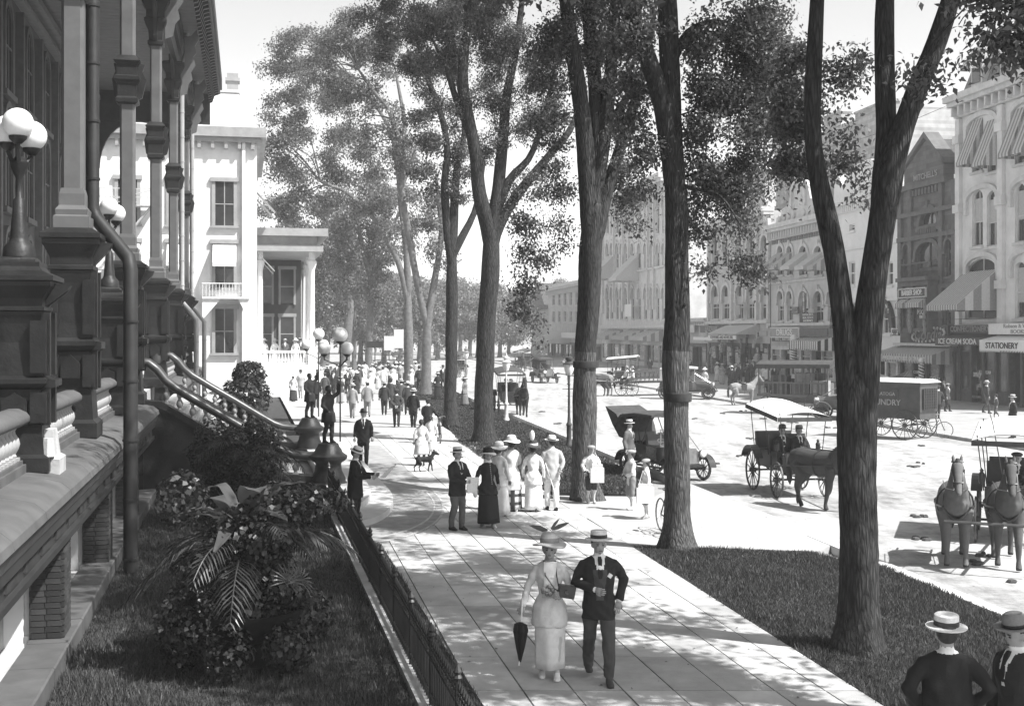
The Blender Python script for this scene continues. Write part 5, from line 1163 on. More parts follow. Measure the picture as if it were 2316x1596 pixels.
hairm = MB(); hairm.ell((0,.022,.004),(.09,.098,.1),14,10); HAIR = hairm.mesh('hair', M['hair'], 180)
bunm = MB(); bunm.ell((0,.03,-.01),(.098,.1,.105),14,10); bunm.ell((0,.1,-.06),(.06,.05,.055),10,8); HAIRW = bunm.mesh('hair', M['hair'], 180)
NP = [0]
def person(label, loc, face, h=1.75, sex='m', coat=.03, legs=.03, shoe=.02, shirt=.7, hat='boater', stride=.0, armL=None, armR=None, vox=None, group=None, lean=0, seat=0, skirt=None, skirtlen=.06, coatlen=.74, head=(0,0), skin='skin', tie=True, vest=False, hatm=None, hem=.2, fat=1.0, girl=False):
    """local frame: the figure looks along -y, its left is +x; arms are (elbow, wrist) in metres for a 1.75 m figure"""
    s = h/1.75; d = loc[1]; px = h*1229/max(4,d)
    v = vox or (.0135 if px > 110 else .018 if px > 60 else .026 if px > 36 else .036)
    b = MB(); Z = []; S = Matrix.Scale(s,4); kid = h < 1.5
    def P3(p): return (p[0]*s,p[1]*s,p[2]*s)
    dz = -seat; b.M = S
    hipz = .93+dz
    F = lambda y, z: (y - lean*max(0, z-.9-dz))         # lean forward
    # legs
    tw = 1.0 if sex == 'm' else .8
    for sg in (-1,1):
        st = stride*sg*.5
        if seat: pts = [(sg*.1,0,hipz,.1),(sg*.12,-.42,hipz-.02,.085),(sg*.12,-.46,.28+dz*0+.0,.062),(sg*.12,-.44,.09,.055)]
        else:
            ky = -st*.5-.02-(.05 if sg*stride < 0 else 0); pts = [(sg*.095,0,hipz,.108*fat),(sg*.1,ky,.52,.082),(sg*.095,-st+.01,.26,.07),(sg*.09,-st+.02,.09,.062 if sex == 'm' else .045)]
        if kid and sex == 'm' and not seat:       # knee breeches and stockings
            pts = [pts[0],(sg*.1,ky,.56,.1),(sg*.1,ky,.45,.085),(sg*.095,-st+.01,.3,.05),(sg*.09,-st+.02,.09,.036)]
        b.tube([p[:3] for p in pts],[p[3]*tw for p in pts],12)
        for i in range(len(pts)-1): Z.append((P3(pts[i][:3]),P3(pts[i+1][:3]),pts[i][3]*s,pts[i+1][3]*s, 2 if not (kid and i >= 2) else 3))
        ay = pts[-1][1]; rise = .05 if sg*stride < -.3 else 0; b.M = S @ Matrix.Translation((sg*.095, ay, rise))
        b.loft([[(x*wd, y, z0+(zt-z0)*u) for x,u in ((-1,.0),(-1,.55),(-.5,1),(.5,1),(1,.55),(1,0))] for y,wd,z0,zt in ((.07,.028,0,.1),(.03,.038,0,.115),(-.05,.04,0,.095),(-.12,.046,0,.06),(-.17,.038,0,.045),(-.195,.018,0.005,.03))]); b.M = S
        Z.append((P3((sg*.095,ay+.05,.05+rise)),P3((sg*.095,ay-.18,.03+rise)),.045*s,.035*s,3))
    # trunk
    sw = 1.0 if sex == 'm' else .87
    L = coatlen+dz
    if sex == 'm' and not kid: ch = [(L,.205*fat,.15*fat),(L+.08,.2*fat,.15*fat),(.98+dz,.188*fat,.138*fat),(1.12+dz,.182*fat,.135*fat),(1.26+dz,.2,.138),(1.38+dz,.205,.128),(1.455+dz,.165,.1),(1.49+dz,.09,.075)]
    elif sex == 'm': ch = [(L+.1,.17,.125),(.98+dz,.165,.12),(1.12+dz,.165,.12),(1.26+dz,.18,.12),(1.38+dz,.185,.11),(1.45+dz,.15,.09),(1.49+dz,.075,.065)]
    else: ch = [(L,.242+hem*.08,.2+hem*.08),(.92+dz,.212,.172),(1.06+dz,.138,.112),(1.18+dz,.15,.12),(1.29+dz,.172,.142),(1.39+dz,.17,.115),(1.455+dz,.13,.085),(1.49+dz,.07,.06)]
    if seat: ch[0] = (.86+dz,.2,.16); ch[1] = (.92+dz,.2,.15)
    rings(b, [(0,F(.0,z) - (.02 if 1.2 < z-dz < 1.4 else 0),z,rx,ry) for z,rx,ry in ch], 18)
    for i in range(len(ch)-1): Z.append((P3((0,F(0,ch[i][0]),ch[i][0])),P3((0,F(0,ch[i+1][0]),ch[i+1][0])),(ch[i][1]+ch[i][2])/2*s,(ch[i+1][1]+ch[i+1][2])/2*s,1))
    # head and neck
    hy = F(-.02,1.62+dz); hz = 1.625+dz
    b.tube([(0,F(.01,1.45+dz),1.45+dz),(0,F(0,1.53+dz),1.53+dz),(0,hy+.01,1.58+dz)],[.066,.058,.058],12)
    hr = Matrix.Rotation(head[0],3,'Z') @ Matrix.Rotation(head[1],3,'X')
    hb = MB(S @ Matrix.Translation((0,hy,hz)) @ hr.to_4x4()); ks = 1.12 if kid else 1.0
    hb.ell((0,.012,.025),(.083*ks,.1*ks,.098*ks),14,10); hb.ell((0,-.02,-.045),(.06,.07,.075),12,8); hb.ell((0,-.052,-.09),(.028,.03,.025),8,6)
    hb.loft([[(-.006,-.09,.03),(.006,-.09,.03),(.006,-.08,.03),(-.006,-.08,.03)],[(-.019,-.088,-.03),(.019,-.088,-.03),(.012,-.06,-.03),(-.012,-.06,-.03)],[(-.01,-.118,-.028),(.01,-.118,-.028),(.01,-.07,-.036),(-.01,-.07,-.036)]])
    for sg in (-1,1): hb.ell((sg*.082,.01,-.01),(.014,.024,.034),8,6); hb.ell((sg*.035,-.07,-.02),(.02,.02,.02),8,6)
    b.v, off = b.v+hb.v, len(b.v); b.f += [tuple(i+off for i in f) for f in hb.f]; b.m += hb.m
    Z.append((P3((0,hy,hz+.06)),P3((0,hy,hz-.09)),.095*s,.07*s,0)); Z.append((P3((0,F(0,1.505+dz),1.505+dz)),P3((0,hy,1.56+dz)),.055*s,.055*s,0 if sex == 'f' else 0))
    Z.append((P3((0,F(.01,1.475+dz),1.475+dz)),P3((0,F(.0,1.52+dz),1.52+dz)),.068*s,.066*s,4))
    # arms
    hands = MB(S); defL = ((.26,.03,1.14),(.27,-.05,.9)); defR = ((-.26,.03,1.14),(-.27,-.05,.9))
    for sg, arm, df in ((1,armL,defL),(-1,armR,defR)):
        e, w_ = arm[:2] if arm else df; grip = arm[2] if arm and len(arm) > 2 else .45
        e = (e[0], F(e[1],e[2]+dz), e[2]+dz); w_ = (w_[0], F(w_[1],w_[2]+dz), w_[2]+dz)
        sh = (sg*.178*sw, F(.0,1.385+dz), 1.385+dz); k = 1.0 if sex == 'm' else .82
        b.tube([(sg*.12*sw,F(0,1.4+dz),1.4+dz),sh,tuple(np.add(sh,e)/2+np.array([sg*.01,0,0])),e,tuple(np.add(e,w_)/2),w_],[.06*k,.07*k,.067*k,.06*k,.055*k,.05*k],12)
        Z.append((P3(sh),P3(e),.075*s*k,.06*s*k,1)); Z.append((P3(e),P3(w_),.06*s*k,.048*s*k,1))
        dirv = (Vector(w_)-Vector(e)).normalized(); hands.tube([Vector(w_)-dirv*.02, Vector(w_)+dirv*.02],[.036,.034],8,1)
        hand_mb(hands, Vector(w_)+dirv*.012, dirv, sg, grip, 1.0)
    sk = M[skin]; me, ce, no, mi = fuse(b, v, 'person', [sk, cloth(coat), cloth(legs), cloth(shoe), cloth(shirt)], Z)
    zz0 = ce[:,2]/s-dz; rr0 = np.hypot(ce[:,0]/s, ce[:,1]/s-F(0,1.5+dz)); k = (zz0 > 1.482) & (zz0 < 1.532) & (rr0 < .088); mi[k] = 4 if (sex == 'm' and shirt) else (1 if sex == 'm' else 0); k = (zz0 >= 1.532) & (rr0 < .2) & (np.abs(ce[:,0]/s) < .14) & ((mi == 1) | (mi == 4)) & (zz0 < 1.8); 
    if not (armL and armL[1][2] > 1.5): mi[k] = 0
    if not seat and not kid and sex == 'm':       # the coat ends at its hem
        zz = ce[:,2]/s; k = (mi == 2) & (zz > L+.005); mi[k] = 1; k = (mi == 1) & (zz < L+.005) & (np.abs(ce[:,0]/s) < .2); mi[k] = 2
    if sex == 'm' and tie and shirt:          # shirt front in the opening of the coat
        zz = ce[:,2]/s-dz; k = (mi == 1) & (no[:,1] < -.35) & (zz > 1.2) & (zz < 1.5) & (np.abs(ce[:,0]/s) < .012+.2*np.clip(zz-1.2,0,.3)); mi[k] = 4
        if vest: k = (mi != 2) & (no[:,1] < -.3) & (zz > .98) & (zz < 1.34) & (np.abs(ce[:,0]/s) < .04+.14*np.clip(zz-.98,0,.4)) & (ce[:,1]/s > -.2); mi[k] = 2
    me.polygons.foreach_set('material_index', mi.astype(np.int32))
    if v < .03:      # creases in the cloth
        nv = len(me.vertices); co = np.zeros(nv*3); me.vertices.foreach_get('co', co); co = co.reshape(-1,3); nn = np.zeros(nv*3); me.vertices.foreach_get('normal', nn); nn = nn.reshape(-1,3); ph = R.uniform(0,9)
        f = np.sin(co[:,2]*34+6*np.sin(co[:,0]*9+ph)+4*np.sin(co[:,1]*11))*.5+np.sin(co[:,0]*41+co[:,2]*17+5*np.sin(co[:,2]*7+ph))*.5; f *= np.clip((1.46*s+dz*s-co[:,2])/.1,0,1)*np.clip((co[:,2]-.12)/.1,0,1)
        me.vertices.foreach_set('co', (co+nn*(f*.0065)[:,None]).ravel())
    me.update(); NP[0] += 1
    o = link('person', me, None, loc, 0); o.rotation_euler = (0,0,face); tag(o, label, 'person', group)
    if d < 75: hands.obj('hands', [sk, cloth(shirt if sex == 'm' else coat)], o, 180)
    H = Matrix.Translation(P3((0,hy,hz))) @ hr.to_4x4() @ Matrix.Scale(s*ks,4)
    hh = link('hair', HAIR if sex == 'm' else HAIRW, o); hh.matrix_local = H @ Matrix.Translation((0,.012,.022))
    if hat: ht = link('hat', hat_mesh(hat), o); ht.matrix_local = H @ Matrix.Translation((0,.005,.058)) @ Matrix.Rotation(-.06,4,'X')
    if px > 60:
        fb = MB(H)
        for sg in (-1,1): fb.ell((sg*.033,-.088,.004),(.014,.006,.007),8,6); fb.box((sg*.034,-.092,.026),(.034,.008,.007))
        fb.box((0,-.098,-.062),(.042,.01,.006)); fb.obj('face_features', M['hair'], o)
    if tie and sex == 'm' and d < 45 and shirt:
        tb = MB(S); tb.loft([[(-w_,F(yy,z_+dz)-.012,z_+dz),(w_,F(yy,z_+dz)-.012,z_+dz),(w_,F(yy,z_+dz)+.02,z_+dz),(-w_,F(yy,z_+dz)+.02,z_+dz)] for w_, yy, z_ in ((.018,-.085,1.49),(.026,-.108,1.455),(.022,-.128,1.4),(.03,-.152,1.3),(.02,-.155,1.24))]); tb.obj('necktie', cloth(.03), o)
    if sex == 'f' or skirt is not None:
        n = 30; z1, zb = 1.05+dz, skirtlen; rr = []; ph = R.uniform(0,6); seated = seat > 0
        for i, t in enumerate(np.linspace(0,1,9)):
            z = z1+(zb-z1)*t; w0 = .125+.085*min(1,t*2.6)+hem*.3*t; dp = .1+.075*min(1,t*2.6)+hem*.3*t; yo = -stride*.12*t
            if seated: yo = -.45*min(1,t*2); 
            rr.append([((w0+.02*t*math.sin(k*2*PI/n*5+ph)+.008*t*math.sin(k*2*PI/n*11))*math.cos(2*PI*k/n), yo+(dp+.025*t*math.sin(k*2*PI/n*4+ph))*math.sin(2*PI*k/n), z) for k in range(n)])
        sb = MB(S); sb.loft(rr[::-1]); sb.obj('skirt', skirt if isinstance(skirt, bpy.types.Material) else cloth(skirt if skirt is not None else coat), o, 180)
    return o
def face_to(loc, tgt): return math.atan2(tgt[1]-loc[1], tgt[0]-loc[0])+PI/2      # look from loc to tgt
def g3(x, y): return G(x, y)
FWD = 0.0; AWAY = PI
# --- the strolling couple
p = g3(1243,1531); wo_ = person('woman in pale suit and feathered hat strolling with a furled parasol', p, -.05, 1.72, 'f', .62, .5, .7, .6, 'wide', .13, ((.25,.0,1.16),(.15,-.22,1.12)), ((-.27,.02,1.15),(-.33,-.1,.93),.9), skirt=.7, hem=-.12, skirtlen=.13, coatlen=.66)
b = MB(); b.loft([[(.1*math.cos(a),-.13+.03*math.sin(a),z) for a in np.linspace(0,2*PI,10)[:-1]] for z in (1.02,1.1)]); b.obj('waist_sash', cloth(.35), wo_)
b = MB(); b.prismy([(-.06,1.05),(.06,1.05),(.09,1.46),(-.07,1.46)], -.15, -.12); b.obj('blouse_front', cloth(.68), wo_)
b = MB()
for k in range(9): b.ell((-.02+.06*math.cos(k*2.3),-.17+.015*math.sin(k),1.12+.05*math.sin(k*2.3)),(.032,.025,.032),7,5)
b.obj('corsage', cloth(.18), wo_)
b = MB(); b.tube([(-.07,-.08,1.47),(-.05,-.16,1.3),(.06,-.18,1.15),(.13,-.2,1.1)],.008,5); b.tube([(.07,-.08,1.47),(.09,-.16,1.3),(.13,-.2,1.1)],.008,5); b.obj('camera_strap', M['leather'], wo_)
b = MB()
for a, L, t in ((.5,.28,.7),(.9,.2,.9),(2.6,.3,.35),(2.9,.2,.5)):
    d_ = Vector((math.cos(a),.1,math.sin(a)*t)); b.loft([[Vector((0,0,1.83))+d_*L*q+Vector((0,.012*sg,.03*math.sin(PI*q)*u)) for sg, u in ((-1,1),(1,1),(1,-1),(-1,-1))] for q in (.12,.45,.8,1.0)])
b.obj('hat_feathers', cloth(.1), wo_)
q = thing('camera_case', 'small black box camera slung at the strolling woman\'s hip', 'camera', p+Vector((.2,-.24,1.12))); b = MB(); b.box((0,0,0),(.2,.1,.15),ry=.2,rz=.2); b.obj('case_body', M['leather'], q); b = MB(); b.tube([(0,-.05,0),(0,-.07,0)],.025,10); b.obj('lens', M['glass'], q)
q = thing('parasol', 'furled dark parasol held point down by the strolling woman', 'parasol', p+Vector((-.37,-.18,.3))); b = MB(); b.tube([(.03,.03,.72),(.015,.015,.4),(0,0,.0),(-.015,-.01,-.1)],[.011,.011,.011,.006],6); b.obj('stick', M['white'], q)
b = MB(); b.loft([[(rr*(1+.22*math.cos(5*a))*math.cos(a), rr*(1+.22*math.cos(5*a))*math.sin(a), z) for a in np.linspace(0,2*PI,21)[:-1]] for rr, z in ((.012,-.06),(.05,.12),(.085,.33),(.07,.4),(.02,.43))]); b.obj('cover', cloth(.02), q)
p = g3(1354,1535); ma = person('man in dark three piece suit and boater walking beside the pale suited woman', p, .06, 1.8, 'm', .028, .07, .06, .75, 'boater', .5, vest=True, armL=((.31,.03,1.2),(.24,-.06,.96),.2), armR=((-.29,.0,1.17),(-.08,-.24,1.13),.6), head=(.1,.02))
b = MB(); b.box((.12,-.16,1.31),(.05,.02,.05),ry=.6); b.obj('pocket_handkerchief', cloth(.75), ma)
# --- the facing pair and the group in white
p = g3(1034,1198); q_ = person('man in dark suit, bow tie and boater holding a folded newspaper', p, .75, 1.76, 'm', .03, .1, .03, .72, 'boater', .12, ((.24,-.1,1.13),(.08,-.33,1.1)), ((-.24,-.08,1.13),(-.02,-.33,1.06)), fat=1.05)
q = thing('folded_newspaper', 'loose white newspaper in the hands of the cigar smoking man', 'newspaper', p+Vector((.33,-.27,1.05)), .5)
b = MB()
for k in range(4): b.add([(-.13+k*.02,.0+k*.02,.14-k*.06),(.15-k*.01,-.02+k*.02,.12),(.12+k*.02,.03*k,-.18-k*.05),(-.1,.03*k,-.22+k*.04)],[(0,1,2,3)])
b.obj('sheets', M['paper'], q)
b = MB(); b.tube([(.0,-.13,1.6),(.0,-.19,1.585)],.01,6); b.obj('cigar', M['hair'], q_)
p = g3(1103,1191); q_ = person('woman in long dark buttoned dress and black and white brimmed hat', p, .35, 1.68, 'f', .03, .03, .6, .7, 'cloche', .25, ((.24,.02,1.15),(.2,-.16,1.0)), ((-.25,.03,1.14),(-.27,-.02,.9)), skirt=.03, hem=.16, skirtlen=.1)
b = MB()
for k in range(11): b.ell((.004*k,-.15-.003*k,1.42-.045*k),(.012,.01,.012),6,5)
b.obj('buttons', cloth(.4), q_); b = MB(); b.lathe([(.08,1.45),(.1,1.43),(.07,1.5),(.065,1.5)],14,(0,0,0)); b.obj('white_collar', cloth(.75), q_)
q = thing('hand_bag', 'pale glove and small bag hanging from the dark dressed woman\'s hand', 'bag', p+Vector((-.27,-.12,.75))); b = MB(); b.ell((0,0,0),(.05,.03,.09),8,6); b.tube([(-.03,0,.07),(0,0,.14),(.03,0,.07)],.006,4); b.obj('bag_body', cloth(.5), q)
person('woman in white half hidden behind the dark dressed woman', g3(1128,1166), 2.6, 1.66, 'f', .7, .7, .5, .7, 'whitehat', .2, skirt=.68)
p = g3(1157,1155)
plaid = mat('plaid_cloth', .4); 
def plaidmat():
    m = bpy.data.materials.new('plaid_skirt'); m.use_nodes = True; n = m.node_tree; b_ = n.nodes['Principled BSDF']; b_.inputs['Roughness'].default_value = .85
    tc = n.nodes.new('ShaderNodeTexCoord'); w1 = n.nodes.new('ShaderNodeTexWave'); w1.bands_direction = 'Z'; w1.inputs['Scale'].default_value = 1.6; w2 = n.nodes.new('ShaderNodeTexWave'); w2.bands_direction = 'X'; w2.inputs['Scale'].default_value = 1.2
    n.links.new(tc.outputs['Object'], w1.inputs[0]); n.links.new(tc.outputs['Object'], w2.inputs[0]); mn = n.nodes.new('ShaderNodeMath'); mn.operation = 'MINIMUM'; n.links.new(w1.outputs['Fac'], mn.inputs[0]); n.links.new(w2.outputs['Fac'], mn.inputs[1])
    mr = n.nodes.new('ShaderNodeMapRange'); mr.inputs[1].default_value = .25; mr.inputs[2].default_value = .4; mr.inputs[3].default_value = .06; mr.inputs[4].default_value = .65; n.links.new(mn.outputs[0], mr.inputs[0]); n.links.new(mr.outputs[0], b_.inputs['Base Color']); return m
person('woman in long white coat over a plaid skirt seen from behind', p, 3.3, 1.74, 'f', .72, .5, .5, .7, 'whitehat', .15, ((.22,-.12,1.15),(.1,-.26,1.08)), ((-.22,-.12,1.15),(-.1,-.26,1.08)), skirt=plaidmat(), hem=.1, coatlen=.52)
p = g3(1206,1156); q_ = person('woman in white suit and tall plumed hat seen from behind', p, 3.0, 1.62, 'f', .74, .7, .05, .7, 'darkhat', .15, skirt=.74, hem=.1, coatlen=.7)
b = MB(); b.ell((0.02,.05,1.82),(.06,.04,.13),10,8); b.obj('hat_plume', cloth(.75), q_)
p = g3(1248,1153); q_ = person('man in light jacket and straw hat with a white cane, seen from behind', p, 3.25, 1.75, 'm', .42, .6, .03, .7, 'panama', .2, ((.24,-.05,1.15),(.26,-.18,1.02)), ((-.27,.05,1.15),(-.2,.12,1.0)), head=(.5,0), skin='skin')
q = thing('walking_cane', 'white cane tucked behind the light jacketed man', 'cane', p+Vector((.0,-.1,.5))); b = MB(); b.tube([(-.16,0,.65),(.02,-.05,.1),(.1,-.1,-.2)],.014,6); b.obj('shaft', cloth(.75), q)
# --- newsboys
def bag(label, p, w_=.34, h_=.36): 
    q = thing('newspaper_bag', label, 'bag', p); b = MB(); b.box((0,0,0),(w_,.14,h_)); b.obj('pouch', cloth(.7), q); b = MB(); b.tube([(-w_*.4,0,h_*.5),(-.05,.05,h_*.5+.38),(w_*.4,0,h_*.5)],.018,5); b.obj('strap', cloth(.6), q)
    b = MB(); b.box((0,0,h_*.5+.04),(w_*.8,.09,.1)); b.obj('papers', M['paper'], q)
p = g3(1336,1135); person('newsboy in white shirt and pale cap leaning on the banded elm', p+Vector((0,-.15,0)), .2, 1.42, 'm', .7, .05, .5, 0, 'cap', .05, ((.26,-.08,1.15),(.2,-.24,1.05)), ((-.28,.0,1.17),(-.22,-.08,.98)), tie=False); bag('white newspaper bag at the hip of the boy by the banded elm', p+Vector((.14,-.36,.72)))
p = g3(1428,1152); person('boy in checked waistcoat and pale cap gazing towards the elms', p, -1.2, 1.42, 'm', .55, .2, .5, 0, 'cap', .08, ((.24,-.1,1.12),(.08,-.22,1.0)), ((-.24,-.1,1.12),(-.08,-.22,1.0)), tie=False)
p = g3(1462,1171); person('small boy in white shirt carrying a papers bag on the crossing', p, -1.5, 1.34, 'm', .7, .05, .45, 0, 'cap', .1, tie=False, head=(.3,.2)); bag('white papers bag slung on the small boy at the crossing', p+Vector((-.05,-.2,.55)), .4, .36)
# --- men by the steps
p = g3(822,1053); person('bearded man in black suit and bowler walking towards the camera', p, .1, 1.78, 'm', .02, .02, .02, .7, 'bowler', .35, head=(.1,.15))
p = g3(803,1192); q_ = person('stout man in black coat and boater reading a newspaper by the steps', p, 1.35, 1.74, 'm', .015, .015, .02, .7, 'boater', .0, ((.24,-.15,1.14),(.16,-.42,1.16),.6), ((-.24,-.15,1.14),(-.14,-.42,1.14),.6), head=(0,.45), fat=1.15, coatlen=.66)
q = thing('open_newspaper', 'open newspaper held out by the reading man beside the steps', 'newspaper', p+Vector((.62,-.05,1.2)), 1.35); b = MB()
b.add([(-.3,0,-.08),(0,-.06,-.1),(.3,.0,-.06),(.26,-.26,.2),(0,-.32,.22),(-.26,-.26,.16)],[(0,1,4,5),(1,2,3,4)]); b.obj('sheets', M['paper'], q)
# --- two hats in the lower right corner
person('broad backed man in dark coat and boater at the lower right corner', Vector((3.75,10.6,0)), PI-.1, 1.82, 'm', .018, .02, .02, .7, 'boater', .0, ((.33,.08,1.2),(.22,-.1,1.0)), ((-.33,.08,1.2),(-.22,-.1,1.0)), fat=1.12)
person('man in dark coat and soft felt hat in profile at the right edge', Vector((4.4,10.7,0)), -1.25, 1.8, 'm', .03, .02, .02, .7, 'fedora', .0, head=(0,.2))
# --- girls, dog walkers, cyclist on the promenade
p = g3(953,1052); person('girl in white dress with long dark hair seen from behind', p, 3.2, 1.5, 'f', .62, .05, .04, .6, None, .15, skirt=.6, skirtlen=.42, hem=.25, girl=True)
p = g3(974,1038); person('second girl in white dress walking beside the long haired girl', p, 3.0, 1.5, 'f', .66, .05, .04, .6, None, .15, skirt=.66, skirtlen=.32, hem=.2)
p = g3(968,1002); person('man in dark jacket and cap wheeling a bicycle along the promenade', p, 3.0, 1.72, 'm', .03, .05, .02, .6, 'darkcap', .2, ((.26,-.15,1.15),(.22,-.4,1.02)), ((-.3,-.1,1.15),(-.34,-.38,1.0)))
CROWD = [(797,945,'m',.26,.24,'boater',PI,'man in grey suit strolling away, left of a pair'),(831,942,'m',.24,.22,'panama',PI+.1,'man in grey suit strolling away, right of a pair'),(869,938,'m',.04,.04,'boater',PI,'man in dark suit and boater at the left edge of the dark suited group'),
 (897,966,'m',.05,.04,'darkcap',PI,'man in dark jacket with hands clasped behind his back'),(935,966,'m',.025,.03,'boater',PI-.1,'man in black suit and boater walking away nearest the elms'),(884,925,'m',.06,.05,'bowler',PI,'man in bowler within the dark suited group'),(907,932,'m',.09,.09,'boater',PI,'man in grey tweed within the dark suited group'),(922,938,'m',.05,.04,'panama',PI+.3,'man half hidden behind the black suited walker'),
 (770,912,'f',.05,.3,'darkhat',.2,'woman in dark jacket and grey skirt approaching'),(786,893,'m',.03,.03,'boater',.1,'man with folded arms in black under the far elms'),(806,892,'f',.03,.03,'whitehat',PI,'woman in black with a large white plumed hat'),(700,920,'m',.36,.34,'boater',PI-.2,'man in pale grey suit behind the second torch statue'),(663,908,'f',.6,.05,'whitehat',PI,'woman in white blouse and dark skirt near the palms'),
 (715,922,'m',.03,.03,'bowler',PI,'man in dark suit behind the pale suited man'),(748,885,'m',.05,.05,'boater',0,'man in dark suit far down the promenade'),(724,880,'f',.6,.6,'whitehat',.3,'woman in white far down the promenade'),(690,882,'f',.65,.6,'darkhat',0,'woman in white beside the porch railing'),(640,880,'m',.04,.04,'boater',.2,'man in dark suit close to the porch base'),
 (620,884,'m',.03,.03,'bowler',.5,'man in black left of the porch path'),(838,885,'f',.7,.7,'whitehat',0,'woman in white dress at the crowd centre'),(856,880,'f',.6,.6,'wide',.4,'woman in pale dress with a wide hat in the crowd'),(872,876,'m',.4,.4,'boater',0,'man in pale suit in the crowd by the crossing'),(888,872,'f',.7,.7,'whitehat',.3,'woman in white near the split stem elm'),
 (948,880,'m',.04,.04,'bowler',PI,'man in dark suit beside the split stem elm'),(905,869,'m',.3,.3,'panama',.2,'man in grey beyond the walking group'),(820,872,'f',.6,.6,'wide',PI,'woman in pale dress walking off under the far elms'),(762,872,'m',.06,.06,'darkcap',0,'man in cap far beyond the torch statues'),(672,886,'m',.1,.1,'darkcap',PI,'man in cap by the porch path'),
 (990,900,'f',.03,.03,'darkhat',PI,'woman in black by the split stem elm and carriage'),(1050,918,'f',.16,.16,'darkhat',1.2,'woman in grey dress on the grass edge near the hack'),(1002,880,'m',.05,.05,'bowler',0,'man in dark suit out in the roadway'),(850,868,'m',.05,.05,'boater',PI,'man in black hat and coat deep in the crowd'),(780,866,'f',.65,.65,'whitehat',0,'woman in white beyond the folded arm man'),(930,872,'f',.6,.6,'wide',0,'woman in pale dress right of the crowd')]
rc = random.Random(5); used = set()
for x, y in ((500,905),(520,892),(548,880),(575,905),(600,893),(655,893),(680,900),(735,905),(755,895),(812,880),(826,862),(846,860),(862,866),(878,864),(896,862),(912,864),(940,866),(955,862),(842,874),(866,884),(740,872),(705,876),(610,878),(790,880)):
    for _ in range(60):
        sx = rc.choice('mmf'); tn = rc.choice((('black',.03),('dark grey',.08),('mid grey',.2),('pale grey',.38),('white',.66),('cream',.55))); ht = rc.choice(('boater','bowler','panama','darkcap') if sx == 'm' else ('whitehat','darkhat','wide','cloche')); bk = rc.random() < .5
        hn = dict(boater='boater', bowler='bowler', panama='panama hat', darkcap='dark cap', whitehat='white hat', darkhat='dark brimmed hat', wide='wide pale hat', cloche='black and white hat')[ht]
        lb = '%s in %s %s and %s %s %s' % ('man' if sx == 'm' else 'woman', tn[0], 'suit' if sx == 'm' else 'dress', hn, 'walking away' if bk else 'facing the camera', 'below the hotel wing' if x < 770 else 'under far elms')
        if lb not in used: break
    used.add(lb); CROWD.append((x, y, sx, tn[1], tn[1], ht, PI if bk else 0, lb))
for i, (x, y, sx, c0, c1, ht, fc, lb) in enumerate(CROWD):
    kw = {}
    if 'clasped' in lb: kw = dict(armL=((.26,.1,1.15),(.05,.17,.98)), armR=((-.26,.1,1.15),(-.05,.17,.98)))
    if 'folded arms' in lb: kw = dict(armL=((.24,-.1,1.15),(-.05,-.2,1.18)), armR=((-.24,-.1,1.15),(.05,-.22,1.15)))
    person(lb, g3(x,y), fc+R.uniform(-.12,.12), R.uniform(1.68,1.8) if sx == 'm' else R.uniform(1.58,1.68), sx, c0, c1, .03, .6, ht, R.uniform(.15,.5), skirt=c1 if sx == 'f' else None, group='strollers on the promenade', **kw)
# --- people on the far pavement
FARP = [(2088,932,'m',.03,.03,'fedora',.4,1.62,'man in dark suit leaning by the cafe door'),(2143,930,'m',.06,.04,'cap',PI/2*.6,1.5,'man in dark suit and pale cap beside the barber pole'),(2134,922,'m',.02,.02,'bowler',.3,1.6,'man in black standing beneath the striped beer awning'),(2120,946,'m',.05,.04,'darkcap',PI-.6,1.62,'man leaning over a bicycle at the far kerb'),
 (2231,935,'m',.06,.05,'boater',PI/2,1.7,'man in dark suit striding past the confectioner'),(2253,947,'b',.1,.1,'darkcap',-PI/2,1.2,'small boy with white papers hurrying past the shop window'),(2291,990,'m',.03,.03,'boater',-PI/2,1.72,'man in dark suit and boater at the right end of far pavement'),
 (1633,868,'f',.3,.35,'darkhat',0,1.66,'woman in grey dress by the bazaar'),(1622,862,'f',.6,.5,'whitehat',.3,1.6,'woman in white blouse at the single storey shop'),(1651,872,'m',.05,.05,'boater',.4,1.75,'man in dark suit facing the saddled pony'),(1664,876,'m',.04,.04,'boater',-.5,1.75,'man in black suit left of the saddled pony'),(1655,880,'m',.03,.03,'panama',PI,1.72,'man seen from behind at the bazaar kerb'),
 (1674,868,'m',.06,.06,'bowler',0,1.72,'man in the bazaar doorway'),(1690,866,'f',.05,.05,'darkhat',0,1.62,'woman in black below the souvenir sign'),(1703,862,'m',.05,.05,'boater',.2,1.8,'tall man in dark suit before the bazaar'),(1715,870,'f',.5,.3,'whitehat',PI,1.6,'woman in pale blouse left of a pair'),(1727,870,'f',.7,.3,'whitehat',PI+.2,1.6,'woman in white blouse right of a pair'),
 (1735,878,'m',.6,.1,'boater',.3,1.68,'man in shirt sleeves holding the pony'),(1752,874,'m',.03,.03,'darkcap',-.4,1.7,'man in dark jacket at the horse tail'),(1846,900,'m',.03,.03,'bowler',.6,1.7,'man in black behind the trunk wagon'),(1873,905,'f',.7,.7,'darkhat',PI/2,1.62,'woman in white apron stepping past the motor truck'),(1594,884,'f',.5,.45,'whitehat',-.6,1.64,'woman in pale dress beside the closed motor car'),
 (1560,850,'m',.05,.05,'boater',0,1.7,'hazy man at the low shop'),(1470,845,'m',.08,.08,'bowler',0,1.7,'hazy man before the arcaded block'),(1420,840,'f',.6,.6,'whitehat',0,1.6,'hazy woman in white before the arcaded block'),(1398,836,'m',.06,.06,'boater',.5,1.7,'hazy man in dark suit left of the arcaded block')]
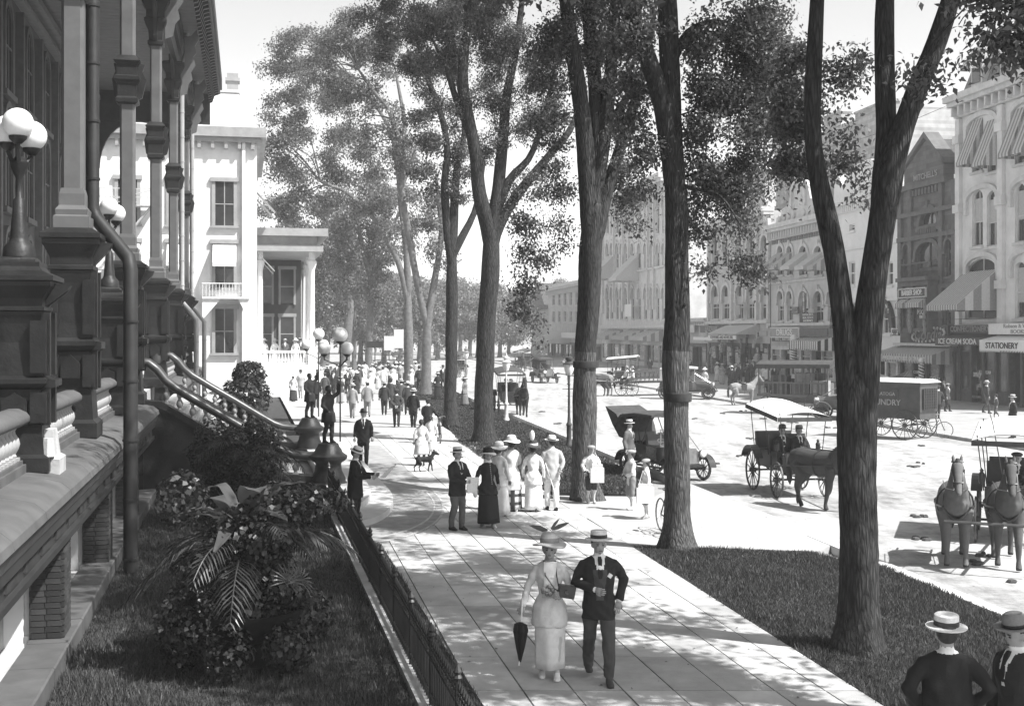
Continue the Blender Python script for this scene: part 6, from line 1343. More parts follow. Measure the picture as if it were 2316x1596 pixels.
for x, y, sx, c0, c1, ht, fc, hh, lb in FARP:
    person(lb, g3(x,y), fc, hh, 'm' if sx == 'b' else sx, c0, c1, .03, .6, ht, R.uniform(.1,.4), skirt=c1 if sx == 'f' else None, group='people on the far pavement', **(dict(armL=((.26,-.2,1.15),(.2,-.45,1.0)), armR=((-.26,-.2,1.15),(-.2,-.45,1.0)), lean=.25) if 'leaning over' in lb else {}))
print('PEOPLE', NP)
# ------------------------------------------------------------------ horses and other animals
def horse_mesh(g, pose='walk', vox=.03):
    b = MB(); Z = []
    def ch(pts, n=12, z=1):
        b.tube([p[:3] for p in pts],[p[3] for p in pts],n)
        for i in range(len(pts)-1): Z.append((pts[i][:3],pts[i+1][:3],pts[i][3],pts[i+1][3],z))
    ch([(0,-.86,1.2,.13),(0,-.74,1.22,.24),(0,-.5,1.18,.3),(0,-.1,1.14,.32),(0,.25,1.16,.32),(0,.55,1.22,.3),(0,.78,1.2,.24),(0,.9,1.1,.12)],16)
    ch([(0,-.62,1.3,.25),(0,-.8,1.5,.19),(0,-.98,1.75,.14),(0,-1.08,1.93,.115)])
    ch([(0,-1.03,1.97,.1),(0,-1.13,1.93,.115),(0,-1.27,1.77,.09),(0,-1.43,1.57,.066),(0,-1.49,1.49,.06),(0,-1.51,1.45,.04)])
    for sg in (-1,1): b.tube([(sg*.06,-1.02,2.02),(sg*.075,-1.0,2.1),(sg*.07,-1.02,2.18)],[.04,.035,.008],6)
    st = .22 if pose == 'walk' else .03
    for sg in (-1,1):
        f = sg*st; k = .06 if pose == 'walk' and sg > 0 else 0
        ch([(sg*.17,-.58,1.08,.15),(sg*.17,-.6-f*.3,.76,.092),(sg*.165,-.62-f*.7,.5,.07),(sg*.165,-.6-f*.95,.2,.045),(sg*.165,-.61-f,.12,.055),(sg*.165,-.65-f,.03,.062)])
        f = -sg*st
        ch([(sg*.17,.62,1.12,.2),(sg*.18,.5-f*.3,.84,.145),(sg*.175,.72-f*.6,.52,.07),(sg*.17,.7-f*.85,.22,.048),(sg*.17,.67-f,.12,.055),(sg*.17,.63-f,.03,.062)])
    me, ce, no, mi = fuse(b, vox, 'horse', [cloth(g), M['hair']], [z[:4]+(0,) for z in Z], 3)
    k = (ce[:,2] < .07); mi[k] = 1; me.polygons.foreach_set('material_index', mi.astype(np.int32)); return me
mane_b = MB(); 
mane_b.tube([(0,-1.06,2.08),(0,-.93,1.95),(0,-.75,1.72),(0,-.6,1.52)],[.03,.06,.07,.04],8, flat=.5); mane_b.tube([(0,-1.1,2.08),(0,-1.2,1.95),(0,-1.24,1.88)],[.04,.035,.01],6); MANE = mane_b.mesh('mane', M['hair'], 180)
tail_b = MB(); tail_b.tube([(0,.86,1.26),(0,.98,1.2),(0,1.03,.95),(0,1.02,.65),(0,1.0,.5)],[.04,.06,.08,.07,.01],8); TAIL = tail_b.mesh('tail', M['hair'], 180)
hn = MB(); hn.tube([(.21*math.cos(a),-.7+.04*math.sin(a),1.25+.33*math.sin(a)) for a in np.linspace(0,2*PI,17)],.045,6); hn.tube([(.335*math.cos(a),-.1,1.14+.335*math.sin(a)) for a in np.linspace(0,2*PI,17)],.022,5); hn.tube([(0,-.45,1.49),(0,.2,1.48),(0,.75,1.45)],.015,5)
for sg in (-1,1): hn.tube([(sg*.25,-.75,1.15),(sg*.35,-.1,1.1),(sg*.33,.6,1.05),(sg*.33,1.2,.98)],.02,5); hn.tube([(sg*.1,-1.16,1.95),(sg*.085,-1.36,1.7),(sg*.07,-1.46,1.55),(sg*.2,-.75,1.5),(sg*.2,.3,1.52)],.01,4)
hn.tube([(-.09,-1.38,1.68),(0,-1.44,1.68),(.09,-1.38,1.68)],.014,4); hn.tube([(-.11,-1.1,2.03),(0,-1.17,2.03),(.11,-1.1,2.03)],.014,4)
for sg in (-1,1): hn.box((sg*.115,-1.2,1.87),(.01,.09,.08),mi=0)
HARN = hn.mesh('harness', M['leather'], 60)
HM = {}
def horse(label, loc, face, g=.06, pose='walk', harness=True, s=1.0, group=None, vox=.03):
    k = (g, pose, vox)
    if k not in HM: HM[k] = horse_mesh(g, pose, vox)
    o = link('horse', HM[k], None, loc); o.rotation_euler = (0,0,face); o.scale = (s,s,s); tag(o, label, 'horse', group)
    link('mane', MANE, o); link('tail', TAIL, o)
    if harness: link('harness', HARN, o)
    return o
# ------------------------------------------------------------------ vehicles (local frame: they drive towards -y)
WM = {}
def wheel_mesh(r, n=14, rim=.035, tyre=False, w_=.05):
    k = (r,n,tyre)
    if k in WM: return WM[k]
    b = MB(); m = 28; b.M = Matrix.Rotation(PI/2,4,'Y')
    for j in range(m):
        a, a2 = 2*PI*j/m, 2*PI*(j+1)/m
        for (r0,r1,hw,mi) in ((r-rim,r,w_/2,0),):
            q = lambda rr, aa, z: (rr*math.cos(aa), rr*math.sin(aa), z)
            b.add([q(r0,a,-hw),q(r1,a,-hw*.8),q(r1,a,hw*.8),q(r0,a,hw),q(r0,a2,-hw),q(r1,a2,-hw*.8),q(r1,a2,hw*.8),q(r0,a2,hw)],[(0,1,5,4),(1,2,6,5),(2,3,7,6),(3,0,4,7)],1 if tyre else 0)
        if tyre:
            b.add([q(r-rim-.03,a,-.02),q(r-rim,a,-.02),q(r-rim,a,.02),q(r-rim-.03,a,.02),q(r-rim-.03,a2,-.02),q(r-rim,a2,-.02),q(r-rim,a2,.02),q(r-rim-.03,a2,.02)],[(0,1,5,4),(2,3,7,6),(3,0,4,7)],0)
    for j in range(n): a = 2*PI*j/n; b.tube([(0.04*math.cos(a),.04*math.sin(a),0),((r-rim)*math.cos(a),(r-rim)*math.sin(a),0)],[.02 if tyre else .018,.014 if tyre else .011],5,0)
    b.lathe([(.03,-.1),(.06,-.09),(.065,.09),(.03,.1)],10,mi=0)
    WM[k] = b.mesh('wheel', [M['wheel'], M['tyre']], 50); return WM[k]
def wheels(root, lst):
    for x, y, r, kw in lst: link('wheel', wheel_mesh(r, **kw), root, (x, y, r))
def seated(label, parent_o, lp, h, sex, coat, legs, hat, base, arms=None, **kw):
    """a person sitting in a vehicle: a thing of its own placed from the vehicle's frame"""
    v = parent_o.matrix_basis @ Vector(lp); f = parent_o.rotation_euler[2]
    return person(label, Vector((v.x,v.y,v.z)), f, h, sex, coat, legs, .03, .7, hat, 0, *(arms or (((.24,-.1,1.14),(.1,-.33,1.02)),((-.24,-.1,1.14),(-.1,-.33,1.02)))), seat=.48, skirtlen=.15, skirt=coat if sex == 'f' else None, **kw)
def surrey(label, loc, face, top=True, fringe=True, body=.035, canopy='canvas', group='carriages in the street'):
    r = thing('surrey', label, 'carriage', loc, face, group); bm = mat('coach_paint', body, .35, 3, .25, spec=.6)
    wheels(r, [(.72,1.0,.56,{}),(-.72,1.0,.56,{}),(.68,-.75,.48,{}),(-.68,-.75,.48,{})])
    b = MB(); b.tube([(-.72,1.0,.56),(.72,1.0,.56)],.03,6); b.tube([(-.68,-.75,.48),(.68,-.75,.48)],.03,6); b.tube([(0,1.0,.56),(0,-.75,.5)],.03,6)
    for x in (-.4,.4): b.tube([(x,.6,.62),(x,1.0,.72),(x,1.4,.62)],.025,6); b.tube([(x,-.45,.56),(x,-.75,.66),(x,-1.05,.56)],.025,6)
    b.obj('undercarriage', M['iron'], r)
    b = MB(); b.bb(-.5,.5,-.9,1.35,.68,.76); b.prismy([(-.5,.76),(.5,.76),(.5,1.05),(-.5,1.05)],.95,1.38); b.bb(-.5,-.46,.2,1.38,.76,1.15); b.bb(.46,.5,.2,1.38,.76,1.15); b.bb(-.5,.5,-.98,-.92,.7,1.2); b.bb(-.5,.5,-.3,.1,.76,1.05)
    b.bb(-.5,-.46,-.95,-.7,.7,1.1); b.bb(.46,.5,-.95,-.7,.7,1.1); b.obj('body', bm, r)
    for y in (.0,1.05):
        b = MB(); b.bb(-.5,.5,y-.3,y+.18,1.03,1.16); b.loft([[(-.52,y+.16,1.1),(.52,y+.16,1.1),(.52,y+.28,1.1),(-.52,y+.28,1.1)],[(-.52,y+.26,1.62),(.52,y+.26,1.62),(.52,y+.34,1.6),(-.52,y+.34,1.6)]]); b.obj('seat', M['leather'], r)
    for sx in (-.74,.74):
        b = MB(); b.loft([[(sx-.12,1.0+.66*math.cos(a),.6+.66*math.sin(a)),(sx+.12,1.0+.66*math.cos(a),.6+.66*math.sin(a)),(sx+.12,1.0+.63*math.cos(a),.6+.63*math.sin(a)),(sx-.12,1.0+.63*math.cos(a),.6+.63*math.sin(a))] for a in np.linspace(.5,2.6,10)]); b.obj('mudguard', bm, r)
    for sx in (-.58,.58):
        b = MB(); b.lathe([(.05,0),(.07,.05),(.07,.2),(.03,.26),(.05,.28),(.0,.34)],8,c=(sx,-.5,1.2)); b.tube([(sx*.85,-.5,1.1),(sx,-.5,1.2)],.015,5); b.obj('carriage_lamp', M['iron'], r)
    b = MB()
    for sx in (-.36,.36): b.tube([(sx,-.8,.62),(sx,-1.6,.8),(sx*1.0,-3.0,1.0),(sx*.9,-3.6,1.05)],.03,6)
    b.tube([(-.4,-1.0,.62),(.4,-1.0,.62)],.03,6); b.obj('shafts', M['wheel'], r).name = 'shaft_pair'
    if top:
        b = MB(); z = 2.15; nn = 9
        b.loft([[(x,-1.0,z+.16*(1-(x/.75)**2)) for x in np.linspace(-.75,.75,nn)]+[(x,-1.0,z+.13*(1-(x/.75)**2)) for x in np.linspace(.75,-.75,nn)],[(x,1.5,z+.22+.16*(1-(x/.75)**2)) for x in np.linspace(-.75,.75,nn)]+[(x,1.5,z+.19+.13*(1-(x/.75)**2)) for x in np.linspace(.75,-.75,nn)]][::-1]); cn = b.obj('canopy', M[canopy], r, 60)
        b = MB()
        for sx in (-1,1): b.add([(sx*.755,-1.0,z+.01),(sx*.755,1.5,z+.23),(sx*.76,1.5,z+.11),(sx*.76,-1.0,z-.11)],[(0,1,2,3)])
        b.add([(-.755,-1.01,z),(.755,-1.01,z),(.755,-1.02,z-.11),(-.755,-1.02,z-.11)],[(0,1,2,3)]); b.add([(-.755,1.51,z+.22),(.755,1.51,z+.22),(.755,1.52,z+.1),(-.755,1.52,z+.1)],[(0,1,2,3)]); b.obj('fringe', M['darkcanvas'], cn)
        for sx in (-.52,.52):
            for y, z0 in ((-.9,1.1),(.3,1.05),(1.4,1.1)): b = MB(); b.tube([(sx,y,z0),(sx*1.25,y,z+.1+(y+1)*.085)],.013,5); b.obj('canopy_post', M['iron'], r)
    return r
# hired surrey with bay horse in the roadway
sl0 = g3(1788,1106); sf = .15; sv = surrey('fringed pale topped surrey with two passengers turning in the road', Vector((sl0.x,sl0.y,-.12)), sf)
fw = Vector((math.sin(sf),-math.cos(sf),0))
sv_h = horse('dark bay horse drawing the fringed surrey behind the nearest elm', Vector((sl0.x-.38,sl0.y,-.12))+fw*2.9, .55, .06, vox=.022)
bpy.context.view_layer.update()
seated('man in dark suit and bowler riding in the fringed surrey', sv, (-.22,.05,.56), 1.76, 'm', .025, .03, 'bowler', sv)
seated('driver in dark coat and hat holding the surrey reins', sv, (.24,.0,.56), 1.74, 'm', .035, .05, 'fedora', sv)
# pair drawn wagonette at the right edge
pl = Vector((10.15,22.9,-.12)); pf = .30
pw = surrey('pair drawn wagonette with white canopy at the right edge', pl+Vector((.55,3.4,0)), -.42, True, body=.04)
hs1 = horse('bay horse with white nose, left of the harnessed pair', g3(2172,1262)+Vector((0,.3,-.12)), -.3, .13, 'stand', vox=.024); hs2 = horse('darker horse at the right of the harnessed pair', g3(2288,1266)+Vector((0,.3,-.12)), -.3, .09, 'walk', vox=.024)
b = MB(); b.tube([(-1.0,-4.6,.95),(1.0,-4.6,.95)],.03,6); b.tube([(0,-1,.6),(0,-4.7,.95)],.035,6); b.obj('draught_pole', M['wheel'], pw)
bpy.context.view_layer.update(); seated('driver in dark clothes on the pair drawn wagonette', pw, (.1,-.05,.56), 1.76, 'm', .02, .03, 'darkcap', pw)
q = thing('carriage_whip', 'long thin carriage whip standing up beside the wagonette driver', 'whip', Vector((pl.x+.2,pl.y+3.0,1.2))); b = MB(); b.tube([(0,0,0),(-.3,-.2,1.2),(-.7,-.3,2.4)],[.014,.01,.004],5); b.obj('lash', M['wood'], q)
# hack coming towards the camera beside the lawn
hk = g3(1135,935); hr_ = surrey('dark covered hack drawn towards the camera beside the lawn', Vector((hk.x+.4,hk.y+2.3,-.12)), .12, True, canopy='darkcanvas'); horse('dark horse of the hack seen head on', Vector((hk.x+1.05,hk.y-.6,-.12)), .12, .03, 'stand')
bpy.context.view_layer.update(); seated('driver of the dark hack in a black coat', hr_, (-.2,.0,.56), 1.74, 'm', .03, .03, 'bowler', hr_); seated('woman in white seated in the dark hack', hr_, (.2,1.0,.56), 1.64, 'f', .6, .6, 'whitehat', hr_)
# delivery wagon
def box_wagon(label, loc, face):
    r = thing('delivery_wagon', label, 'wagon', loc, face); bm = mat('wagon_green', .06, .45, 3, .25, spec=.4)
    wheels(r, [(.75,1.0,.6,{}),(-.75,1.0,.6,{}),(.72,-1.0,.52,{}),(-.72,-1.0,.52,{})])
    b = MB(); b.bb(-.6,.6,-1.5,1.6,.85,.95); b.bb(-.68,.68,-.9,1.65,1.15,2.35); b.bb(-.62,.62,-.9,1.6,.95,1.15); b.bb(-.66,.66,-1.6,-1.5,.95,1.3); b.obj('body', bm, r)
    b = MB(); b.loft([[(x,-1.4,2.36+.14*(1-(x/.78)**2)) for x in np.linspace(-.78,.78,9)]+[(.78,-1.4,2.34),(-.78,-1.4,2.34)],[(x,1.75,2.36+.14*(1-(x/.78)**2)) for x in np.linspace(-.78,.78,9)]+[(.78,1.75,2.34),(-.78,1.75,2.34)]][::-1]); b.obj('roof', M['canvas'], r)
    for sg in (-1,1):
        b = MB(); x = sg*.685; b.bb(min(x,x+sg*.02),max(x,x+sg*.02),-.6,1.5,2.05,2.1); b.bb(min(x,x+sg*.02),max(x,x+sg*.02),-.6,1.5,1.2,1.25); b.bb(min(x,x+sg*.02),max(x,x+sg*.02),.62,.68,1.2,2.1); b.obj('side_panel', M['wheel'], r)
        t = text(r, 'LAUNDRY', .34, 0, 0, 0, mat('gilt', .3,.5)); t.location = (sg*.70,-.0,1.5); t.rotation_euler = (PI/2,0,sg*PI/2)
        t = text(r, 'SARATOGA', .2, 0, 0, 0, mat('gilt', .3)); t.location = (sg*.70,-.0,1.85); t.rotation_euler = (PI/2,0,sg*PI/2)
    b = MB(); b.bb(-.5,.5,1.66,1.7,1.25,2.1); 
    for k in range(8): b.bb(-.5+k*.14,-.47+k*.14,1.7,1.72,1.25,2.1); b.bb(-.5,.5,1.7,1.72,1.25+k*.11,1.27+k*.11)
    b.obj('rear_grille', M['iron'], r)
    b = MB()
    for x in (-.45,.45): b.tube([(x,.6,.75),(x,1.0,.85),(x,1.4,.75)],.03,6)
    b.tube([(-.75,1,.6),(.75,1,.6)],.03,6); b.tube([(-.72,-1,.52),(.72,-1,.52)],.03,6); b.obj('undercarriage', M['iron'], r); return r
lw = g3(2040,988); box_wagon('dark laundry delivery wagon with lettered side standing at the far kerb', Vector((lw.x,lw.y+1.2,-.12)), PI+.17+PI/2*0+.55)
# dray loaded with trunks
def dray(label, loc, face):
    r = thing('trunk_wagon', label, 'wagon', loc, face)
    wheels(r, [(.85,1.3,.6,{}),(-.85,1.3,.6,{}),(.8,-1.3,.5,{}),(-.8,-1.3,.5,{})])
    b = MB(); b.bb(-.8,.8,-1.9,2.0,.95,1.08); b.tube([(-.85,1.3,.6),(.85,1.3,.6)],.04,6); b.tube([(-.8,-1.3,.5),(.8,-1.3,.5)],.04,6); b.bb(-.1,.1,-1.3,1.3,.6,.95); b.obj('deck', M['wood'], r)
    b = MB(); 
    for sg in (-1,1):
        for y in (-1.8,-.6,.7,1.95): b.bb(sg*.8-.03,sg*.8+.03,y-.03,y+.03,1.08,2.65)
        for k in range(16): b.bb(sg*.8-.015,sg*.8+.015,-1.75+k*.24,-1.7+k*.24,1.08,1.7)
        b.bb(sg*.8-.02,sg*.8+.02,-1.8,1.95,1.66,1.74)
    b.obj('stake_rack', M['wood'], r)
    b = MB(); b.loft([[(x,-1.9,2.65+.22*(1-(x/.95)**2)+.03*math.sin(x*9)) for x in np.linspace(-.95,.95,9)]+[(.95,-1.9,2.45),(-.95,-1.9,2.45)],[(x,2.1,2.7+.22*(1-(x/.95)**2)) for x in np.linspace(-.95,.95,9)]+[(.95,2.1,2.5),(-.95,2.1,2.5)]][::-1]); b.obj('canvas_top', M['darkcanvas'], r); return r
dl = g3(1815,935); dv = dray('covered dray heaped with travelling trunks outside the drug store', Vector((dl.x,dl.y+1.5,-.12)), -2.1)
rt = random.Random(9); bpy.context.view_layer.update()
for k, (x,y,z,sx,sy,sz,g,lb) in enumerate(((-.4,1.4,1.08,.6,.95,.6,.12,'grey trunk at the tail of the dray'),(.4,1.45,1.08,.65,.9,.75,.3,'pale slatted trunk at the tail of the dray'),(-.35,.4,1.08,.7,.9,.7,.05,'black trunk in the middle of the dray'),(.4,.4,1.08,.65,.85,.6,.09,'dark trunk beside the black one on the dray'),(-.3,1.2,1.7,.6,.9,.5,.07,'dark leather trunk stacked upon the grey trunk'),(.35,.6,1.72,.7,.9,.5,.16,'tilted grey suitcase on top of the dray load'),(-.35,-.7,1.08,.7,.9,.8,.1,'trunk at the front of the dray'),(.35,-.7,1.08,.6,.9,1.0,.05,'tall black trunk at the front of the dray'))):
    v = dv.matrix_basis @ Vector((x,y,z)); q = thing('travelling_trunk', lb, 'trunk', v, -2.1+rt.uniform(-.1,.1), 'trunks heaped on the dray'); b = MB(); b.bb(-sx/2,sx/2,-sy/2,sy/2,0,sz); b.obj('case', mat('trunk_%d' % k, g, .6, 4, .3), q)
    b = MB()
    for yy in (-.4,0,.4): b.bb(-sx/2-.012,sx/2+.012,yy*sy-.03,yy*sy+.03,-.0,sz+.012)
    b.obj('straps', M['wood'], q); q.children[-1].name = 'strap_set'
horse('brown dray horse seen from behind at the far kerb', g3(1757,908)+Vector((0,.9,-.12)), PI-.5, .05, 'stand'); 
sp = horse('pale saddled pony standing sideways before the bazaar', g3(1682,912)+Vector((0,.3,-.12)), 1.75, .24, 'stand', False, .9)
b = MB(); b.ell((0,.0,1.47),(.26,.3,.09),12,8); b.ell((0,.22,1.55),(.2,.08,.08),10,6)
for sg in (-1,1): b.loft([[(sg*.3,-.2,1.4),(sg*.3,.2,1.4),(sg*.33,.2,1.4),(sg*.33,-.2,1.4)],[(sg*.34,-.15,1.0),(sg*.34,.15,1.0),(sg*.36,.15,1.0),(sg*.36,-.15,1.0)]]); b.tube([(sg*.36,0,1.1),(sg*.38,0,.75)],.012,4)
b.obj('saddle', M['leather'], sp)
# ------------------------------------------------------------------ motor cars
def touring_car(label, loc, face, paint=.03, topdown='half', closed=False, far=False, group='motor cars in the street'):
    r = thing('touring_car', label, 'car', loc, face, group); pm = mat('car_paint_%d' % int(paint*1000), paint, .25, 2, .2, spec=.6)
    kw = dict(n=12, tyre=True, rim=.07, w_=.09); wheels(r, [(.7,1.45,.42,kw),(-.7,1.45,.42,kw),(.7,-1.35,.42,kw),(-.7,-1.35,.42,kw)])
    b = MB(); b.bb(-.42,.42,-1.7,1.9,.5,.6); b.tube([(-.7,1.45,.42),(.7,1.45,.42)],.035,6); b.tube([(-.7,-1.35,.42),(.7,-1.35,.42)],.035,6)
    for x in (-.38,.38): b.tube([(x,-1.95,.55),(x,-1.35,.36),(x,-.8,.55)],.025,5); b.tube([(x,.9,.55),(x,1.45,.38),(x,2.0,.55)],.025,5)
    b.obj('chassis', M['iron'], r)
    # bonnet, radiator, tonneau
    b = MB(); prof = lambda y, w_, h: [(-w_,y,.62),(-w_,y,.62+h*.7),(-w_*.6,y,.62+h),(w_*.6,y,.62+h),(w_,y,.62+h*.7),(w_,y,.62)]
    b.loft([prof(-1.5,.32,.5),prof(-.6,.4,.58)]); b.obj('bonnet', pm, r)
    b = MB(); b.loft([prof(-1.58,.34,.54),prof(-1.5,.34,.54)]); b.obj('radiator', M['brass'], r)
    b = MB(); b.loft([[(-w_,y,.6),(-w_*1.02,y,h),(-w_*.95,y,h+.04),(w_*.95,y,h+.04),(w_*1.02,y,h),(w_,y,.6)] for y, w_, h in ((-.6,.42,1.1),(-.45,.55,1.12),(.2,.62,1.12),(.35,.64,1.16),(1.3,.66,1.2),(1.75,.55,1.25))]); bd = b.obj('body', pm, r, 50)
    for sg in (-1,1):
        for y in (-.35,.55): b = MB(); b.bb(sg*.635-.015,sg*.635+.015,y,y+.6,.66,1.14); b.obj('car_door', pm, bd)
    for y in (.05,1.15): 
        b = MB(); b.bb(-.58,.58,y-.35,y+.15,1.0,1.2); b.loft([[(-.6,y+.1,1.1),(.6,y+.1,1.1),(.6,y+.28,1.1),(-.6,y+.28,1.1)],[(-.58,y+.22,1.55),(.58,y+.22,1.55),(.58,y+.34,1.52),(-.58,y+.34,1.52)]]); b.obj('seat', M['leather'], r)
    for sg in (-1,1):      # wings and running board
        for yc, a0, a1 in ((-1.35,.15,2.9),(1.45,.35,3.0)):
            b = MB(); b.loft([[(sg*.57,yc-.56*math.cos(a),.45+.5*math.sin(a)),(sg*.86,yc-.56*math.cos(a),.43+.5*math.sin(a)),(sg*.86,yc-.53*math.cos(a),.41+.48*math.sin(a)),(sg*.57,yc-.53*math.cos(a),.43+.48*math.sin(a))] for a in np.linspace(a0,a1,12)]); b.obj('mudguard', pm, r, 60)
        b = MB(); b.bb(sg*.74-.12,sg*.74+.12,-.8,.95,.42,.46); b.obj('running_board', M['iron'], r)
        b = MB(); b.M = Matrix.Translation((sg*.45,-1.62,.98)) @ Matrix.Rotation(PI/2,4,'X'); b.lathe([(.05,-.16),(.11,-.1),(.14,.02),(.15,.05),(.15,.07)],14); hl = b.obj('headlight', M['brass'], r, 40); b = MB(); b.M = Matrix.Translation((sg*.45,-1.69,.98)) @ Matrix.Rotation(PI/2,4,'X'); b.lathe([(.13,0),(.1,.02),(0,.03)],14); b.obj('headlight_lens', M['globe'], hl)
    b = MB(); b.bb(-.55,.55,-.52,-.5,1.15,1.2); b.bb(-.55,.55,-.52,-.5,1.75,1.78); b.bb(-.56,-.53,-.52,-.5,1.15,1.78); b.bb(.53,.56,-.52,-.5,1.15,1.78); b.tube([(-.54,-.5,1.7),(-.4,-1.5,1.1)],.015,5); b.tube([(.54,-.5,1.7),(.4,-1.5,1.1)],.015,5); b.obj('windscreen_frame', M['brass'], r)
    b = MB(); b.M = Matrix.Translation((-.3,-.28,1.3)) @ Matrix.Rotation(.6,4,'X'); b.tube([(.19*math.cos(a),.19*math.sin(a),0) for a in np.linspace(0,2*PI,17)],.014,5); b.tube([(0,0,0),(0,0,-.5)],.02,5); b.tube([(-.19,0,0),(.19,0,0)],.012,4); b.obj('steering_wheel', M['wood'], r)
    if closed or topdown == 'up':
        b = MB(); z = 2.05; b.loft([[(-.68,y,z+dz),(-.6,y,z+dz+.1),(.6,y,z+dz+.1),(.68,y,z+dz),(.66,y,z+dz-.04),(-.66,y,z+dz-.04)] for y,dz in ((-.65,-.05),(.3,.04),(1.2,.04),(1.75,-.1))]); b.bb(-.64,.64,1.72,1.78,1.25,2.0)
        for sg in (-1,1): 
            for y in (-.5,.4,1.5): b.tube([(sg*.63,y,1.15),(sg*.66,y,2.05)],.02,5)
            if closed: b.bb(sg*.64-.01,sg*.64+.01,.9,1.75,1.2,2.0)
        b.obj('roof', M['darkcanvas'] if not closed else mat('pale_top', .4, .6), r)
    else:          # hood folded half back over the tonneau
        b = MB(); n = 9
        b.loft([[(-.72,1.5,1.3),(.72,1.5,1.3),(.72,1.9,1.35),(-.72,1.9,1.35)],[(-.76,1.7,1.75),(.76,1.7,1.75),(.76,2.3,1.8),(-.76,2.3,1.8)],[(-.78,2.0,2.2),(.78,2.0,2.2),(.78,2.75,2.45),(-.78,2.75,2.45)]])
        b.loft([[(x,-.3,2.28+.08*(1-(x/.8)**2)) for x in np.linspace(-.8,.8,n)]+[(.8,-.3,2.2),(-.8,-.3,2.2)],[(x,.8,2.3+.08*(1-(x/.8)**2)) for x in np.linspace(-.8,.8,n)]+[(.8,.8,2.22),(-.8,.8,2.22)],[(x,1.7,2.2+.05*(1-(x/.8)**2)) for x in np.linspace(-.8,.8,n)]+[(.8,1.7,2.1),(-.8,1.7,2.1)],[(x,2.1,1.9) for x in np.linspace(-.8,.8,n)]+[(.8,2.1,1.7),(-.8,2.1,1.7)]][::-1])
        for sg in (-1,1):
            for y0, y1 in ((.5,-.2),(.6,.7),(.8,1.6)): b.tube([(sg*.66,y0,1.2),(sg*.76,y1,2.24)],.022,5)
        b.obj('folding_hood', M['darkcanvas'], r)
    return r
ct_ = Vector((4.85,35.6,0)); touring_car('dark open touring car with folding hood parked behind the straight elm', Vector((ct_.x-.2,ct_.y+1.8,-.12)), .5).scale = (.84,.84,.84)
p = g3(1436,1076); person('man in grey coat and boater standing at the touring car door', p+Vector((-.15,.3,-.12)), 1.0, 1.74, 'm', .12, .06, .03, .7, 'boater', 0)
cc = g3(1582,900); touring_car('pale roofed closed motor car standing at the far kerb', Vector((cc.x-.6,cc.y+1.2,-.12)), 1.35, .05, closed=True)
cc = g3(1872,948); touring_car('motor car nose just right of the trunk dray', Vector((cc.x+1.5,cc.y+1.4,-.12)), -1.95, .1)
cc = g3(1232,862); touring_car('hazy touring car with spare wheel approaching in midstreet', Vector((cc.x,cc.y,-.12)), .25, .05, 'up')
cc = g3(1405,870); rr_ = surrey('hazy canopied wagon standing before the arcaded block', Vector((cc.x,cc.y+1,-.12)), -1.9, True)
# ladder wagon
cc = g3(1470,892); r = thing('ladder_wagon', 'long pale slatted wagon with drivers standing along far kerb', 'wagon', Vector((cc.x,cc.y+1.2,-.12)), -1.15); wheels(r, [(.8,2.0,.6,{}),(-.8,2.0,.6,{}),(.75,-1.7,.52,{}),(-.75,-1.7,.52,{})])
b = MB(); b.bb(-.7,.7,-2.2,2.8,.9,1.02); b.tube([(-.8,2,.6),(.8,2,.6)],.04,6); b.tube([(-.75,-1.7,.52),(.75,-1.7,.52)],.04,6); b.obj('deck', M['wheel'], r)
b = MB()
for sg in (-1,1):
    b.loft([[(sg*.78,-2.2,1.15),(sg*.82,-2.2,1.15),(sg*.82,-2.2,1.25),(sg*.78,-2.2,1.25)],[(sg*1.0,2.8,1.25),(sg*1.04,2.8,1.25),(sg*1.04,2.8,1.35),(sg*1.0,2.8,1.35)]]); b.loft([[(sg*.85,-2.2,1.6),(sg*.89,-2.2,1.6),(sg*.89,-2.2,1.7),(sg*.85,-2.2,1.7)],[(sg*1.1,2.8,1.75),(sg*1.14,2.8,1.75),(sg*1.14,2.8,1.85),(sg*1.1,2.8,1.85)]])
    for k in range(15): y = -2.1+k*.34; b.tube([(sg*(.72+.01*k),y,1.02),(sg*(.87+.016*k),y,1.72)],.025,4)
b.obj('side_rack', M['wheel'], r); bpy.context.view_layer.update()
seated('wagon driver in a white shirt on the slatted wagon', r, (-.3,-1.5,.75), 1.72, 'm', .7, .05, 'boater', r); seated('second man in white shirt on the slatted wagon', r, (.3,-1.4,.75), 1.72, 'm', .65, .05, 'boater', r)
for k in range(2): horse(['near','off'][k]+' horse of the slatted wagon', Vector((cc.x,cc.y+1.2,-.12))+Vector((math.sin(-1.15),-math.cos(-1.15),0))*4.0+Vector((.35*k,.9*k,0)), -1.15, (.05,.2)[k], 'stand')
cc = g3(1388,866); horse('hazy pale horse before the far canopied wagon', Vector((cc.x-3.2,cc.y-.4,-.12)), -1.9, .3, 'stand')
for x, y, lb, g in ((1030,850,'hazy carriage far up the street between the elms',.05),(1180,836,'hazy carriage far up the open roadway',.06),(905,853,'hazy carriage crossing beyond the promenade crowd',.04)):
    cc = g3(x,y); surrey(lb, Vector((cc.x,cc.y,-.12)), R.uniform(-.4,.4), True, body=g, canopy='darkcanvas'); horse('horse of the '+lb, Vector((cc.x+.1,cc.y-3,-.12)), 0, .06, 'stand')
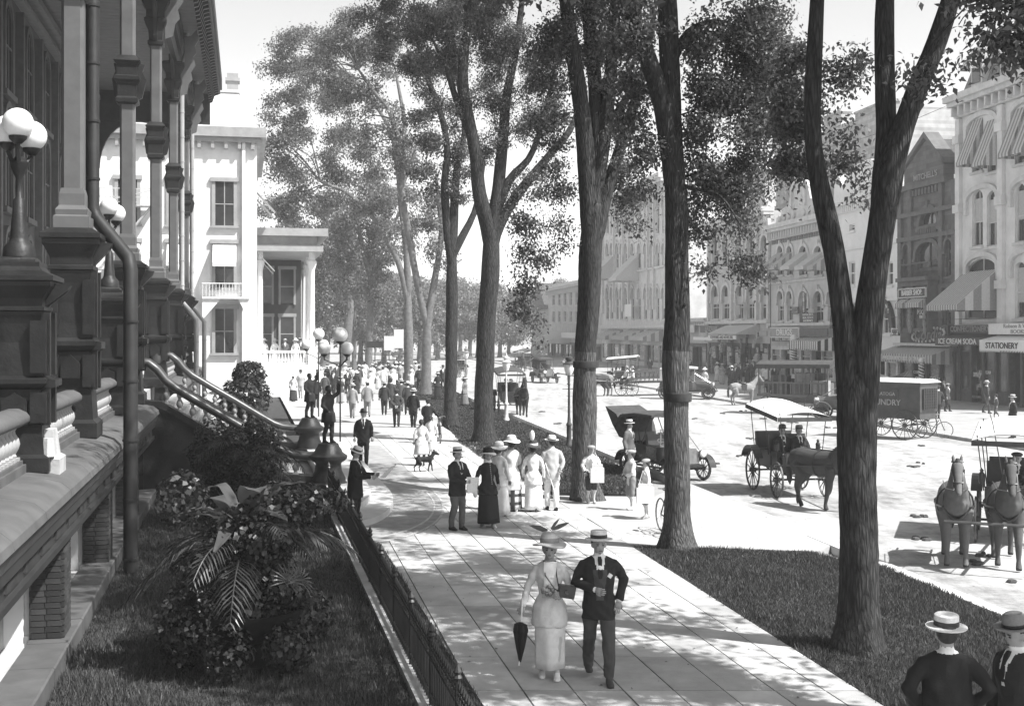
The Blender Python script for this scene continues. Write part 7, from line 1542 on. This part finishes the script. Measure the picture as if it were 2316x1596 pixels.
# bicycles
def bicycle(label, loc, face):
    r = thing('bicycle', label, 'bicycle', loc, face, 'bicycles'); 
    for y in (-.52,.52):
        b = MB(); b.M = Matrix.Translation((0,y,.34)) @ Matrix.Rotation(PI/2,4,'Y'); b.tube([(.34*math.cos(a),.34*math.sin(a),0) for a in np.linspace(0,2*PI,25)],.018,6); 
        for k in range(12): a = 2*PI*k/12; b.tube([(0,0,0),(.33*math.cos(a),.33*math.sin(a),0)],.003,3)
        b.obj('wheel', M['tyre'], r)
    b = MB(); 
    for p0, p1 in (((0,.52,.34),(0,.0,.3)),((0,.0,.3),(0,.2,.88)),((0,.2,.78),(0,-.32,.84)),((0,-.3,.74),(0,.0,.3)),((0,.52,.34),(0,.19,.78)),((0,-.52,.34),(0,-.3,.9))): b.tube([p0,p1],.016,6)
    b.obj('frame', M['iron'], r); b = MB(); b.ell((0,.2,.92),(.07,.14,.04),10,6); b.obj('saddle', M['leather'], r)
    b = MB(); b.tube([(-.26,-.1,.98),(-.22,-.3,1.0),(0,-.34,.94),(.22,-.3,1.0),(.26,-.1,.98)],.013,6); b.obj('handlebar', M['brass'], r)
    b = MB(); b.tube([(-.1,-.02,.16),(-.1,0,.3),(.1,0,.3),(.1,.02,.44)],.012,5); b.lathe([(.09,0),(.09,.01)],12,c=(0,0,.3)); b.obj('pedal_crank', M['iron'], r); return r
cc = g3(2112,985); bicycle('bicycle leaning at the far kerb behind the laundry wagon', Vector((cc.x,cc.y+.3,-.12)), PI/2-.2)
cc = g3(993,1000); bicycle('bicycle wheeled along the promenade by the capped man', cc, PI+.15)
cc = g3(1503,1215); bicycle('bicycle propped behind the straight elm with only its wheels showing', cc+Vector((.15,.5,0)), .2)
# dog
b = MB(); Zd = []
def dch(pts, n=10):
    b.tube([p[:3] for p in pts],[p[3] for p in pts],n)
    for i in range(len(pts)-1): Zd.append((pts[i][:3],pts[i+1][:3],pts[i][3],pts[i+1][3],0))
dch([(0,-.24,.4,.06),(0,-.18,.38,.1),(0,-.05,.37,.095),(0,.12,.39,.075),(0,.22,.4,.085),(0,.28,.38,.05)]); dch([(0,-.2,.43,.07),(0,-.28,.52,.055),(0,-.31,.56,.05)]); dch([(0,-.29,.56,.055),(0,-.36,.56,.055),(0,-.44,.52,.032),(0,-.48,.51,.02)])
for sg in (-1,1):
    dch([(sg*.06,-.18,.34,.05),(sg*.065,-.19-sg*.06,.18,.028),(sg*.065,-.18-sg*.08,.04,.022),(sg*.065,-.21-sg*.08,.015,.024)],8); dch([(sg*.06,.2,.36,.065),(sg*.065,.17+sg*.05,.24,.04),(sg*.065,.25+sg*.06,.14,.022),(sg*.065,.23+sg*.07,.03,.02),(sg*.065,.2+sg*.07,.012,.022)],8); b.tube([(sg*.035,-.31,.6),(sg*.045,-.3,.66),(sg*.045,-.31,.7)],[.022,.018,.004],6)
dch([(0,.27,.41,.025),(0,.34,.5,.018),(0,.33,.58,.01)],6)
me, ce, no, mi = fuse(b, .012, 'dog', [cloth(.025)], Zd); o = link('dog', me, None, g3(960,1066)); o.rotation_euler = (0,0,1.9); tag(o, 'small dark dog trotting behind the girls in white', 'dog')
b = MB(); b.tube([(.052*math.cos(a),-.25+.03*math.sin(a),.48+.05*math.sin(a)) for a in np.linspace(0,2*PI,11)],.008,4); b.obj('collar', M['leather'], o)
# ------------------------------------------------------------------ urn plantings on the hotel lawn
BROAD = leafmat('broad_leaf', .075, .3, .42); PALM = leafmat('palm_leaf', .045, .25, .35); IVY = leafmat('ivy_leaf', .034, .3, .35)
def broad_leaf(b, base, az, L, W, rise, droop):
    """one large canna or banana leaf with a folded midrib and wavy margins"""
    n = 9; d = Vector((math.cos(az), math.sin(az), 0)); sd = Vector((-d.y, d.x, 0)); rows = []
    for i in range(n+1):
        t = i/n; p = Vector(base)+d*(L*t*(.55+.45*t*.6))+Vector((0,0,rise*t-droop*t*t)); w_ = W*math.sin(PI*min(1,.04+t*.96))**.75*(1-.25*t)
        rows.append([p-sd*w_+Vector((0,0,.18*w_+.02*math.sin(t*14))), p-sd*w_*.5+Vector((0,0,.05*w_)), p-Vector((0,0,.06*w_)), p+sd*w_*.5+Vector((0,0,.05*w_)), p+sd*w_+Vector((0,0,.18*w_+.02*math.cos(t*13)))])
    vs = [q for r in rows for q in r]; fs = [(i*5+k, i*5+k+1, (i+1)*5+k+1, (i+1)*5+k) for i in range(n) for k in range(4)]; b.add(vs, fs)
def frond(b, base, az, L, rise, droop, fan=False):
    d = Vector((math.cos(az), math.sin(az), 0)); sd = Vector((-d.y, d.x, 0)); n = 22; pts = []
    for i in range(n+1): t = i/n; pts.append(Vector(base)+d*(L*t)+Vector((0,0,rise*t-droop*t*t)))
    b.tube(pts[::2], [.014*(1-i/13) +.003 for i in range(len(pts[::2]))], 4)
    for i in range(5, n+1):
        t = i/n; l = L*.42*math.sin(PI*(.12+.8*t)); tg = (pts[i]-pts[i-1]).normalized()
        for sg in (-1,1):
            dr = (sd*sg*.75+tg*.75+Vector((0,0,-.12-.25*R.random()))).normalized(); e = pts[i]+dr*l; m_ = pts[i]+dr*l*.5+Vector((0,0,.05*l)); w_ = tg*.016*(1 if L < 1.2 else 1.5)
            b.add([pts[i]-w_*.5, m_-w_, e+Vector((0,0,-.12*l)), m_+w_, pts[i]+w_*.5],[(0,1,2,3,4)])
def fan_leaf(b, c, nrm, r):
    nrm = Vector(nrm).normalized(); u = nrm.orthogonal().normalized(); v = nrm.cross(u)
    for k in range(16):
        a = -2.2+4.4*k/15; d = u*math.cos(a)+v*math.sin(a); s_ = nrm.cross(d)*.02*r*2
        b.add([Vector(c), Vector(c)+d*r*.6-s_, Vector(c)+d*r+nrm*-.12*r, Vector(c)+d*r*.6+s_],[(0,1,2,3)])
def ivymass(name, parent, blobs, size, n, rs, m):
    V = []
    for c, r, wgt in blobs:
        k = int(n*wgt); p = rs.normal(size=(k,3)); p /= np.linalg.norm(p,axis=1)[:,None]; p *= (rs.uniform(.55,1.05,k)**.6)[:,None]; q = p*np.array(r)+np.array(c)
        L = size*rs.uniform(.5,1.4,k); nr = p+rs.normal(size=(k,3))*.5; nr[:,2] += .3; nr /= np.linalg.norm(nr,axis=1)[:,None]; d = rs.normal(size=(k,3)); d[:,2] -= .8; d -= (d*nr).sum(1)[:,None]*nr; d /= np.linalg.norm(d,axis=1)[:,None]; t = np.cross(nr,d)
        X = np.zeros((k,5,3)); X[:,0] = q; X[:,1] = q+d*(L*.3)[:,None]+t*(L*.5)[:,None]; X[:,2] = q+d*L[:,None]-nr*(L*.15)[:,None]; X[:,3] = q+d*(L*.3)[:,None]-t*(L*.5)[:,None]; X[:,4] = q-d*(L*.12)[:,None]
        V.append(X[:,:4])
    V = np.concatenate(V).reshape(-1,3); o = link(name, raw_mesh(name, V, np.arange(len(V)).reshape(-1,4), m), parent); o['kind'] = 'stuff'; return o
def planting(label, s, t, sc, seed, nb, nf, bush=False):
    rs = np.random.RandomState(seed); global R; r0 = R; R = random.Random(seed); root = thing('urn_planting', label, 'planter', Hp(s,t,0), 0, 'urn plantings on the hotel lawn'); root.scale = (sc,sc,sc)
    b = MB(); b.lathe([(.42,0),(.42,.08),(.3,.12),(.2,.22),(.22,.28),(.45,.36),(.62,.5),(.7,.62),(.72,.68),(.62,.66),(.55,.58)],24); b.obj('urn', HDARK, root, 40)
    b = MB()
    for k in range(7): a = k*.9; b.tube([(0.1*math.cos(a),.1*math.sin(a),.5),(.15*math.cos(a),.15*math.sin(a),1.2),(.22*math.cos(a),.22*math.sin(a),1.7)],[.03,.025,.012],6)
    b.obj('stem', M['wood'], root)
    if bush: ivymass('foliage', root, [((0,0,1.6),(.85,.85,.7),.6),((.1,.1,2.3),(.55,.55,.5),.4)], .1, 3800, rs, IVY)
    else:
        bls = [((0,0,.85),(.7,.7,.5),.25)]+[((rs.uniform(-.7,.7), rs.uniform(-.7,.7), rs.uniform(.45,1.95)),(rs.uniform(.22,.5),rs.uniform(.22,.5),rs.uniform(.18,.42)),.05) for _ in range(18)]+[((.72*math.cos(q), .72*math.sin(q), rs.uniform(.3,.6)),(.28,.28,.3),.045) for q in np.linspace(0,5.6,7)]
        ivymass('trailing_foliage', root, bls, .056, 11000, rs, IVY)
    for k in range(nb):
        b = MB(); az = k*2.4+rs.uniform(-.3,.3); broad_leaf(b, (.12*math.cos(az),.12*math.sin(az),rs.uniform(1.2,1.75)), az, rs.uniform(.55,.95), rs.uniform(.1,.19), rs.uniform(.5,1.0), rs.uniform(.4,.95)); b.obj('broad_leaf', BROAD, root, 180)
    for k in range(nf):
        b = MB(); az = k*2.4+1+rs.uniform(-.3,.3); frond(b, (.1*math.cos(az),.1*math.sin(az),1.1+rs.uniform(0,.3)), az, rs.uniform(.8,1.25), rs.uniform(.7,1.4), rs.uniform(.7,1.3)); b.obj('palm_frond', PALM, root)
    for k in range(5):
        b = MB(); az = rs.uniform(0,6.28); fan_leaf(b, (.75*math.cos(az),.75*math.sin(az),rs.uniform(.9,1.6)), (math.cos(az),math.sin(az),.6), rs.uniform(.22,.32)); b.obj('fan_leaf', PALM, root)
    R = r0; return root
planting('largest urn planting with broad canna leaves nearest the camera', 15.7, 2.35, 1.15, 3, 15, 13)
planting('urn planting of palm fronds and vines in front of the hotel stairs', 28.2, 2.3, 1.08, 5, 9, 24)
planting('rounded urn bush beyond the hotel stairs', 47.0, 2.35, 1.15, 8, 0, 9, True)
# fallen leaves and twigs on the grass and paving
rs = np.random.RandomState(77); n = 700; X = np.r_[rs.uniform(-7,-1,n//3), rs.uniform(-3,5,n//3), rs.uniform(3,8,n//3)]; Y = rs.uniform(11,34,len(X)); L = rs.uniform(.012,.032,len(X)); a = rs.uniform(0,6.28,len(X)); V = np.zeros((len(X),4,3))
for k, (u, v) in enumerate(((1,0),(0,.5),(-1,0),(0,-.5))): V[:,k] = np.c_[X+L*(u*np.cos(a)-v*np.sin(a)), Y+L*(u*np.sin(a)+v*np.cos(a)), .006+rs.uniform(0,.012,len(X))]
o = link('fallen_leaves', raw_mesh('fallen_leaves', V.reshape(-1,3), np.arange(len(X)*4).reshape(-1,4), mat('dead_leaf', .1,.8,20,.4))); o['kind'] = 'stuff'
b = MB(); rd = random.Random(21)
for k in range(46):
    y = rd.uniform(18,70); x = rd.uniform(cl(y)+.8, cr(y)-1)
    for j in range(rd.randint(2,5)): b.ell((x+rd.uniform(-.2,.2), y+rd.uniform(-.25,.25), -.1), (rd.uniform(.05,.13), rd.uniform(.05,.13), .045), 6, 4)
b.obj('dung', mat('dung', .07, .95, 12, .4))['kind'] = 'stuff'
# ------------------------------------------------------------------ street lamps
def street_lamp(label, p, h=3.3, g=.05):
    m = mat('lamp_paint_%d' % int(g*100), g, .4, 4, .3); r = thing('street_lamp', label, 'street lamp', p, 0, 'gas lamps along the kerb')
    b = MB(); b.lathe([(.15,0),(.15,.1),(.1,.16),(.09,.75),(.11,.78),(.11,.84),(.07,.9),(.05,1.2),(.042,h-1.05),(.06,h-1.03),(.04,h-.98),(.03,h-.72),(.1,h-.68)],12); b.tube([(-.25,0,h-1.2),(.25,0,h-1.2)],.015,6); b.obj('post', m, r, 40)
    b = MB(); b.lathe([(.09,h-.68),(.17,h-.5),(.2,h-.3),(.19,h-.27)],14); b.obj('lantern_glass', M['globe'], r, 40)
    b = MB(); b.lathe([(.24,h-.28),(.25,h-.25),(.1,h-.16),(.11,h-.1),(.15,h-.08),(.14,h-.02),(.04,h+.03),(.05,h+.08),(.01,h+.2)],14)
    for k in range(4): a = k*PI/2; b.tube([(.1*math.cos(a),.1*math.sin(a),h-.69),(.205*math.cos(a),.205*math.sin(a),h-.27)],.01,4)
    b.obj('lantern_cap', m, r, 40); return r
street_lamp('dark street lamp nearest the camera at the lawn edge', g3(1287,1009), 3.35); street_lamp('pale street lamp beside the covered hack', g3(1145,951), 3.1, .55); street_lamp('hazy street lamp farthest up the kerb', g3(1054,898), 3.2, .2)
# ------------------------------------------------------------------ torch bearing statues on the stair newels
for s, lb in ((S0,'near cast iron statue of a youth holding up three globe lamps'),(S1,'far cast iron statue of a youth holding up three globe lamps')):
    v = Hp(s-.15, 4.5, 1.36); o = person(lb, v, .9, 1.52, 'm', .025, .025, .025, .03, None, .12, ((.3,-.12,1.5),(.26,-.16,1.78),.8), ((-.26,-.02,1.12),(-.2,-.2,.98)), skin='iron', tie=False, skirt=.025, skirtlen=.62, hem=.1)
    o.name = 'torch_statue'; o['category'] = 'statue'; o['group'] = 'torch statues on the stair newels'
    for c in o.children:
        if c.name.startswith('skirt'): c.name = 'tunic'
    b = MB(); px, py = .25, -.19; b.tube([(px,py,.02),(px,py,1.75),(px,py,2.1)],.022,6)
    gl = [(px,py,2.86,.2)]+[(px+.42*math.cos(a),py+.42*math.sin(a),2.5,.17) for a in (.4,2.4,4.4)]
    b.tube([(px,py,2.1),(px,py,2.66)],.018,6)
    for gx, gy, gz, gr in gl[1:]: b.tube([(px,py,2.0),(px+(gx-px)*.4,py+(gy-py)*.4,2.1),(gx,gy,2.2),(gx,gy,2.35)],.016,6)
    for gx, gy, gz, gr in gl: b.lathe([(.03,0),(gr*.6,.06),(gr*.55,.08)],10,c=(gx,gy,gz-gr-.06))
    b.obj('torch_arm', M['iron'], o, 40)
    for gx, gy, gz, gr in gl: b = MB(); b.ell((gx,gy,gz),(gr,gr,gr),18,12); b.obj('lamp_globe', M['globe'], o, 180)
# ------------------------------------------------------------------ guests on the terrace and the porch
def chair(label, v, rz):
    r = thing('terrace_chair', label, 'chair', v, rz, 'chairs on the hotel terrace'); b = MB(); b.bb(-.25,.25,-.25,.22,.4,.44); b.obj('seat', M['wood'], r); b = MB(); b.bb(-.25,.25,.2,.23,.75,1.05); b.bb(-.25,-.22,.19,.24,.44,1.05); b.bb(.22,.25,.19,.24,.44,1.05); b.obj('backrest', M['wood'], r)
    for x, y in ((-.22,-.22),(.22,-.22),(-.22,.2),(.22,.2)): b = MB(); b.bb(x-.02,x+.02,y-.02,y+.02,0,.4); b.obj('leg', M['wood'], r)
for s, t, rz, sx, c0, ht, lb in ((14.3,-1.25,1.1,'m',.02,'darkcap','man in dark coat seated at the left edge of the terrace'),(19.2,-1.3,1.2,'f',.5,'whitehat','woman in white hat seated behind the first balustrade'),(20.2,-1.4,.9,'m',.04,'boater','man seated reading behind the nearest balustrade'),(25.2,-1.3,1.0,'f',.35,'wide','woman seated between the two dark columns'),(30.0,-1.3,.8,'m',.2,'darkcap','man in cap standing near the stair head')):
    v = Hp(s,t,2.4); st = 'standing' not in lb
    person(lb, v, rz, 1.74, sx, c0, c0, .03, .6, ht, 0, ((.24,-.1,1.14),(.1,-.33,1.05)), ((-.24,-.1,1.14),(-.1,-.33,1.05)), seat=.48 if st else 0, skirt=c0 if sx == 'f' else None, skirtlen=.15)
    if st: chair('wooden chair under the '+lb.split(' seated')[0], v, rz)
for k, (s, t, c, ht) in enumerate(((84.6,3.6,.65,'whitehat'),(84.4,4.3,.6,'wide'),(85,5.0,.1,'boater'),(84.6,5.7,.65,'whitehat'),(86,6.1,.05,'bowler'),(90,6.2,.6,'wide'))):
    person(('woman in white','woman in pale dress','man in dark suit','second woman in white','man in bowler','woman in cream')[k]+' on the far porch, place %d from the wall' % (k+1), Hp(s,t,2.1), .3, 1.68, 'f' if c > .3 else 'm', c, c, .03, .6, ht, 0, skirt=c if c > .3 else None, group='guests on the far porch')
# notice boards far up the promenade and overhead wires
for x, y, w_, h_, d, lb in ((880,776,.9,1.3,112,'white notice board on a post under the far elms'),(905,766,1.1,1.7,112,'taller white notice board on a post under the far elms'),(848,779,1.6,.6,118,'dark notice board on a post under the far elms')):
    q = P(x,y,d); r = thing('notice_board', lb, 'sign', (q.x,d,0)); b = MB(); b.bb(-.05,.05,-.05,.05,0,q.z+h_/2); b.obj('post', M['wood'], r); b = MB(); b.bb(-w_/2,w_/2,-.09,-.05,q.z-h_/2,q.z+h_/2); b.obj('board', WT if 'white' in lb else BK, r)
for lb, a, c in (('upper thin wire stretched across the shop fronts',P(1760,352,95),P(2172,226,76)),('lower thin wire stretched across the shop fronts',P(1860,690,90),P(2330,712,70))):
    b = MB(); b.tube([a.lerp(c,k/10)-Vector((0,0,.6*math.sin(PI*k/10))) for k in range(11)],.015,4); tag(b.obj('overhead_wire', M['iron']), lb, 'wire', 'overhead wires')
# ------------------------------------------------------------------ dusty air over the street
b = MB(); b.bb(-172,172,-22,422,-1.2,30); hz = b.obj('haze', mat('haze_skin', .5)); hz['kind'] = 'stuff'
hm = bpy.data.materials.new('dusty_air'); hm.use_nodes = True; hn = hm.node_tree; hn.nodes.clear()
ho = hn.nodes.new('ShaderNodeOutputMaterial'); hv = hn.nodes.new('ShaderNodeVolumePrincipled')
hv.inputs['Color'].default_value = (.95,.95,.95,1); hv.inputs['Density'].default_value = .00065; hv.inputs['Anisotropy'].default_value = .1
hn.links.new(hv.outputs[0], ho.inputs['Volume']); hz.data.materials.clear(); hz.data.materials.append(hm)
